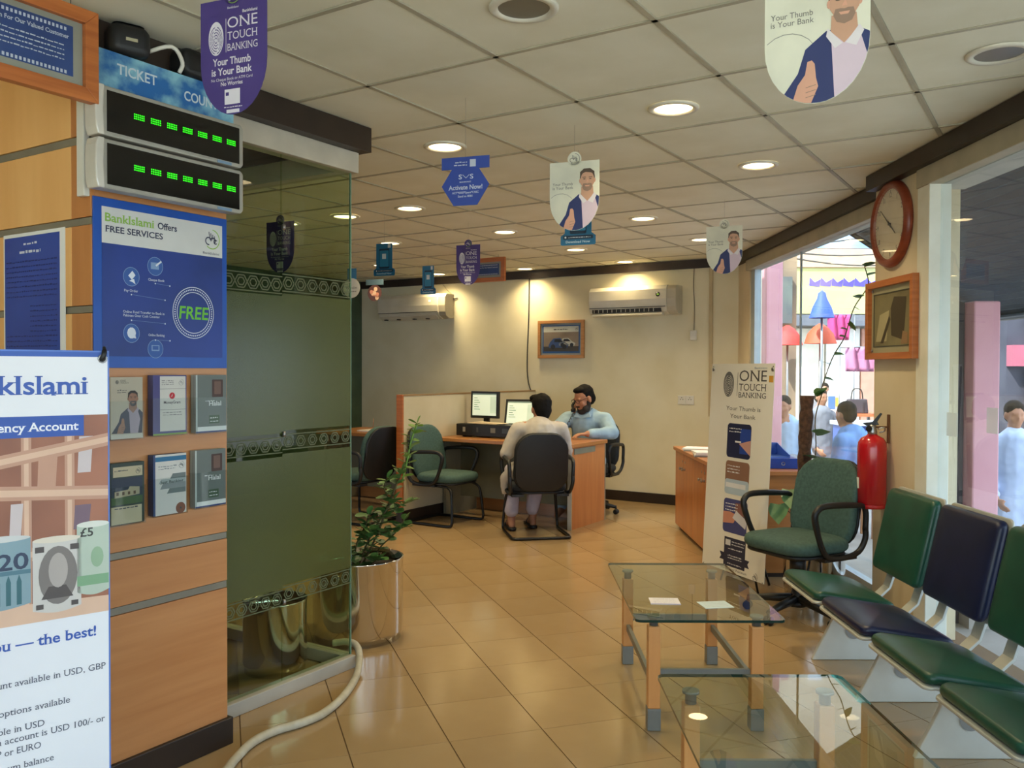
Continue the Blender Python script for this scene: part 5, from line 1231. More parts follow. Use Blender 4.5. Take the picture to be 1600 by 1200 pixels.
# ---- customer, seen from behind (faces +y local)
SHIRT1 = mat('pale_lilac_cotton', (192, 186, 178), 0.85, c2=(180, 173, 165), scale=10, bump=0.15)
t_loc = (0.235, 7.37, -0.0)
body = MB()
hipz = 0.53
SL, SRt = (-0.19, 0.02, 0.915), (0.19, 0.02, 0.915)
chain(body, [(0, -0.05, hipz), (0, -0.03, 0.70), (0, 0.0, 0.86), (0.01, 0.04, 0.965)], [0.14, 0.135, 0.13, 0.06])
chain(body, [(0.01, 0.03, 0.95), (0.022, 0.055, 1.02)], [0.052, 0.05])
for s in (-1, 1): capsule(body, (0, 0, 0.89), (s * 0.17, 0.02, 0.895), 0.08, 0.062)
hM = head_geo(body, (0.030, 0.075, 1.055), 4, -12, 1.02)
# left arm on the armrest, right arm forward on the desk
chain(body, [(-0.19, 0.02, 0.89), (-0.275, 0.0, 0.69), (-0.20, 0.24, 0.72)], [0.05, 0.042, 0.03]); hand_geo(body, (-0.20, 0.24, 0.72), (0.5, 0.8, 0.06), (0, 0, -1), 0.5, 1)
chain(body, [(0.19, 0.02, 0.89), (0.26, 0.13, 0.70), (0.16, 0.31, 0.795)], [0.05, 0.042, 0.03]); hand_geo(body, (0.16, 0.31, 0.795), (-0.5, 0.8, -0.05), (0, 0, -1), 0.5, -1)
# legs: thighs forward, shins down, feet
feet = []
for s in (-1, 1):
    k = (s * 0.115 - 0.06, 0.34, 0.50); a = (s * 0.10 - 0.105, 0.22 if s < 0 else 0.30, 0.09)
    chain(body, [(s * 0.09, 0.0, hipz), k, a], [0.085, 0.058, 0.036]); feet.append(a)
    chain(body, [a, (a[0], a[1] + 0.08, 0.045), (a[0] - 0.01, a[1] + 0.15, 0.035)], [0.036, 0.034, 0.026]); capsule(body, a, (a[0], a[1] - 0.03, 0.045), 0.034, 0.03)
person = fuse(body, 'person', SKIN, None, 0.0075, 4)
person.location = t_loc; person.rotation_euler = (0, 0, math.radians(9))
tag(person, 'seated customer in pale tunic seen from behind on the black chair', 'person')
sh = MB()
chain(sh, [(0, -0.05, hipz - 0.02), (0, -0.04, 0.70), (0, -0.005, 0.86)], [0.165, 0.155, 0.145])
chain(sh, [(0.005, 0.015, 0.90), (0.015, 0.035, 0.965)], [0.095, 0.062])
for s in (-1, 1): capsule(sh, (0, 0, 0.88), (s * 0.175, 0.02, 0.885), 0.09, 0.074)
chain(sh, [(-0.185, 0.02, 0.885), (-0.278, 0.0, 0.69), (-0.215, 0.20, 0.715)], [0.072, 0.062, 0.05])
chain(sh, [(0.185, 0.02, 0.885), (0.262, 0.13, 0.70), (0.18, 0.28, 0.785)], [0.072, 0.062, 0.05])
for s in (-1, 1): capsule(sh, (s * 0.09, 0.0, 0.52), (s * 0.115 - 0.04, 0.28, 0.51), 0.115, 0.085)
chain(sh, [(-0.20, -0.02, 0.55), (-0.285, 0.03, 0.48), (-0.29, 0.05, 0.36)], [0.06, 0.05, 0.03]); chain(sh, [(-0.24, 0.0, 0.52), (-0.26, 0.12, 0.44)], [0.06, 0.045])
fuse(sh, 'tunic', SHIRT1, person, 0.012, 6, 0.016)
tr = MB()
for s, a in zip((-1, 1), feet):
    k = (s * 0.115 - 0.06, 0.34, 0.50); chain(tr, [(s * 0.09, 0.05, 0.5), k, (a[0], a[1], 0.17)], [0.085, 0.078, 0.062])
fuse(tr, 'trousers', mat('pale_lilac_trousers', (190, 182, 196), 0.85, c2=(176, 168, 182), scale=10, bump=0.15), person, 0.012, 5, 0.014)
hr = MB()
for p, r_ in (((0, -0.022, 0.045), (0.086, 0.098, 0.092)), ((0, -0.055, -0.005), (0.076, 0.062, 0.085)), ((-0.02, 0.035, 0.105), (0.07, 0.06, 0.034)), ((-0.045, 0.075, 0.095), (0.035, 0.03, 0.022)), ((0, -0.06, -0.06), (0.055, 0.04, 0.04))): hr.ell(p, r_, 14, hM)
fuse(hr, 'hair', HAIR, person, 0.008, 2, 0.010)
for a in feet:
    mb = MB(); chain(mb, [(a[0], a[1] - 0.045, 0.016), (a[0] - 0.01, a[1] + 0.17, 0.016)], [0.038, 0.040]); mb.v = [(x, y, max(0.0015, min(z, 0.030))) for x, y, z in mb.v]
    s_ = mb.build('sandal', BLACKP, person, fix=True)
    MB().tube([(a[0] - 0.042, a[1] + 0.09, 0.018), (a[0] - 0.025, a[1] + 0.085, 0.066), (a[0] + 0.02, a[1] + 0.085, 0.066), (a[0] + 0.04, a[1] + 0.09, 0.018)], 0.011, 6).build('strap', BLACKP, s_)
# ---- clerk on the telephone (faces +y local, turned towards the camera's left)
SHIRT2 = mat('light_blue_cotton', (154, 182, 202), 0.8, c2=(140, 168, 190), scale=10, bump=0.12)
body = MB(); hz = 0.54
chain(body, [(0, -0.06, hz), (0, -0.02, 0.72), (0, 0.02, 0.89), (0.0, 0.05, 0.985)], [0.14, 0.135, 0.13, 0.06])
chain(body, [(0, 0.045, 0.96), (0.0, 0.085, 1.055)], [0.058, 0.054])
for s in (-1, 1): capsule(body, (0, 0.02, 0.92), (s * 0.18, 0.03, 0.925), 0.085, 0.066)
hM = head_geo(body, (0.0, 0.100, 1.115), -34, -22, 1.06)
# his right hand lifts the handset, left hand lies on the ledger
RE = (0.29, 0.20, 0.79); RW = tuple(hM @ Vector((0.115, 0.075, -0.145)))
hdir = (hM @ Vector((0.085, 0.075, -0.03))) - Vector(RW)
chain(body, [(0.19, 0.03, 0.92), RE, RW], [0.052, 0.044, 0.03]); hand_geo(body, RW, hdir, (-0.9, -0.3, 0.1), 1.1, -1)
LE, LW = (-0.30, 0.14, 0.80), (-0.13, 0.37, 0.80)
chain(body, [(-0.19, 0.03, 0.92), LE, LW], [0.052, 0.044, 0.03]); hand_geo(body, LW, (0.62, 0.62, -0.02), (0, 0, -1), 0.45, 1)
for s in (-1, 1):
    k = (s * 0.13, 0.36, 0.52); a = (s * 0.13, 0.34, 0.08)
    chain(body, [(s * 0.09, -0.02, hz), k, a, (a[0], a[1] + 0.14, 0.04)], [0.085, 0.06, 0.036, 0.028])
clerk = fuse(body, 'person', SKIN, None, 0.0075, 4)
CL = (0.735, 8.47, 0.0); CR = 156
clerk.location = CL; clerk.rotation_euler = (0, 0, math.radians(CR))
tag(clerk, 'bearded clerk in light blue shirt and glasses talking on the telephone', 'person')
sh = MB()
chain(sh, [(0, -0.06, hz - 0.02), (0, -0.03, 0.72), (0, 0.01, 0.89)], [0.165, 0.16, 0.15])
chain(sh, [(0, 0.03, 0.93), (0, 0.045, 0.985)], [0.098, 0.066])
for s in (-1, 1): capsule(sh, (0, 0.02, 0.91), (s * 0.185, 0.03, 0.915), 0.096, 0.080)
chain(sh, [(0.19, 0.03, 0.915), RE, tuple(Vector(RE).lerp(Vector(RW), 0.85))], [0.078, 0.066, 0.045])
chain(sh, [(-0.19, 0.03, 0.915), LE, (-0.155, 0.34, 0.80)], [0.078, 0.066, 0.045])
shirt = fuse(sh, 'shirt', SHIRT2, clerk, 0.011, 5, 0.014)
mb = MB()
for s in (-1, 1): mb.add([(0, 0.155, 0.93), (s * 0.062, 0.14, 0.985), (s * 0.075, 0.06, 1.025), (s * 0.045, 0.03, 1.03), (s * 0.08, 0.055, 1.0), (s * 0.085, 0.15, 0.945)], [(0, 1, 2, 5), (2, 3, 4, 5)])
mb.build('collar', SHIRT2, shirt)
tr = MB()
for s in (-1, 1): chain(tr, [(s * 0.09, -0.02, hz - 0.03), (s * 0.13, 0.36, 0.52), (s * 0.13, 0.34, 0.12)], [0.10, 0.075, 0.06])
fuse(tr, 'trousers', mat('pale_blue_trousers', (150, 178, 198), 0.85), clerk, 0.014, 4, 0.01)
hr = MB()
for p, r_ in (((0, -0.026, 0.045), (0.081, 0.090, 0.086)), ((0, -0.055, -0.005), (0.075, 0.058, 0.075)), ((0, 0.025, 0.098), (0.064, 0.050, 0.028))): hr.ell(p, r_, 14, hM)
fuse(hr, 'hair', HAIR, clerk, 0.008, 2, 0.008)
bd = MB()
for p, r_ in (((0, 0.058, -0.095), (0.046, 0.042, 0.034)), ((0.042, 0.035, -0.075), (0.030, 0.042, 0.038)), ((-0.042, 0.035, -0.075), (0.030, 0.042, 0.038)), ((0.060, 0.008, -0.045), (0.016, 0.022, 0.042)), ((-0.060, 0.008, -0.045), (0.016, 0.022, 0.042)), ((0, 0.090, -0.042), (0.032, 0.012, 0.009))): bd.ell(p, r_, 12, hM)
fuse(bd, 'beard', mat('dark_beard', (44, 36, 32), 0.8), clerk, 0.007, 2)
mb = MB()
for s in (-1, 1):
    ring_ = [hM @ Vector((s * 0.033 + 0.026 * math.cos(a), 0.098, 0.014 + 0.019 * math.sin(a))) for a in [2 * PI * i / 14 for i in range(14)]]
    mb.tube(ring_, 0.0022, 6, closed=True); mb.tube([hM @ Vector((s * 0.058, 0.096, 0.018)), hM @ Vector((s * 0.082, 0.0, 0.02))], 0.002, 5)
mb.tube([hM @ Vector((-0.008, 0.1, 0.016)), hM @ Vector((0.008, 0.1, 0.016))], 0.002, 5)
mb.build('eyeglasses', BLACKM, clerk)
# telephone: base on the desk, handset in his hand, coiled cord between
Mc = T(*CL) @ R(CR, 'Z')
hA = Mc @ (hM @ Vector((0.095, 0.005, 0.0))); hB = Mc @ (hM @ Vector((0.055, 0.115, -0.075)))
t = thing('telephone', 'black desk telephone with coiled cord, handset at the clerk\'s mouth', 'telephone', EP(6.95, -4.12, 0.7505), TH_E2)
Mi = (T(*EP(6.95, -4.12, 0.7505)) @ R(TH_E2, 'Z')).inverted()
a, b = Mi @ hA, Mi @ hB
mid = (a + b) / 2 + Vector((-0.02, -0.02, 0))
MB().tube(smooth_path([a, a.lerp(mid, 0.5), mid, b.lerp(mid, 0.5), b], 3), [0.024] * 3 + [0.013] * 7 + [0.024] * 3, 8).build('handset', BLACKP, t)
MB().prism([(0, 0), (0.20, 0), (0.20, 0.07), (0.05, 0.045), (0, 0.03)], -0.08, 0.08, 'yz').build('base_unit', BLACKP, t, 0.004)
pts = []; s0, s1 = b + Vector((0, 0, -0.02)), Vector((-0.07, 0.03, 0.04)); N_ = 110
for i in range(N_ + 1):
    q = i / N_; c_ = s0.lerp(s1, q) - Vector((0, 0, 0.16 * math.sin(PI * q))); a_ = q * 2 * PI * 26
    pts.append(c_ + Vector((0.009 * math.cos(a_), 0.004, 0.009 * math.sin(a_))))
MB().tube(pts, 0.0028, 5).build('coiled_cord', BLACKM, t)
# ================================================================== RIGHT SIDE: CLOCK, FRAME, EXTINGUISHER
t = thing('wall_clock', 'round white clock with red-brown wooden rim, high on the column', 'clock', (RX - 0.0005, 4.80, 2.205), -90)
MB().lathe([(0.10, 0.0), (0.235, 0.0), (0.240, 0.012), (0.232, 0.034), (0.212, 0.044), (0.196, 0.036), (0.192, 0.02)], 48, R(90, 'X'), cap=False).build('rim', wood('clock_rim', (148, 68, 40), (122, 52, 30), 0.35, 'x', 4), t)
MB().lathe([(0.0001, 0.020), (0.196, 0.020)], 48, R(90, 'X'), cap=False).build('dial', mat('clock_dial', (224, 214, 190), 0.5, c2=(214, 202, 176), scale=6), t)
DIALK = flat((72, 66, 58))
for k in range(1, 13):
    a = math.radians(90 - 30 * k); mb = MB(); text(mb, str(k), 0.160 * math.cos(a), 0.160 * math.sin(a) - 0.013, 0.028, -0.0208, align='c'); mb.build('numeral', DIALK, t, fix=False)
mb = MB()
for k in range(60):
    a = 2 * PI * k / 60; r0 = 0.180 if k % 5 else 0.174
    d_ = Vector((math.cos(a), 0, math.sin(a))); n_ = Vector((-math.sin(a), 0, math.cos(a))) * (0.0012 if k % 5 else 0.0022)
    mb.add([d_ * r0 - n_ + Vector((0, -0.0206, 0)), d_ * 0.188 - n_ + Vector((0, -0.0206, 0)), d_ * 0.188 + n_ + Vector((0, -0.0206, 0)), d_ * r0 + n_ + Vector((0, -0.0206, 0))], [(0, 1, 2, 3)])
mb.build('minute_marks', DIALK, t, fix=False)
def hand(ang, ln, w, y):
    a = math.radians(90 - ang); d_ = Vector((math.cos(a), 0, math.sin(a))); n_ = Vector((-d_.z, 0, d_.x))
    mb = MB(); base = -d_ * 0.03; q = [base - n_ * w, base + n_ * w, d_ * ln + n_ * w * 0.3, d_ * ln - n_ * w * 0.3]
    mb.add([(p.x, y, p.z) for p in q] + [(p.x, y - 0.0015, p.z) for p in q], [(0, 1, 2, 3), (7, 6, 5, 4), (0, 1, 5, 4), (1, 2, 6, 5), (2, 3, 7, 6), (3, 0, 4, 7)]); mb.build('clock_hand', BLACKP, t)
hand(130, 0.095, 0.006, -0.024); hand(310, 0.140, 0.0045, -0.027)
MB().lathe([(0.008, 0.02), (0.008, 0.032)], 12, R(90, 'X')).build('hub', BLACKP, t)
MB().lathe([(0.0001, 0.0345), (0.198, 0.0345)], 40, R(90, 'X'), cap=False).build('glass_cover', glass('clock_glass', (0.98, 0.98, 0.97), 1.35), t)
# framed certificate on the column
t = thing('framed_certificate', 'wooden framed picture of documents under the clock', 'picture', (RX - 0.0005, 5.07, 1.462), -90)
w_, h_ = 0.60, 0.44
frame_border('frame', w_, h_, 0.036, 0.045, WOODF, t)
MB().box(0.036, w_ - 0.036, -0.020, -0.006, 0.036, h_ - 0.036).build('mount', mat('certificate_mount', (168, 164, 132), 0.35), t)
mb = MB().rect(0.075, w_ - 0.07, 0.075, h_ - 0.075, -0.0206, 0)
for poly, m in (([(0.10, 0.10), (0.24, 0.10), (0.27, 0.27), (0.15, 0.25)], 1), ([(0.30, 0.13), (0.45, 0.10), (0.48, 0.33), (0.33, 0.34), (0.29, 0.28)], 2), ([(0.33, 0.15), (0.43, 0.13), (0.45, 0.30), (0.35, 0.32)], 1), ([(0.16, 0.09), (0.20, 0.09), (0.29, 0.22), (0.27, 0.24)], 2), ([(0.42, 0.08), (0.50, 0.08), (0.50, 0.14), (0.44, 0.15)], 3)): mb.face(poly, -0.021 - 0.0003 * m, m)
for q in range(7): scribble(mb, 0.35, 0.43, 0.16 + q * 0.02, 0.006, -0.0222, 2, rnd)
mb.build('print', [mat('sepia_photo', (134, 126, 92), 0.5, c2=(108, 100, 72), scale=4), flat((176, 166, 128)), flat((66, 56, 40)), flat((150, 116, 82))], t, fix=False)
mb = MB()
for (x0, x1, z0, z1) in ((0.07, 0.075, 0.07, h_ - 0.07), (0.07, w_ - 0.065, h_ - 0.075, h_ - 0.07), (w_ - 0.07, w_ - 0.065, 0.07, h_ - 0.07), (0.07, w_ - 0.065, 0.07, 0.075)): mb.box(x0, x1, -0.024, -0.0205, z0, z1)
mb.build('inner_bead', mat('bead_dark', (70, 72, 60), 0.4), t, fix=False)
for x in (0.05, w_ - 0.05):
    for z in (0.05, h_ - 0.05): MB().lathe([(0.008, 0.0), (0.008, 0.006)], 10, T(x, -0.020, z) @ R(90, 'X')).build('screw', METAL, t)
# fire extinguisher
RED = mat('extinguisher_red', (196, 26, 36), 0.22, c2=(182, 22, 32), coat=0.5)
t = thing('fire_extinguisher', 'red fire extinguisher hung on a bracket on the column', 'fire extinguisher', (2.005, 4.83, 0.635))
MB().lathe([(0.070, 0.0), (0.078, 0.004), (0.078, 0.33), (0.074, 0.365), (0.058, 0.390), (0.030, 0.405), (0.022, 0.415)], 32).build('cylinder', RED, t)
MB().lathe([(0.0795, 0.012), (0.0795, 0.024)], 32, cap=False).build('base_ring', RED, t)
mb = MB(); n = 10
for i in range(n):
    a0, a1 = math.radians(150 + 4 * i), math.radians(154 + 4 * i)
    mb.add([(0.0788 * math.cos(a0), 0.0788 * math.sin(a0), 0.11), (0.0788 * math.cos(a1), 0.0788 * math.sin(a1), 0.11), (0.0788 * math.cos(a1), 0.0788 * math.sin(a1), 0.17), (0.0788 * math.cos(a0), 0.0788 * math.sin(a0), 0.17)], [(0, 1, 2, 3)])
mb.build('paper_label', PAPER, t, fix=False)
MB().lathe([(0.024, 0.405), (0.026, 0.425), (0.018, 0.450), (0.018, 0.462)], 16).build('valve', METAL, t)
MB().prism([(-0.035, 0.462), (0.03, 0.455), (0.05, 0.470), (0.0, 0.480), (-0.04, 0.530), (-0.05, 0.525), (-0.025, 0.480)], -0.010, 0.010, 'yz', R(70, 'Z')).build('squeeze_lever', BLACKP, t, 0.002)
MB().tube(smooth_path([(0.02, -0.02, 0.44), (0.05, -0.035, 0.45), (0.06, -0.02, 0.43), (0.035, -0.01, 0.42)], 3), 0.004, 6).build('safety_pin', METAL, t)
MB().lathe([(0.016, 0.0), (0.016, 0.012)], 14, T(-0.03, -0.02, 0.44) @ R(70, 'X')).build('gauge', BLACKM, t)
mb = MB().box(0.0855, 0.0945, -0.012, 0.012, 0.36, 0.52).box(0.02, 0.0855, -0.006, 0.006, 0.445, 0.455); mb.build('wall_bracket', mat('rust_bracket', (120, 78, 46), 0.6, 0.3), t)
# ================================================================== WAITING BENCH
bench = thing('waiting_bench', 'four seat waiting bench with green and navy pads along the window', 'bench', (0, 0, 0), 0)
PITB = 0.535; SY0 = 4.19; SZ = 0.38
cols = [GREENV, NAVYV, GREENV, GREENV, NAVYV]
PAN = mat('bench_shell', (198, 200, 194), 0.35, 0.2, c2=(186, 188, 182))
def side_curve(off=0.0):
    # seat-to-back profile in xz (x away from the aisle)
    return [(1.385, SZ - 0.022), (1.42, SZ - 0.012), (1.60, SZ - 0.035), (1.74, SZ - 0.055), (1.815, SZ - 0.045), (1.862, SZ + 0.0), (1.885, SZ + 0.08), (1.93, SZ + 0.26), (1.975, SZ + 0.43)]
for k in range(5):
    yc = SY0 - PITB * k; hw = 0.240
    # seat pad
    def fseat(x, y, z, yc=yc):
        u = (x + 0.185) / 0.37            # 0 front .. 1 rear
        return (1.575 + x, yc + y, SZ - 0.036 + z - 0.055 * u * u + 0.012 * math.sin(PI * u))
    MB().cushion(rrect(0.375, 2 * hw, 0.035, 4), 0.040, 0.45, 0.010, fn=fseat).build('seat_pad', cols[k], bench)
    def fback(x, y, z, yc=yc):
        # x -> up
        u = x + 0.205
        return (1.885 + u * 0.215 - z, yc + y, SZ + 0.02 + u * 0.985)
    MB().cushion(rrect(0.41, 2 * hw, 0.03, 4), 0.050, 0.45, 0.006, fn=fback).build('back_pad', cols[k], bench)
    # white edging shells behind both pads
    mb = MB().cushion(rrect(0.392, 2 * hw + 0.012, 0.035, 4), 0.012, 0.4, fn=lambda x, y, z: (fseat(x, y, 0)[0], yc + y, fseat(x, y, 0)[2] - 0.001 - z)); mb.build('seat_shell', PAN, bench)
    mb = MB().cushion(rrect(0.425, 2 * hw + 0.012, 0.03, 4), 0.012, 0.4, fn=lambda x, y, z: (fback(x, y, 0)[0] + 0.001 + z, yc + y, fback(x, y, 0)[2])); mb.build('back_shell', PAN, bench)
    # two bent steel straps joining seat to back
    for s in (-1, 1):
        y0, y1 = yc + s * 0.15 - 0.035, yc + s * 0.15 + 0.035
        c_ = [(1.66, SZ - 0.100), (1.76, SZ - 0.118), (1.83, SZ - 0.105), (1.878, SZ - 0.06), (1.905, SZ + 0.02), (1.935, SZ + 0.14)]
        c2 = [(x + 0.010, z - 0.006) for x, z in c_]
        MB().prism(c_ + c2[::-1], y0, y1, 'xz').build('steel_strap', PAN, bench, 0.002)
    if k < 4:
        # flared sheet steel leg
        L1 = [(1.455, 0.0005), (1.478, 0.05), (1.515, 0.12), (1.55, 0.19), (1.575, 0.26), (1.58, SZ - 0.085)]
        R1 = [(1.80, SZ - 0.11), (1.80, 0.26), (1.83, 0.19), (1.855, 0.12), (1.88, 0.05), (1.895, 0.0005)]
        lg = MB().prism(L1 + R1, yc - 0.012, yc + 0.012, 'xz').build('leg', WHITEM, bench, 0.004)
        MB().lathe([(0.0001, 0.0), (0.040, 0.0), (0.042, 0.003)], 24, T(1.655, yc - 0.0122, 0.145) @ R(90, 'X')).build('beam_cap', mat('beam_cap_grey', (150, 150, 146), 0.5), lg)
        MB().box(1.57, 1.79, yc - 0.03, yc + 0.03, SZ - 0.118, SZ - 0.100).build('seat_bracket', WHITEM, bench)
MB().box(1.66, 1.72, SY0 - PITB * 4 - 0.2, SY0 + 0.2, SZ - 0.165, SZ - 0.118).build('beam', WHITEM, bench, 0.004)
# ================================================================== COFFEE TABLES
TG = glass('table_glass', (0.87, 0.93, 0.89), 1.62)
TGE = mat('glass_edge_green', (26, 52, 44), 0.1)
LEGW = wood('table_leg_beech', (214, 152, 92), (198, 134, 76), 0.35, 'z')
GREYM = mat('grey_table_metal', (128, 130, 128), 0.4, 0.4)
def coffee_table(x0, x1, y0, y1, label):
    t = thing('coffee_table', label, 'table', ((x0 + x1) / 2, (y0 + y1) / 2, 0), 0, 'glass coffee tables')
    hx, hy = (x1 - x0) / 2, (y1 - y0) / 2
    P = rrect(2 * hx, 2 * hy, 0.025, 4)
    mb = MB().prism(P, 0.445, 0.455, 'xy'); 
    o = mb.build('glass_top', [TG, TGE], t)
    for p in o.data.polygons:
        if abs(p.normal.z) < 0.5: p.material_index = 1
    ix, iy = hx - 0.085, hy - 0.105
    for sx in (-1, 1):
        for sy in (-1, 1):
            lx, ly = sx * ix, sy * iy
            lg = MB().box(lx - 0.024, lx + 0.024, ly - 0.024, ly + 0.024, 0.085, 0.405).build('leg', LEGW, t, 0.004)
            MB().box(lx - 0.026, lx + 0.026, ly - 0.026, ly + 0.026, 0.0005, 0.085).build('metal_foot', GREYM, lg, 0.002)
            MB().lathe([(0.017, 0.405), (0.017, 0.432), (0.026, 0.436), (0.026, 0.4445)], 16, T(lx, ly, 0)).build('metal_cap', GREYM, lg)
    for sy in (-1, 1): MB().box(-ix + 0.024, ix - 0.024, sy * iy - 0.008, sy * iy + 0.008, 0.205, 0.235).build('stretcher', GREYM, t)
    for sx in (-1, 1): MB().box(sx * ix - 0.008, sx * ix + 0.008, -iy + 0.024, iy - 0.024, 0.160, 0.190).build('stretcher', GREYM, t)
coffee_table(0.470, 1.040, 3.265, 4.235, 'glass coffee table with wooden legs and paper slips, farther from the camera')
coffee_table(0.452, 1.022, 1.72, 2.685, 'glass coffee table with wooden legs, nearest at the bottom right')
for x, y, a, c_, lab in ((0.625, 3.53, -3, (236, 232, 236), 'white paper slip with blue edge on the coffee table, left'), (0.820, 3.48, 9, (206, 224, 226), 'pale blue paper slip on the coffee table, right')):
    t = thing('paper_slip', lab, 'paper slip', (x, y, 0.4555), a, 'paper slips on the coffee table')
    MB().box(-0.06, 0.06, -0.05, 0.05, 0, 0.0012).build('sheet', flat(c_), t)
    mb = MB()
    for k in range(4): scribble(mb, -0.045, 0.045, -0.03 + 0.02 * k, 0.006, 0.0, 0, rnd)
    mb.v = [(x_, z_, 0.0016) for x_, y_, z_ in mb.v]; 
    if a < 0: mb.add([(-0.06, -0.05, 0.0016), (0.06, -0.05, 0.0016), (0.06, -0.043, 0.0016), (-0.06, -0.043, 0.0016)], [(0, 1, 2, 3)], None, 1)
    mb.build('print', [flat((180, 184, 192)), flat((92, 104, 190))], t, fix=False)
# ================================================================== WOODEN CABINET BY THE FAR WINDOW
t = thing('low_cabinet', 'long low wooden cabinet running under the far window', 'cabinet', (1.455, 7.73, 0), -90)
CW, CD = 1.89, 0.52
MB().box(0.01, CW - 0.01, 0.022, CD - 0.01, 0.03, 0.69).build('carcass', WOODD, t)
MB().box(-0.01, CW + 0.01, -0.015, CD, 0.69, 0.72).build('top_board', wood('cabinet_top_wood', (196, 134, 82), (176, 112, 62), 0.3, 'x'), t, 0.003)
MB().box(0.02, CW - 0.02, 0.04, CD - 0.02, 0.0005, 0.03).build('plinth', TRIM, t)
for k in range(5):
    x0 = 0.012 + k * (CW - 0.024) / 5; x1 = 0.012 + (k + 1) * (CW - 0.024) / 5
    dr = MB().box(x0 + 0.002, x1 - 0.002, 0.002, 0.0215, 0.035, 0.685).build('door', wood('cabinet_door_wood', (190, 124, 72), (168, 104, 56), 0.3, 'z', 3, 0.04), t, 0.002)
    MB().lathe([(0.010, 0.0), (0.010, 0.006), (0.006, 0.018), (0.014, 0.026), (0.010, 0.032)], 12, T(x1 - 0.05 if k % 2 == 0 else x0 + 0.05, 0.002, 0.56) @ R(90, 'X')).build('knob', METAL, dr)
    MB().lathe([(0.010, 0.0), (0.010, 0.003)], 12, T(x1 - 0.05 if k % 2 == 0 else x0 + 0.05, 0.002, 0.62) @ R(90, 'X')).build('lock', METAL, dr)
def stackpaper(x, y, z, a, n, lab, m=PAPER):
    t = thing('paper_stack', lab, 'papers', (x, y, z), a)
    for k in range(n): MB().box(-0.105, 0.105, -0.148, 0.148, k * 0.012, k * 0.012 + 0.0115, R(random.uniform(-9, 9), 'Z')).build('folder', m if k % 3 else mat('file_grey', (160, 158, 148), 0.6), t)
stackpaper(1.60, 7.30, 0.7205, 70, 2, 'small stack of white papers lying on the far end of the cabinet')
stackpaper(1.585, 6.85, 0.7205, 80, 3, 'stack of files on the cabinet, partly behind the standing banner')
# blue binders
t = thing('blue_binder', 'blue lever arch binder lying on the cabinet beside the banner', 'binder', (1.80, 5.98, 0.7205), -4)
BB = mat('binder_blue', (36, 74, 176), 0.4, c2=(30, 64, 158))
MB().box(-0.14, 0.17, 0.0, 0.28, 0, 0.070).build('cover', BB, t, 0.003)
MB().rect(-0.13, -0.02, 0.010, 0.058, -0.0006).build('spine_label', PAPER, t, fix=False)
MB().lathe([(0.009, 0.0), (0.013, 0.0), (0.013, 0.002)], 16, T(0.07, -0.0005, 0.035) @ R(90, 'X'), cap=False).build('finger_hole', METAL, t)
t = thing('blue_file_tray', 'blue plastic file tray on top of the blue binder', 'tray', (1.77, 6.10, 0.791), 6)
mb = MB().box(-0.15, 0.15, -0.10, 0.12, 0.0, 0.006); mb.build('tray_floor', mat('tray_blue', (64, 104, 200), 0.35), t)
MB().prism([(-0.10, 0.006), (0.12, 0.006), (0.12, 0.09), (0.0, 0.05), (-0.10, 0.02)], -0.15, -0.145, 'yz').build('tray_side', _M['tray_blue'], t); MB().prism([(-0.10, 0.006), (0.12, 0.006), (0.12, 0.09), (0.0, 0.05), (-0.10, 0.02)], 0.145, 0.15, 'yz').build('tray_side', _M['tray_blue'], t)
MB().box(-0.145, 0.145, 0.115, 0.12, 0.006, 0.09).build('tray_back', _M['tray_blue'], t)
# pale hazy sheets on the glass, standing in for reflections
for y, z, w_, h_, lab in ((4.28, 1.08, 0.10, 0.115, 'pale sheet standing in for a reflection in the near window beside the jamb'), (3.92, 1.12, 0.09, 0.115, 'pale sheet standing in for a reflection in the near window over the pink pillar')):
    o = MB().box(-0.0008, 0.0008, 0, w_, 0, h_).build('window_reflection', glass('reflection_haze', (0.9, 0.93, 0.93), 1.2, haze=0.42, haze_c=(240, 244, 244)), None, 0, (2.143, y - w_, z)); tag(o, lab, 'reflection sheet')
# ================================================================== HOSE AND PLANTS
o = MB().tube(smooth_path([(-0.86, 4.175, 0.075), (-0.79, 4.165, 0.085), (-0.735, 4.12, 0.078), (-0.705, 4.02, 0.045), (-0.695, 3.86, 0.018), (-0.709, 3.632, 0.018), (-0.753, 3.462, 0.018), (-0.819, 3.367, 0.018), (-0.899, 3.294, 0.018), (-0.954, 3.192, 0.018), (-0.975, 3.05, 0.018), (-0.985, 2.9, 0.018), (-1.06, 2.62, 0.018), (-1.2, 2.3, 0.018)], 6), 0.0165, 10).build('drain_hose', mat('grey_white_hose', (196, 190, 172), 0.6, c2=(180, 172, 150), scale=20))
tag(o, 'grey white hose snaking over the floor from the glass cabin', 'hose')
def steel_pot(x, y, r, h, label):
    t = thing('steel_planter', label, 'planter', (x, y, 0), 0, 'polished steel planters')
    MB().lathe([(r * 0.93, 0.0), (r * 0.95, 0.0), (r * 0.95, 0.028), (r * 0.985, 0.034), (r, 0.045), (r, h - 0.01), (r * 1.012, h - 0.004), (r * 1.012, h), (r * 0.96, h), (r * 0.96, h - 0.07)], 48, cap=False).build('pot_wall', CHROME, t)
    MB().lathe([(0.0001, h - 0.045), (r * 0.6, h - 0.040), (r * 0.965, h - 0.055)], 32, cap=False).build('soil', SOIL, t)
    return t
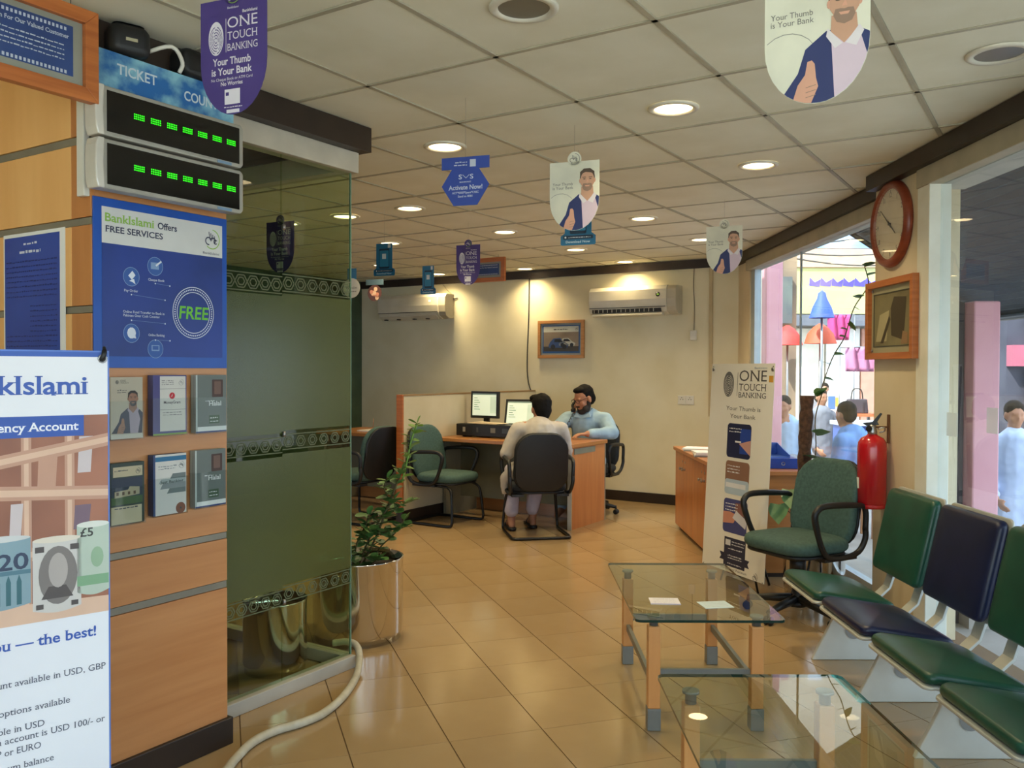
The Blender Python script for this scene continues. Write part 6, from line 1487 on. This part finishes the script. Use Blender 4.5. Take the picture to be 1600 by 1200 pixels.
def leaf_mesh(name, l, w, m, heart=False):
    mb = MB()
    if heart: out = [(0, 0, 0), (0.42, -0.10, 0.02), (0.52, 0.22, 0.03), (0.40, 0.58, 0.02), (0, 1.0, -0.10)]
    else: out = [(0, 0, 0), (0.30, 0.22, 0.03), (0.48, 0.58, 0.04), (0.34, 0.85, 0.02), (0, 1.0, -0.04)]
    mid = [(0, 0, 0), (0, 0.25, -0.03), (0, 0.55, -0.03), (0, 0.80, -0.05), (0, 1.0, out[-1][2])]
    for s in (-1, 1):
        vs = [(s * p[0] * w, p[1] * l, p[2] * l) for p in out] + [(0, p[1] * l, p[2] * l) for p in mid[1:4]]
        fs = [(0, 1, 5), (1, 2, 6, 5), (2, 3, 7, 6), (3, 4, 7)]
        mb.add(vs, fs, None, 0, True)
    o = mb.build(name, m); me = o.data; bpy.data.objects.remove(o); return me
LF = leaf_mesh('leaf', 0.062, 0.046, LEAF); LF2 = leaf_mesh('leaf', 0.052, 0.036, LEAF2); LH = leaf_mesh('leaf', 0.085, 0.075, LEAF, True); LH2 = leaf_mesh('leaf', 0.11, 0.10, mat('pothos_leaf', (112, 148, 96), 0.35, c2=(84, 120, 74), scale=12), True)
def put_leaf(me, p, d, parent, k=1.0, roll=0.0):
    o = link('leaf', me, parent); d = Vector(d).normalized()
    q = d.to_track_quat('Y', 'Z'); o.rotation_mode = 'QUATERNION'; o.rotation_quaternion = q @ Matrix.Rotation(roll, 3, 'Y').to_quaternion()
    o.location = p; o.scale = (k, k, k)
rp = random.Random(11)
# ---- leafy plant in the steel planter by the glass edge
PX, PY = -0.80, 4.53
steel_pot(PX, PY, 0.232, 0.42, 'large polished steel planter at the edge of the glass cabin')
t = thing('leafy_plant', 'leafy green plant with one tall pale shoot leaning right, in the steel planter', 'plant', (PX, PY, 0.375), 0)
stems = [([(0.02, 0, 0), (0.10, -0.03, 0.16), (0.17, -0.05, 0.34), (0.235, -0.07, 0.50)], 0.006, 34, LF), ([(0.0, 0.02, 0), (0.06, -0.03, 0.14), (0.13, -0.07, 0.26), (0.20, -0.10, 0.36)], 0.005, 28, LF), ([(-0.02, 0, 0), (0.0, -0.05, 0.12), (0.05, -0.08, 0.22), (0.07, -0.10, 0.28)], 0.004, 18, LF), ([(-0.04, 0.03, 0), (-0.07, 0.0, 0.10), (-0.09, -0.02, 0.20)], 0.004, 14, LF), ([(0.06, 0.0, 0), (0.12, -0.05, 0.10), (0.20, -0.08, 0.18), (0.25, -0.09, 0.25)], 0.004, 20, LF), ([(0.235, -0.07, 0.44), (0.265, -0.08, 0.56), (0.285, -0.08, 0.66), (0.315, -0.085, 0.745)], 0.0045, 26, LF2), ([(0.01, -0.05, 0), (-0.03, -0.12, 0.05), (-0.05, -0.15, 0.09)], 0.003, 13, LF), ([(0.05, -0.05, 0), (0.11, -0.13, 0.05), (0.13, -0.16, 0.07)], 0.003, 14, LF), ([(0.10, -0.03, 0.16), (0.18, -0.10, 0.20), (0.25, -0.13, 0.22)], 0.003, 14, LF), ([(0.13, -0.04, 0.24), (0.20, -0.02, 0.30), (0.26, 0.0, 0.33)], 0.003, 14, LF), ([(0.06, -0.03, 0.12), (0.05, -0.12, 0.18), (0.09, -0.17, 0.21)], 0.003, 12, LF), ([(0.17, -0.05, 0.34), (0.15, -0.11, 0.42), (0.17, -0.13, 0.47)], 0.003, 12, LF)]
for path, r_, n, me in stems:
    pp = smooth_path(path, 6); MB().tube(pp, r_, 6).build('stem', STEM if me is LF else LEAF2, t)
    for i in range(n):
        k = int(len(pp) * (0.15 + 0.85 * i / n)); k = min(k, len(pp) - 1); a = i * 2.4 + rp.uniform(-0.4, 0.4)
        d = Vector((math.cos(a), math.sin(a), rp.uniform(-0.1, 0.7)))
        put_leaf(me, pp[k], d, t, rp.uniform(0.8, 1.25), rp.uniform(-0.5, 0.5))
    put_leaf(me, pp[-1], pp[-1] - pp[-2], t, 0.9)
# ---- second planter inside the cabin
steel_pot(-1.10, 4.03, 0.145, 0.33, 'smaller steel planter seen through the green glass')
# ---- pothos on a moss pole by the far window
QX, QY = 1.90, 5.44
steel_pot(QX, QY, 0.185, 0.34, 'polished steel planter behind the green swivel chair')
t = thing('moss_pole_plant', 'climbing plant on a brown moss pole with a vine up the far window', 'plant', (QX, QY, 0.30), 0)
mb = MB(); n = 22
prof = [(0.040 + 0.004 * math.sin(i * 2.1), 0.94 * i / n) for i in range(n + 1)]
lean = lambda z: (-0.085 + 0.035 * z)
mb.lathe(prof, 16); mb.v = [(x + lean(z), y, z) for x, y, z in mb.v]
mb.build('moss_pole', mat('coir_brown', (92, 62, 42), 0.95, c2=(64, 42, 28), scale=45, bump=0.6), t)
vine = [(lean(0.5) - 0.045, -0.02, 0.30), (lean(0.7) + 0.05, -0.03, 0.55), (lean(0.9) + 0.04, -0.04, 0.80), (0.04, 0.0, 0.95), (0.055, 0.05, 0.985), (0.125, 0.06, 1.175), (0.195, 0.06, 1.296), (0.222, 0.06, 1.377), (0.262, 0.06, 1.499), (0.325, 0.05, 1.600), (0.345, 0.05, 1.66), (0.318, 0.05, 1.76)]
vp = smooth_path(vine, 5); MB().tube(vp, 0.0035, 6).build('vine', STEM, t)
for q, d, k, me in ((0.30, (-1, -0.6, 0.1), 0.8, LH), (0.36, (-0.6, -0.7, -0.5), 1.1, LH), (0.40, (1, -0.5, -0.3), 0.7, LH), (0.44, (-0.9, -0.3, 0.3), 0.7, LH), (0.47, (1, -0.4, 0.0), 0.7, LH), (0.56, (-1, -0.4, 0.1), 0.55, LH), (0.62, (-1, -0.3, 0.2), 0.6, LH), (0.66, (0.7, -0.3, -0.8), 0.8, LH), (0.72, (0.9, -0.2, -0.5), 0.55, LH), (0.78, (-1, -0.3, 0.15), 0.8, LH), (0.83, (0.7, -0.5, -0.7), 1.0, LH), (0.93, (0.8, -0.4, 0.2), 0.9, LH), (0.99, (0.9, -0.2, 0.3), 1.0, LH), (0.10, (-1, -0.5, 0.4), 1.0, LH2), (0.16, (0.9, -0.8, 0.3), 0.9, LH2)):
    put_leaf(me, vp[min(len(vp) - 1, int(q * len(vp)))], d, t, k, rp.uniform(-0.6, 0.6))
for a, b, k in (((-0.05, -0.02, 0.02), (-0.20, -0.16, 0.37), 1.35), ((-0.06, -0.04, 0.02), (-0.27, -0.15, 0.28), 1.35), ((0.02, -0.06, 0.02), (0.10, -0.12, 0.20), 1.0), ((0.03, 0.0, 0.04), (0.06, -0.10, 0.40), 0.9), ((-0.1, -0.02, 0.04), (-0.14, -0.08, 0.36), 0.9)):
    m_ = Vector(a).lerp(Vector(b), 0.5) + Vector((0, 0, 0.05)); MB().tube(smooth_path([a, m_, b], 4), 0.003, 5).build('leaf_stalk', STEM, t)
    put_leaf(LH2, b, (b[0] - a[0], -0.6, -0.75), t, k * 0.9, 0.2)
# ================================================================== OUTSIDE: the street beyond the windows
ASPH = mat('dusty_street', (176, 168, 158), 0.9, c2=(150, 142, 132), scale=1.2)
o = MB().box(2.335, 60, -12, 70, -0.80, -0.60).build('ground', ASPH); tag(o, 'dusty street outside the windows', None, kind='structure')
o = MB().box(2.42, 4.2, -1.9, 30, -0.60, -0.16).build('sidewalk', mat('pavement_concrete', (168, 164, 158), 0.9, c2=(150, 146, 140), scale=3)); tag(o, 'concrete pavement along the windows', None, kind='structure')
o = MB().box(-6, 12, -14, -1.9, -0.35, -0.04).build('forecourt', mat('pale_forecourt', (214, 209, 198), 0.9, c2=(200, 194, 182), scale=2)); o['kind'] = 'structure'  # out of view; kept pale so the sunlit ground brightens the ceiling
PINK = mat('pink_pillar_paint', (232, 172, 182), 0.7, c2=(222, 158, 170), scale=3)
def pillar(x, y, w, d, h, label, m=PINK):
    t = thing('street_pillar', label, 'pillar', (x, y, -0.16), 0, 'pink pillars outside')
    MB().box(-w / 2, w / 2, -d / 2, d / 2, 0.0, h).build('shaft', m, t, 0.01); MB().box(-w / 2 - 0.02, w / 2 + 0.02, -d / 2 - 0.02, d / 2 + 0.02, 0.0, 0.12).build('foot', ASPH, t)
pillar(2.862, 5.32, 0.160, 0.16, 1.98, 'pink pillar outside the near window')
pillar(2.76, 9.25, 0.175, 0.18, 3.09, 'pink pillar outside at the left of the far window')
o = MB().box(0, 0.075, 0, 0.10, 0, 1.98).build('drain_post', mat('dark_post', (62, 56, 62), 0.6), None, 0, (2.70, 5.34, -0.16)); tag(o, 'dark post between the window reveal and the pink pillar', 'post')
# dark corrugated awning over the near window
t = thing('corrugated_awning', 'dark corrugated awning outside the near window', 'awning', (0, 0, 0))
n = 26
for k in range(n):
    q0, q1 = k / n, (k + 1) / n; x0, x1 = 2.46 + 1.25 * q0, 2.46 + 1.25 * q1; z0, z1 = 2.62 - 0.80 * q0, 2.62 - 0.80 * q1
    MB().prism([(x0, z0), (x1 - 0.006, z1 + 0.004), (x1 - 0.012, z1 + 0.022), (x0 + 0.004, z0 + 0.022)], 1.6, 6.9, 'xz').build('slat', mat('awning_slat', (74, 74, 76), 0.55, 0.3, c2=(62, 62, 64), vary=0.15), t)
for y in (1.7, 4.2, 6.8): MB().tube([(2.46, y, 2.585), (3.72, y, 1.78)], 0.02, 8).build('rafter', BLACKM, t)
MB().tube([(3.69, 1.6, 1.80), (3.69, 6.9, 1.80)], 0.025, 8).build('front_rail', BLACKM, t)
for y in (1.7, 6.8): MB().tube([(3.69, y, 1.80), (3.69, y, -0.16)], 0.02, 8).build('awning_post', BLACKM, t)
# shop beyond the near window (dark front with round sign)
t = thing('opposite_shop', 'dark shop front with a rounded sign across the pavement, near window', 'shop', (0, 0, 0))
MB().box(5.4, 9.0, 9.5, 9.8, -0.60, 4.2).build('front_wall', mat('shop_dark', (84, 84, 96), 0.7, c2=(62, 60, 72), scale=2), t)
MB().prism(rrect(2.6, 0.75, 0.3, 5, 6.9, 2.05), 9.40, 9.46, 'xz').build('sign_board', mat('sign_grey_green', (150, 166, 168), 0.5), t)
mb = MB(); rs = random.Random(5)
for k in range(7):
    x = 5.9 + 0.3 * k; mb.face([(x, 2.0), (x + 0.2, 2.05), (x + 0.25, 2.2 + 0.1 * rs.random()), (x + 0.1, 2.15), (x, 2.3)], 9.39)
mb.rect(6.2, 7.2, 1.98, 2.05, 9.389); mb.build('sign_strokes', flat((86, 110, 120)), t, fix=False)
MB().box(5.4, 9.0, 9.38, 9.5, 1.45, 1.68).build('red_fascia', mat('shop_red', (176, 92, 110), 0.6), t)
for x, c_ in ((5.6, (96, 78, 62)), (6.2, (70, 66, 80)), (6.8, (120, 60, 90)), (7.4, (90, 100, 120))): MB().box(x, x + 0.5, 9.42, 9.5, 0.4, 1.4).build('display_panel', flat(c_), t)
# far facade with sign boards
t = thing('street_building', 'sunlit street building with yellow signboard seen through the far window', 'building', (0, 0, 0))
MB().box(4.0, 16.0, 21.0, 21.5, -0.60, 9.0).build('front_wall', mat('facade_cream', (214, 206, 190), 0.8, c2=(190, 180, 164), scale=0.8), t)
MB().box(5.4, 9.6, 20.85, 20.99, 2.75, 3.85).build('yellow_signboard', mat('sign_yellow', (214, 204, 128), 0.5, c2=(196, 196, 140), scale=1.5), t)
mb = MB()
for k in range(9):
    x = 7.1 + 0.27 * k; mb.face([(x, 3.42), (x + 0.25, 3.40), (x + 0.28, 3.58), (x + 0.14, 3.50), (x + 0.02, 3.62)], 20.84)
mb.build('purple_script', flat((84, 72, 176)), t, fix=False)
MB().box(5.4, 9.6, 20.80, 20.99, 3.86, 4.30).build('orange_fascia', mat('fascia_peach', (226, 186, 150), 0.6), t)
MB().box(5.4, 9.6, 20.86, 20.99, 4.32, 5.4).build('blue_banner', mat('blue_cloud_banner', (120, 166, 222), 0.6, c2=(206, 220, 236), scale=1.6, contrast=(0.3, 0.7)), t)
for k in range(5): MB().box(5.6 + 0.8 * k, 5.9 + 0.8 * k, 20.88, 20.995, 5.6, 7.0).build('window_panel', flat((180, 150, 160) if k % 2 else (226, 230, 236)), t)
MB().box(5.0, 10, 20.4, 20.99, 2.45, 2.70).build('canopy', mat('canopy_grey', (110, 114, 124), 0.7), t)
for k, c_ in enumerate(((244, 238, 226), (150, 150, 132), (236, 226, 206), (246, 244, 238), (206, 150, 130), (226, 220, 210))): MB().box(5.0 + 0.85 * k, 5.8 + 0.85 * k, 20.9, 20.995, -0.6, 2.4).build('shop_bay', mat('bay_%d' % k, c_, 0.7), t)
# brownish building at left of view
t = thing('corner_building', 'brown corner building with hoardings behind the pink pillar', 'building', (0, 0, 0))
MB().box(3.4, 4.9, 15.0, 15.4, -0.60, 4.2).build('front_wall', mat('brown_facade', (168, 142, 112), 0.8, c2=(130, 112, 96), scale=2), t)
MB().box(3.6, 4.8, 14.92, 14.99, 2.2, 3.0).build('grey_hoarding', mat('hoarding', (110, 118, 110), 0.6, c2=(84, 92, 96), scale=3), t)
for k in range(4): MB().box(3.6 + 0.3 * k, 3.68 + 0.3 * k, 14.93, 14.995, 3.1, 4.1).build('shutter_strip', flat((140, 118, 96)), t)
# teal awning and cables
t = thing('teal_awning', 'teal fabric awning seen above the street through the far window', 'awning', (0, 0, 0))
MB().prism([(4.35, 3.62), (5.6, 3.02), (5.6, 3.05), (4.35, 3.66)], 10.6, 12.4, 'xz').build('fabric', mat('teal_fabric', (52, 160, 150), 0.7), t)
for y in (10.65, 12.35): MB().tube([(5.58, y, 3.02), (5.58, y, -0.60)], 0.025, 6).build('pole', BLACKM, t)
for k, (a, b) in enumerate((((4.2, 14.99, 3.50), (9.3, 20.85, 4.25)), ((4.3, 14.99, 3.42), (9.4, 20.85, 3.95)), ((4.1, 14.99, 3.58), (9.2, 20.85, 4.75)))):
    a, b = Vector(a), Vector(b); o = MB().tube([a.lerp(b, i / 8) - Vector((0, 0, 0.12 * math.sin(PI * i / 8))) for i in range(9)], 0.016, 5).build('street_cable', BLACKM)
    tag(o, ['dark overhead cable, middle of three across the far window', 'dark overhead cable, lowest of three across the far window', 'dark overhead cable, topmost of three across the far window'][k], 'cable', 'overhead cables')
# umbrellas, cloths
def folded_umbrella(x, y, z0, z1, r, m, label):
    t = thing('street_umbrella', label, 'umbrella', (x, y, -0.16), 0, 'vendors umbrellas')
    MB().tube([(0, 0, -0.44), (0, 0, z1 + 0.2)], 0.02, 6).build('pole', METAL, t)
    MB().lathe([(r, z0 + 0.16), (r * 0.75, z0 + 0.4 * (z1 - z0) + 0.16), (r * 0.38, z0 + 0.75 * (z1 - z0) + 0.16), (r * 0.3, z1 + 0.14), (0.02, z1 + 0.17)], 12, cap=False).build('canopy', m, t)
folded_umbrella(4.98, 14.0, 2.24, 2.66, 0.20, mat('umbrella_blue', (62, 92, 190), 0.6), 'half folded blue umbrella in the street')
def open_umbrella(x, y, z, r, m, label):
    t = thing('street_umbrella', label, 'umbrella', (x, y, -0.16), 0, 'vendors umbrellas')
    MB().tube([(0, 0, -0.44), (0, 0, z + 0.3)], 0.02, 6).build('pole', METAL, t)
    MB().lathe([(r, z), (r * 0.8, z + 0.16), (r * 0.45, z + 0.27), (0.03, z + 0.33)], 10, cap=False).build('canopy', m, t)
REDU = mat('umbrella_red', (222, 66, 58), 0.6, c2=(206, 52, 50))
open_umbrella(4.62, 14.6, 1.98, 0.26, REDU, 'small red umbrella left of the street stalls')
open_umbrella(5.10, 14.4, 2.00, 0.27, mat('umbrella_orange', (232, 88, 52), 0.6), 'small orange red umbrella beside the red one')
def cloth(x0, x1, y, z0, z1, m, label):
    t = thing('hanging_cloth', label, 'cloth', ((x0 + x1) / 2, y, z0), 0, 'cloths hung over the stalls')
    w = (x1 - x0); mb = MB(); n = 12; vs = []; fs = []
    for k in range(7):
        for i in range(n + 1): vs.append((-w / 2 + w * i / n, 0.05 * math.sin(i * 1.3 + 0.3 * k), (z1 - z0) * k / 6))
    for k in range(6):
        for i in range(n): a = k * (n + 1) + i; fs.append((a, a + 1, a + n + 2, a + n + 1))
    mb.add(vs, fs, None, 0, True); c_ = mb.build('fabric', m, t, fix=False); so = c_.modifiers.new('s', 'SOLIDIFY'); so.thickness = 0.012
    MB().tube([(-w / 2 - 0.1, 0, z1 - z0), (w / 2 + 0.1, 0, z1 - z0)], 0.012, 6).build('rail', METAL, t)
    for s in (-1, 1): MB().tube([(s * (w / 2 + 0.1), 0, z1 - z0), (s * (w / 2 + 0.1), 0, -z0 - 0.60)], 0.012, 6).build('rail_post', METAL, t)
cloth(5.45, 5.80, 15.0, 1.92, 2.36, mat('magenta_cloth', (222, 76, 146), 0.7), 'magenta cloth hanging beside the blue umbrella')
cloth(4.92, 5.32, 12.8, 1.38, 1.74, mat('pink_cloth', (218, 140, 178), 0.7), 'pale pink cloth hanging next to the framed picture')
# stall with handbags and boxes
t = thing('market_stall', 'white topped market stall outside the far window', 'stall', (5.2, 13.4, -0.16))
MB().box(-0.55, 0.45, -0.3, 0.3, 0.86, 0.90).build('stall_top', mat('stall_orange', (226, 122, 76), 0.6), t)
for sx in (-0.5, 0.4):
    for sy in (-0.25, 0.25): MB().box(sx - 0.02, sx + 0.02, sy - 0.02, sy + 0.02, -0.44, 0.86).build('stall_leg', METAL, t)
MB().box(-0.5, 0.4, -0.27, 0.25, 0.30, 0.33).build('shelf', PAPER, t)
t = thing('handbag', 'dark handbag standing on the market stall', 'bag', (5.28, 13.3, 0.742))
MB().prism([(-0.16, 0.0), (0.16, 0.0), (0.14, 0.22), (-0.14, 0.22)], -0.06, 0.06, 'xz').build('bag_body', mat('bag_grey', (76, 70, 80), 0.6), t, 0.015)
MB().tube(smooth_path([(-0.09, 0, 0.22), (-0.06, 0, 0.36), (0.06, 0, 0.36), (0.09, 0, 0.22)], 4), 0.010, 6).build('strap', BLACKP, t)
t = thing('picture_board', 'board with blue and yellow print leaning on the market stall', 'board', (4.92, 13.3, 0.742))
MB().box(-0.11, 0.11, 0, 0.02, 0, 0.30).build('board', PAPER, t); mb = MB().rect(-0.08, 0.03, 0.06, 0.26, -0.001, 0).rect(0.03, 0.09, 0.10, 0.24, -0.001, 1); mb.build('print', [flat((88, 136, 192)), flat((232, 190, 90))], t, fix=False)
t = thing('plastic_crate', 'tall blue plastic crate with white lid in the street', 'crate', (4.55, 11.3, -0.16))
mb = MB()
for (a, b, c_, d_) in ((-0.3, 0.3, -0.2, -0.18), (-0.3, 0.3, 0.18, 0.2), (-0.3, -0.28, -0.18, 0.18), (0.28, 0.3, -0.18, 0.18)): MB().box(a, b, c_, d_, -0.42, 0.85).build('crate_side', mat('crate_blue', (66, 96, 178), 0.5), t)
MB().box(-0.3, 0.3, -0.2, 0.2, -0.44, -0.42).build('crate_floor', _M['crate_blue'], t); MB().box(-0.33, 0.33, -0.23, 0.23, 0.85, 0.90).build('crate_lid', mat('lid_white', (214, 220, 230), 0.5), t)
# parked car
t = thing('parked_car', 'pale parked car in the sunlit street', 'car', (9.2, 18.4, -0.60), 8)
MB().prism([(-1.8, 0.25), (1.8, 0.25), (1.9, 0.62), (1.2, 0.82), (0.75, 1.28), (-0.75, 1.30), (-1.25, 0.88), (-1.88, 0.78)], -0.75, 0.75, 'xz').build('body', mat('car_white', (226, 226, 226), 0.2, coat=0.5), t, 0.06)
MB().prism([(-1.12, 0.90), (1.02, 0.86), (0.70, 1.22), (-0.72, 1.24)], -0.76, 0.76, 'xz').build('window_band', mat('car_glass', (40, 46, 54), 0.1), t)
for x in (-1.15, 1.15):
    for s in (-1, 1): MB().lathe([(0.14, -0.09), (0.30, -0.09), (0.31, 0.0), (0.30, 0.09), (0.14, 0.09)], 20, T(x, s * 0.70, 0.31) @ R(90, 'X')).build('wheel', BLACKP, t)
# people in the street
def passer(x, y, yaw, label, top, bottom, pose='stand', cap=None, z=-0.02, hairm=HAIR):
    b = MB()
    if pose == 'stand':
        chain(b, [(0, 0, 0.92), (0, 0, 1.15), (0, 0, 1.38), (0, 0.01, 1.47)], [0.13, 0.13, 0.12, 0.055]); hc = (0, 0.02, 1.60); sh_z = 1.38
        legs = [[(s * 0.09, 0, 0.90), (s * 0.10, 0.02, 0.49), (s * 0.10, -0.01, 0.08), (s * 0.11, 0.13, 0.04)] for s in (-1, 1)]
    else:
        chain(b, [(0, 0, 0.50), (0, 0.02, 0.75), (0, 0.05, 0.93), (0, 0.08, 1.02)], [0.14, 0.14, 0.12, 0.055]); hc = (0, 0.11, 1.13); sh_z = 0.93
        legs = [[(s * 0.09, 0, 0.50), (s * 0.12, 0.40, 0.50), (s * 0.12, 0.38, 0.08), (s * 0.12, 0.50, 0.04)] for s in (-1, 1)]
    capsule(b, (0, hc[1] - 0.03, hc[2] - 0.16), hc, 0.052, 0.05); M = head_geo(b, hc, 0, -6)
    arms = []
    for s in (-1, 1):
        capsule(b, (0, 0, sh_z - 0.03), (s * 0.17, 0, sh_z - 0.02), 0.08, 0.06)
        A = [(s * 0.19, 0, sh_z - 0.03), (s * 0.24, 0.02, sh_z - 0.32), (s * 0.20, 0.18, sh_z - 0.50)]; arms.append(A); chain(b, A, [0.05, 0.042, 0.03]); hand_geo(b, A[2], (-s * 0.2, 0.7, -0.6), (-s, 0, 0), 0.5, -s)
        chain(b, legs[0 if s < 0 else 1], [0.08, 0.055, 0.036, 0.03])
    p = fuse(b, 'person', SKIN, None, 0.014, 2); p.location = (x, y, z); p.rotation_euler = (0, 0, math.radians(yaw)); tag(p, label, 'person', 'people in the street')
    c_ = MB()
    base = 0.80 if pose == 'stand' else 0.46
    chain(c_, [(0, 0, base - (0.25 if pose == 'stand' else 0)), (0, 0, base + 0.2), (0, 0.03, sh_z - 0.02)], [0.19, 0.165, 0.145]); capsule(c_, (0, 0.03, sh_z), (0, 0.03, sh_z + 0.05), 0.10, 0.07)
    for s, A in zip((-1, 1), arms): capsule(c_, (0, 0, sh_z - 0.03), (s * 0.17, 0, sh_z - 0.03), 0.095, 0.078); chain(c_, [A[0], A[1], Vector(A[1]).lerp(Vector(A[2]), 0.8)], [0.075, 0.065, 0.05])
    fuse(c_, 'tunic', top, p, 0.018, 3, 0.02)
    l_ = MB()
    for q in legs: chain(l_, [q[0], q[1], (q[2][0], q[2][1], 0.14)], [0.10, 0.085, 0.07])
    fuse(l_, 'trousers', bottom, p, 0.018, 3, 0.015)
    h_ = MB()
    for pp, r_ in (((0, -0.022, 0.05), (0.086, 0.098, 0.088)), ((0, -0.05, 0.0), (0.078, 0.062, 0.08))): h_.ell(pp, r_, 12, M)
    fuse(h_, 'hair' if cap is None else 'cap', cap or hairm, p, 0.012, 1)
    return p
def stool(x, y, z=-0.02):
    t = thing('stool', 'low wooden stool under a seated man, %s' % ('near the moss pole' if y > 9 else 'near the column'), 'stool', (x, y, z))
    MB().box(-0.16, 0.16, -0.16, 0.16, 0.33, 0.365).build('stool_seat', WOODD, t, 0.004)
    for sx in (-1, 1):
        for sy in (-1, 1): MB().box(sx * 0.13 - 0.015, sx * 0.13 + 0.015, sy * 0.13 - 0.015, sy * 0.13 + 0.015, 0, 0.33).build('leg', WOODD, t)
LBLU = mat('street_blue_cotton', (120, 160, 214), 0.85, c2=(104, 142, 198)); PBLU = mat('street_pale_blue', (170, 196, 222), 0.85); GREYC = mat('street_grey', (150, 150, 156), 0.85)
passer(3.20, 10.15, 150, 'man in pale blue shirt sitting outside, left of the moss pole', PBLU, GREYC, 'sit', z=-0.155); stool(3.20, 10.15, -0.16)
passer(3.22, 8.15, 30, 'man in sky blue tunic sitting outside near the column', LBLU, LBLU, 'sit', z=-0.155); stool(3.22, 8.15, -0.16)
passer(6.55, 18.2, 160, 'man in long grey tunic walking in the sunlit street', GREYC, mat('street_dark_grey', (120, 118, 126), 0.85), 'stand', z=-0.595)
passer(4.42, 12.45, 200, 'man in dark grey clothes standing far off in the street', mat('street_slate', (124, 128, 140), 0.85), GREYC, 'stand', z=-0.595)
passer(4.45, 7.70, 170, 'man in white shirt standing outside the near window', mat('street_white', (196, 208, 236), 0.85), mat('street_navy', (60, 64, 90), 0.85), 'stand', z=-0.595)
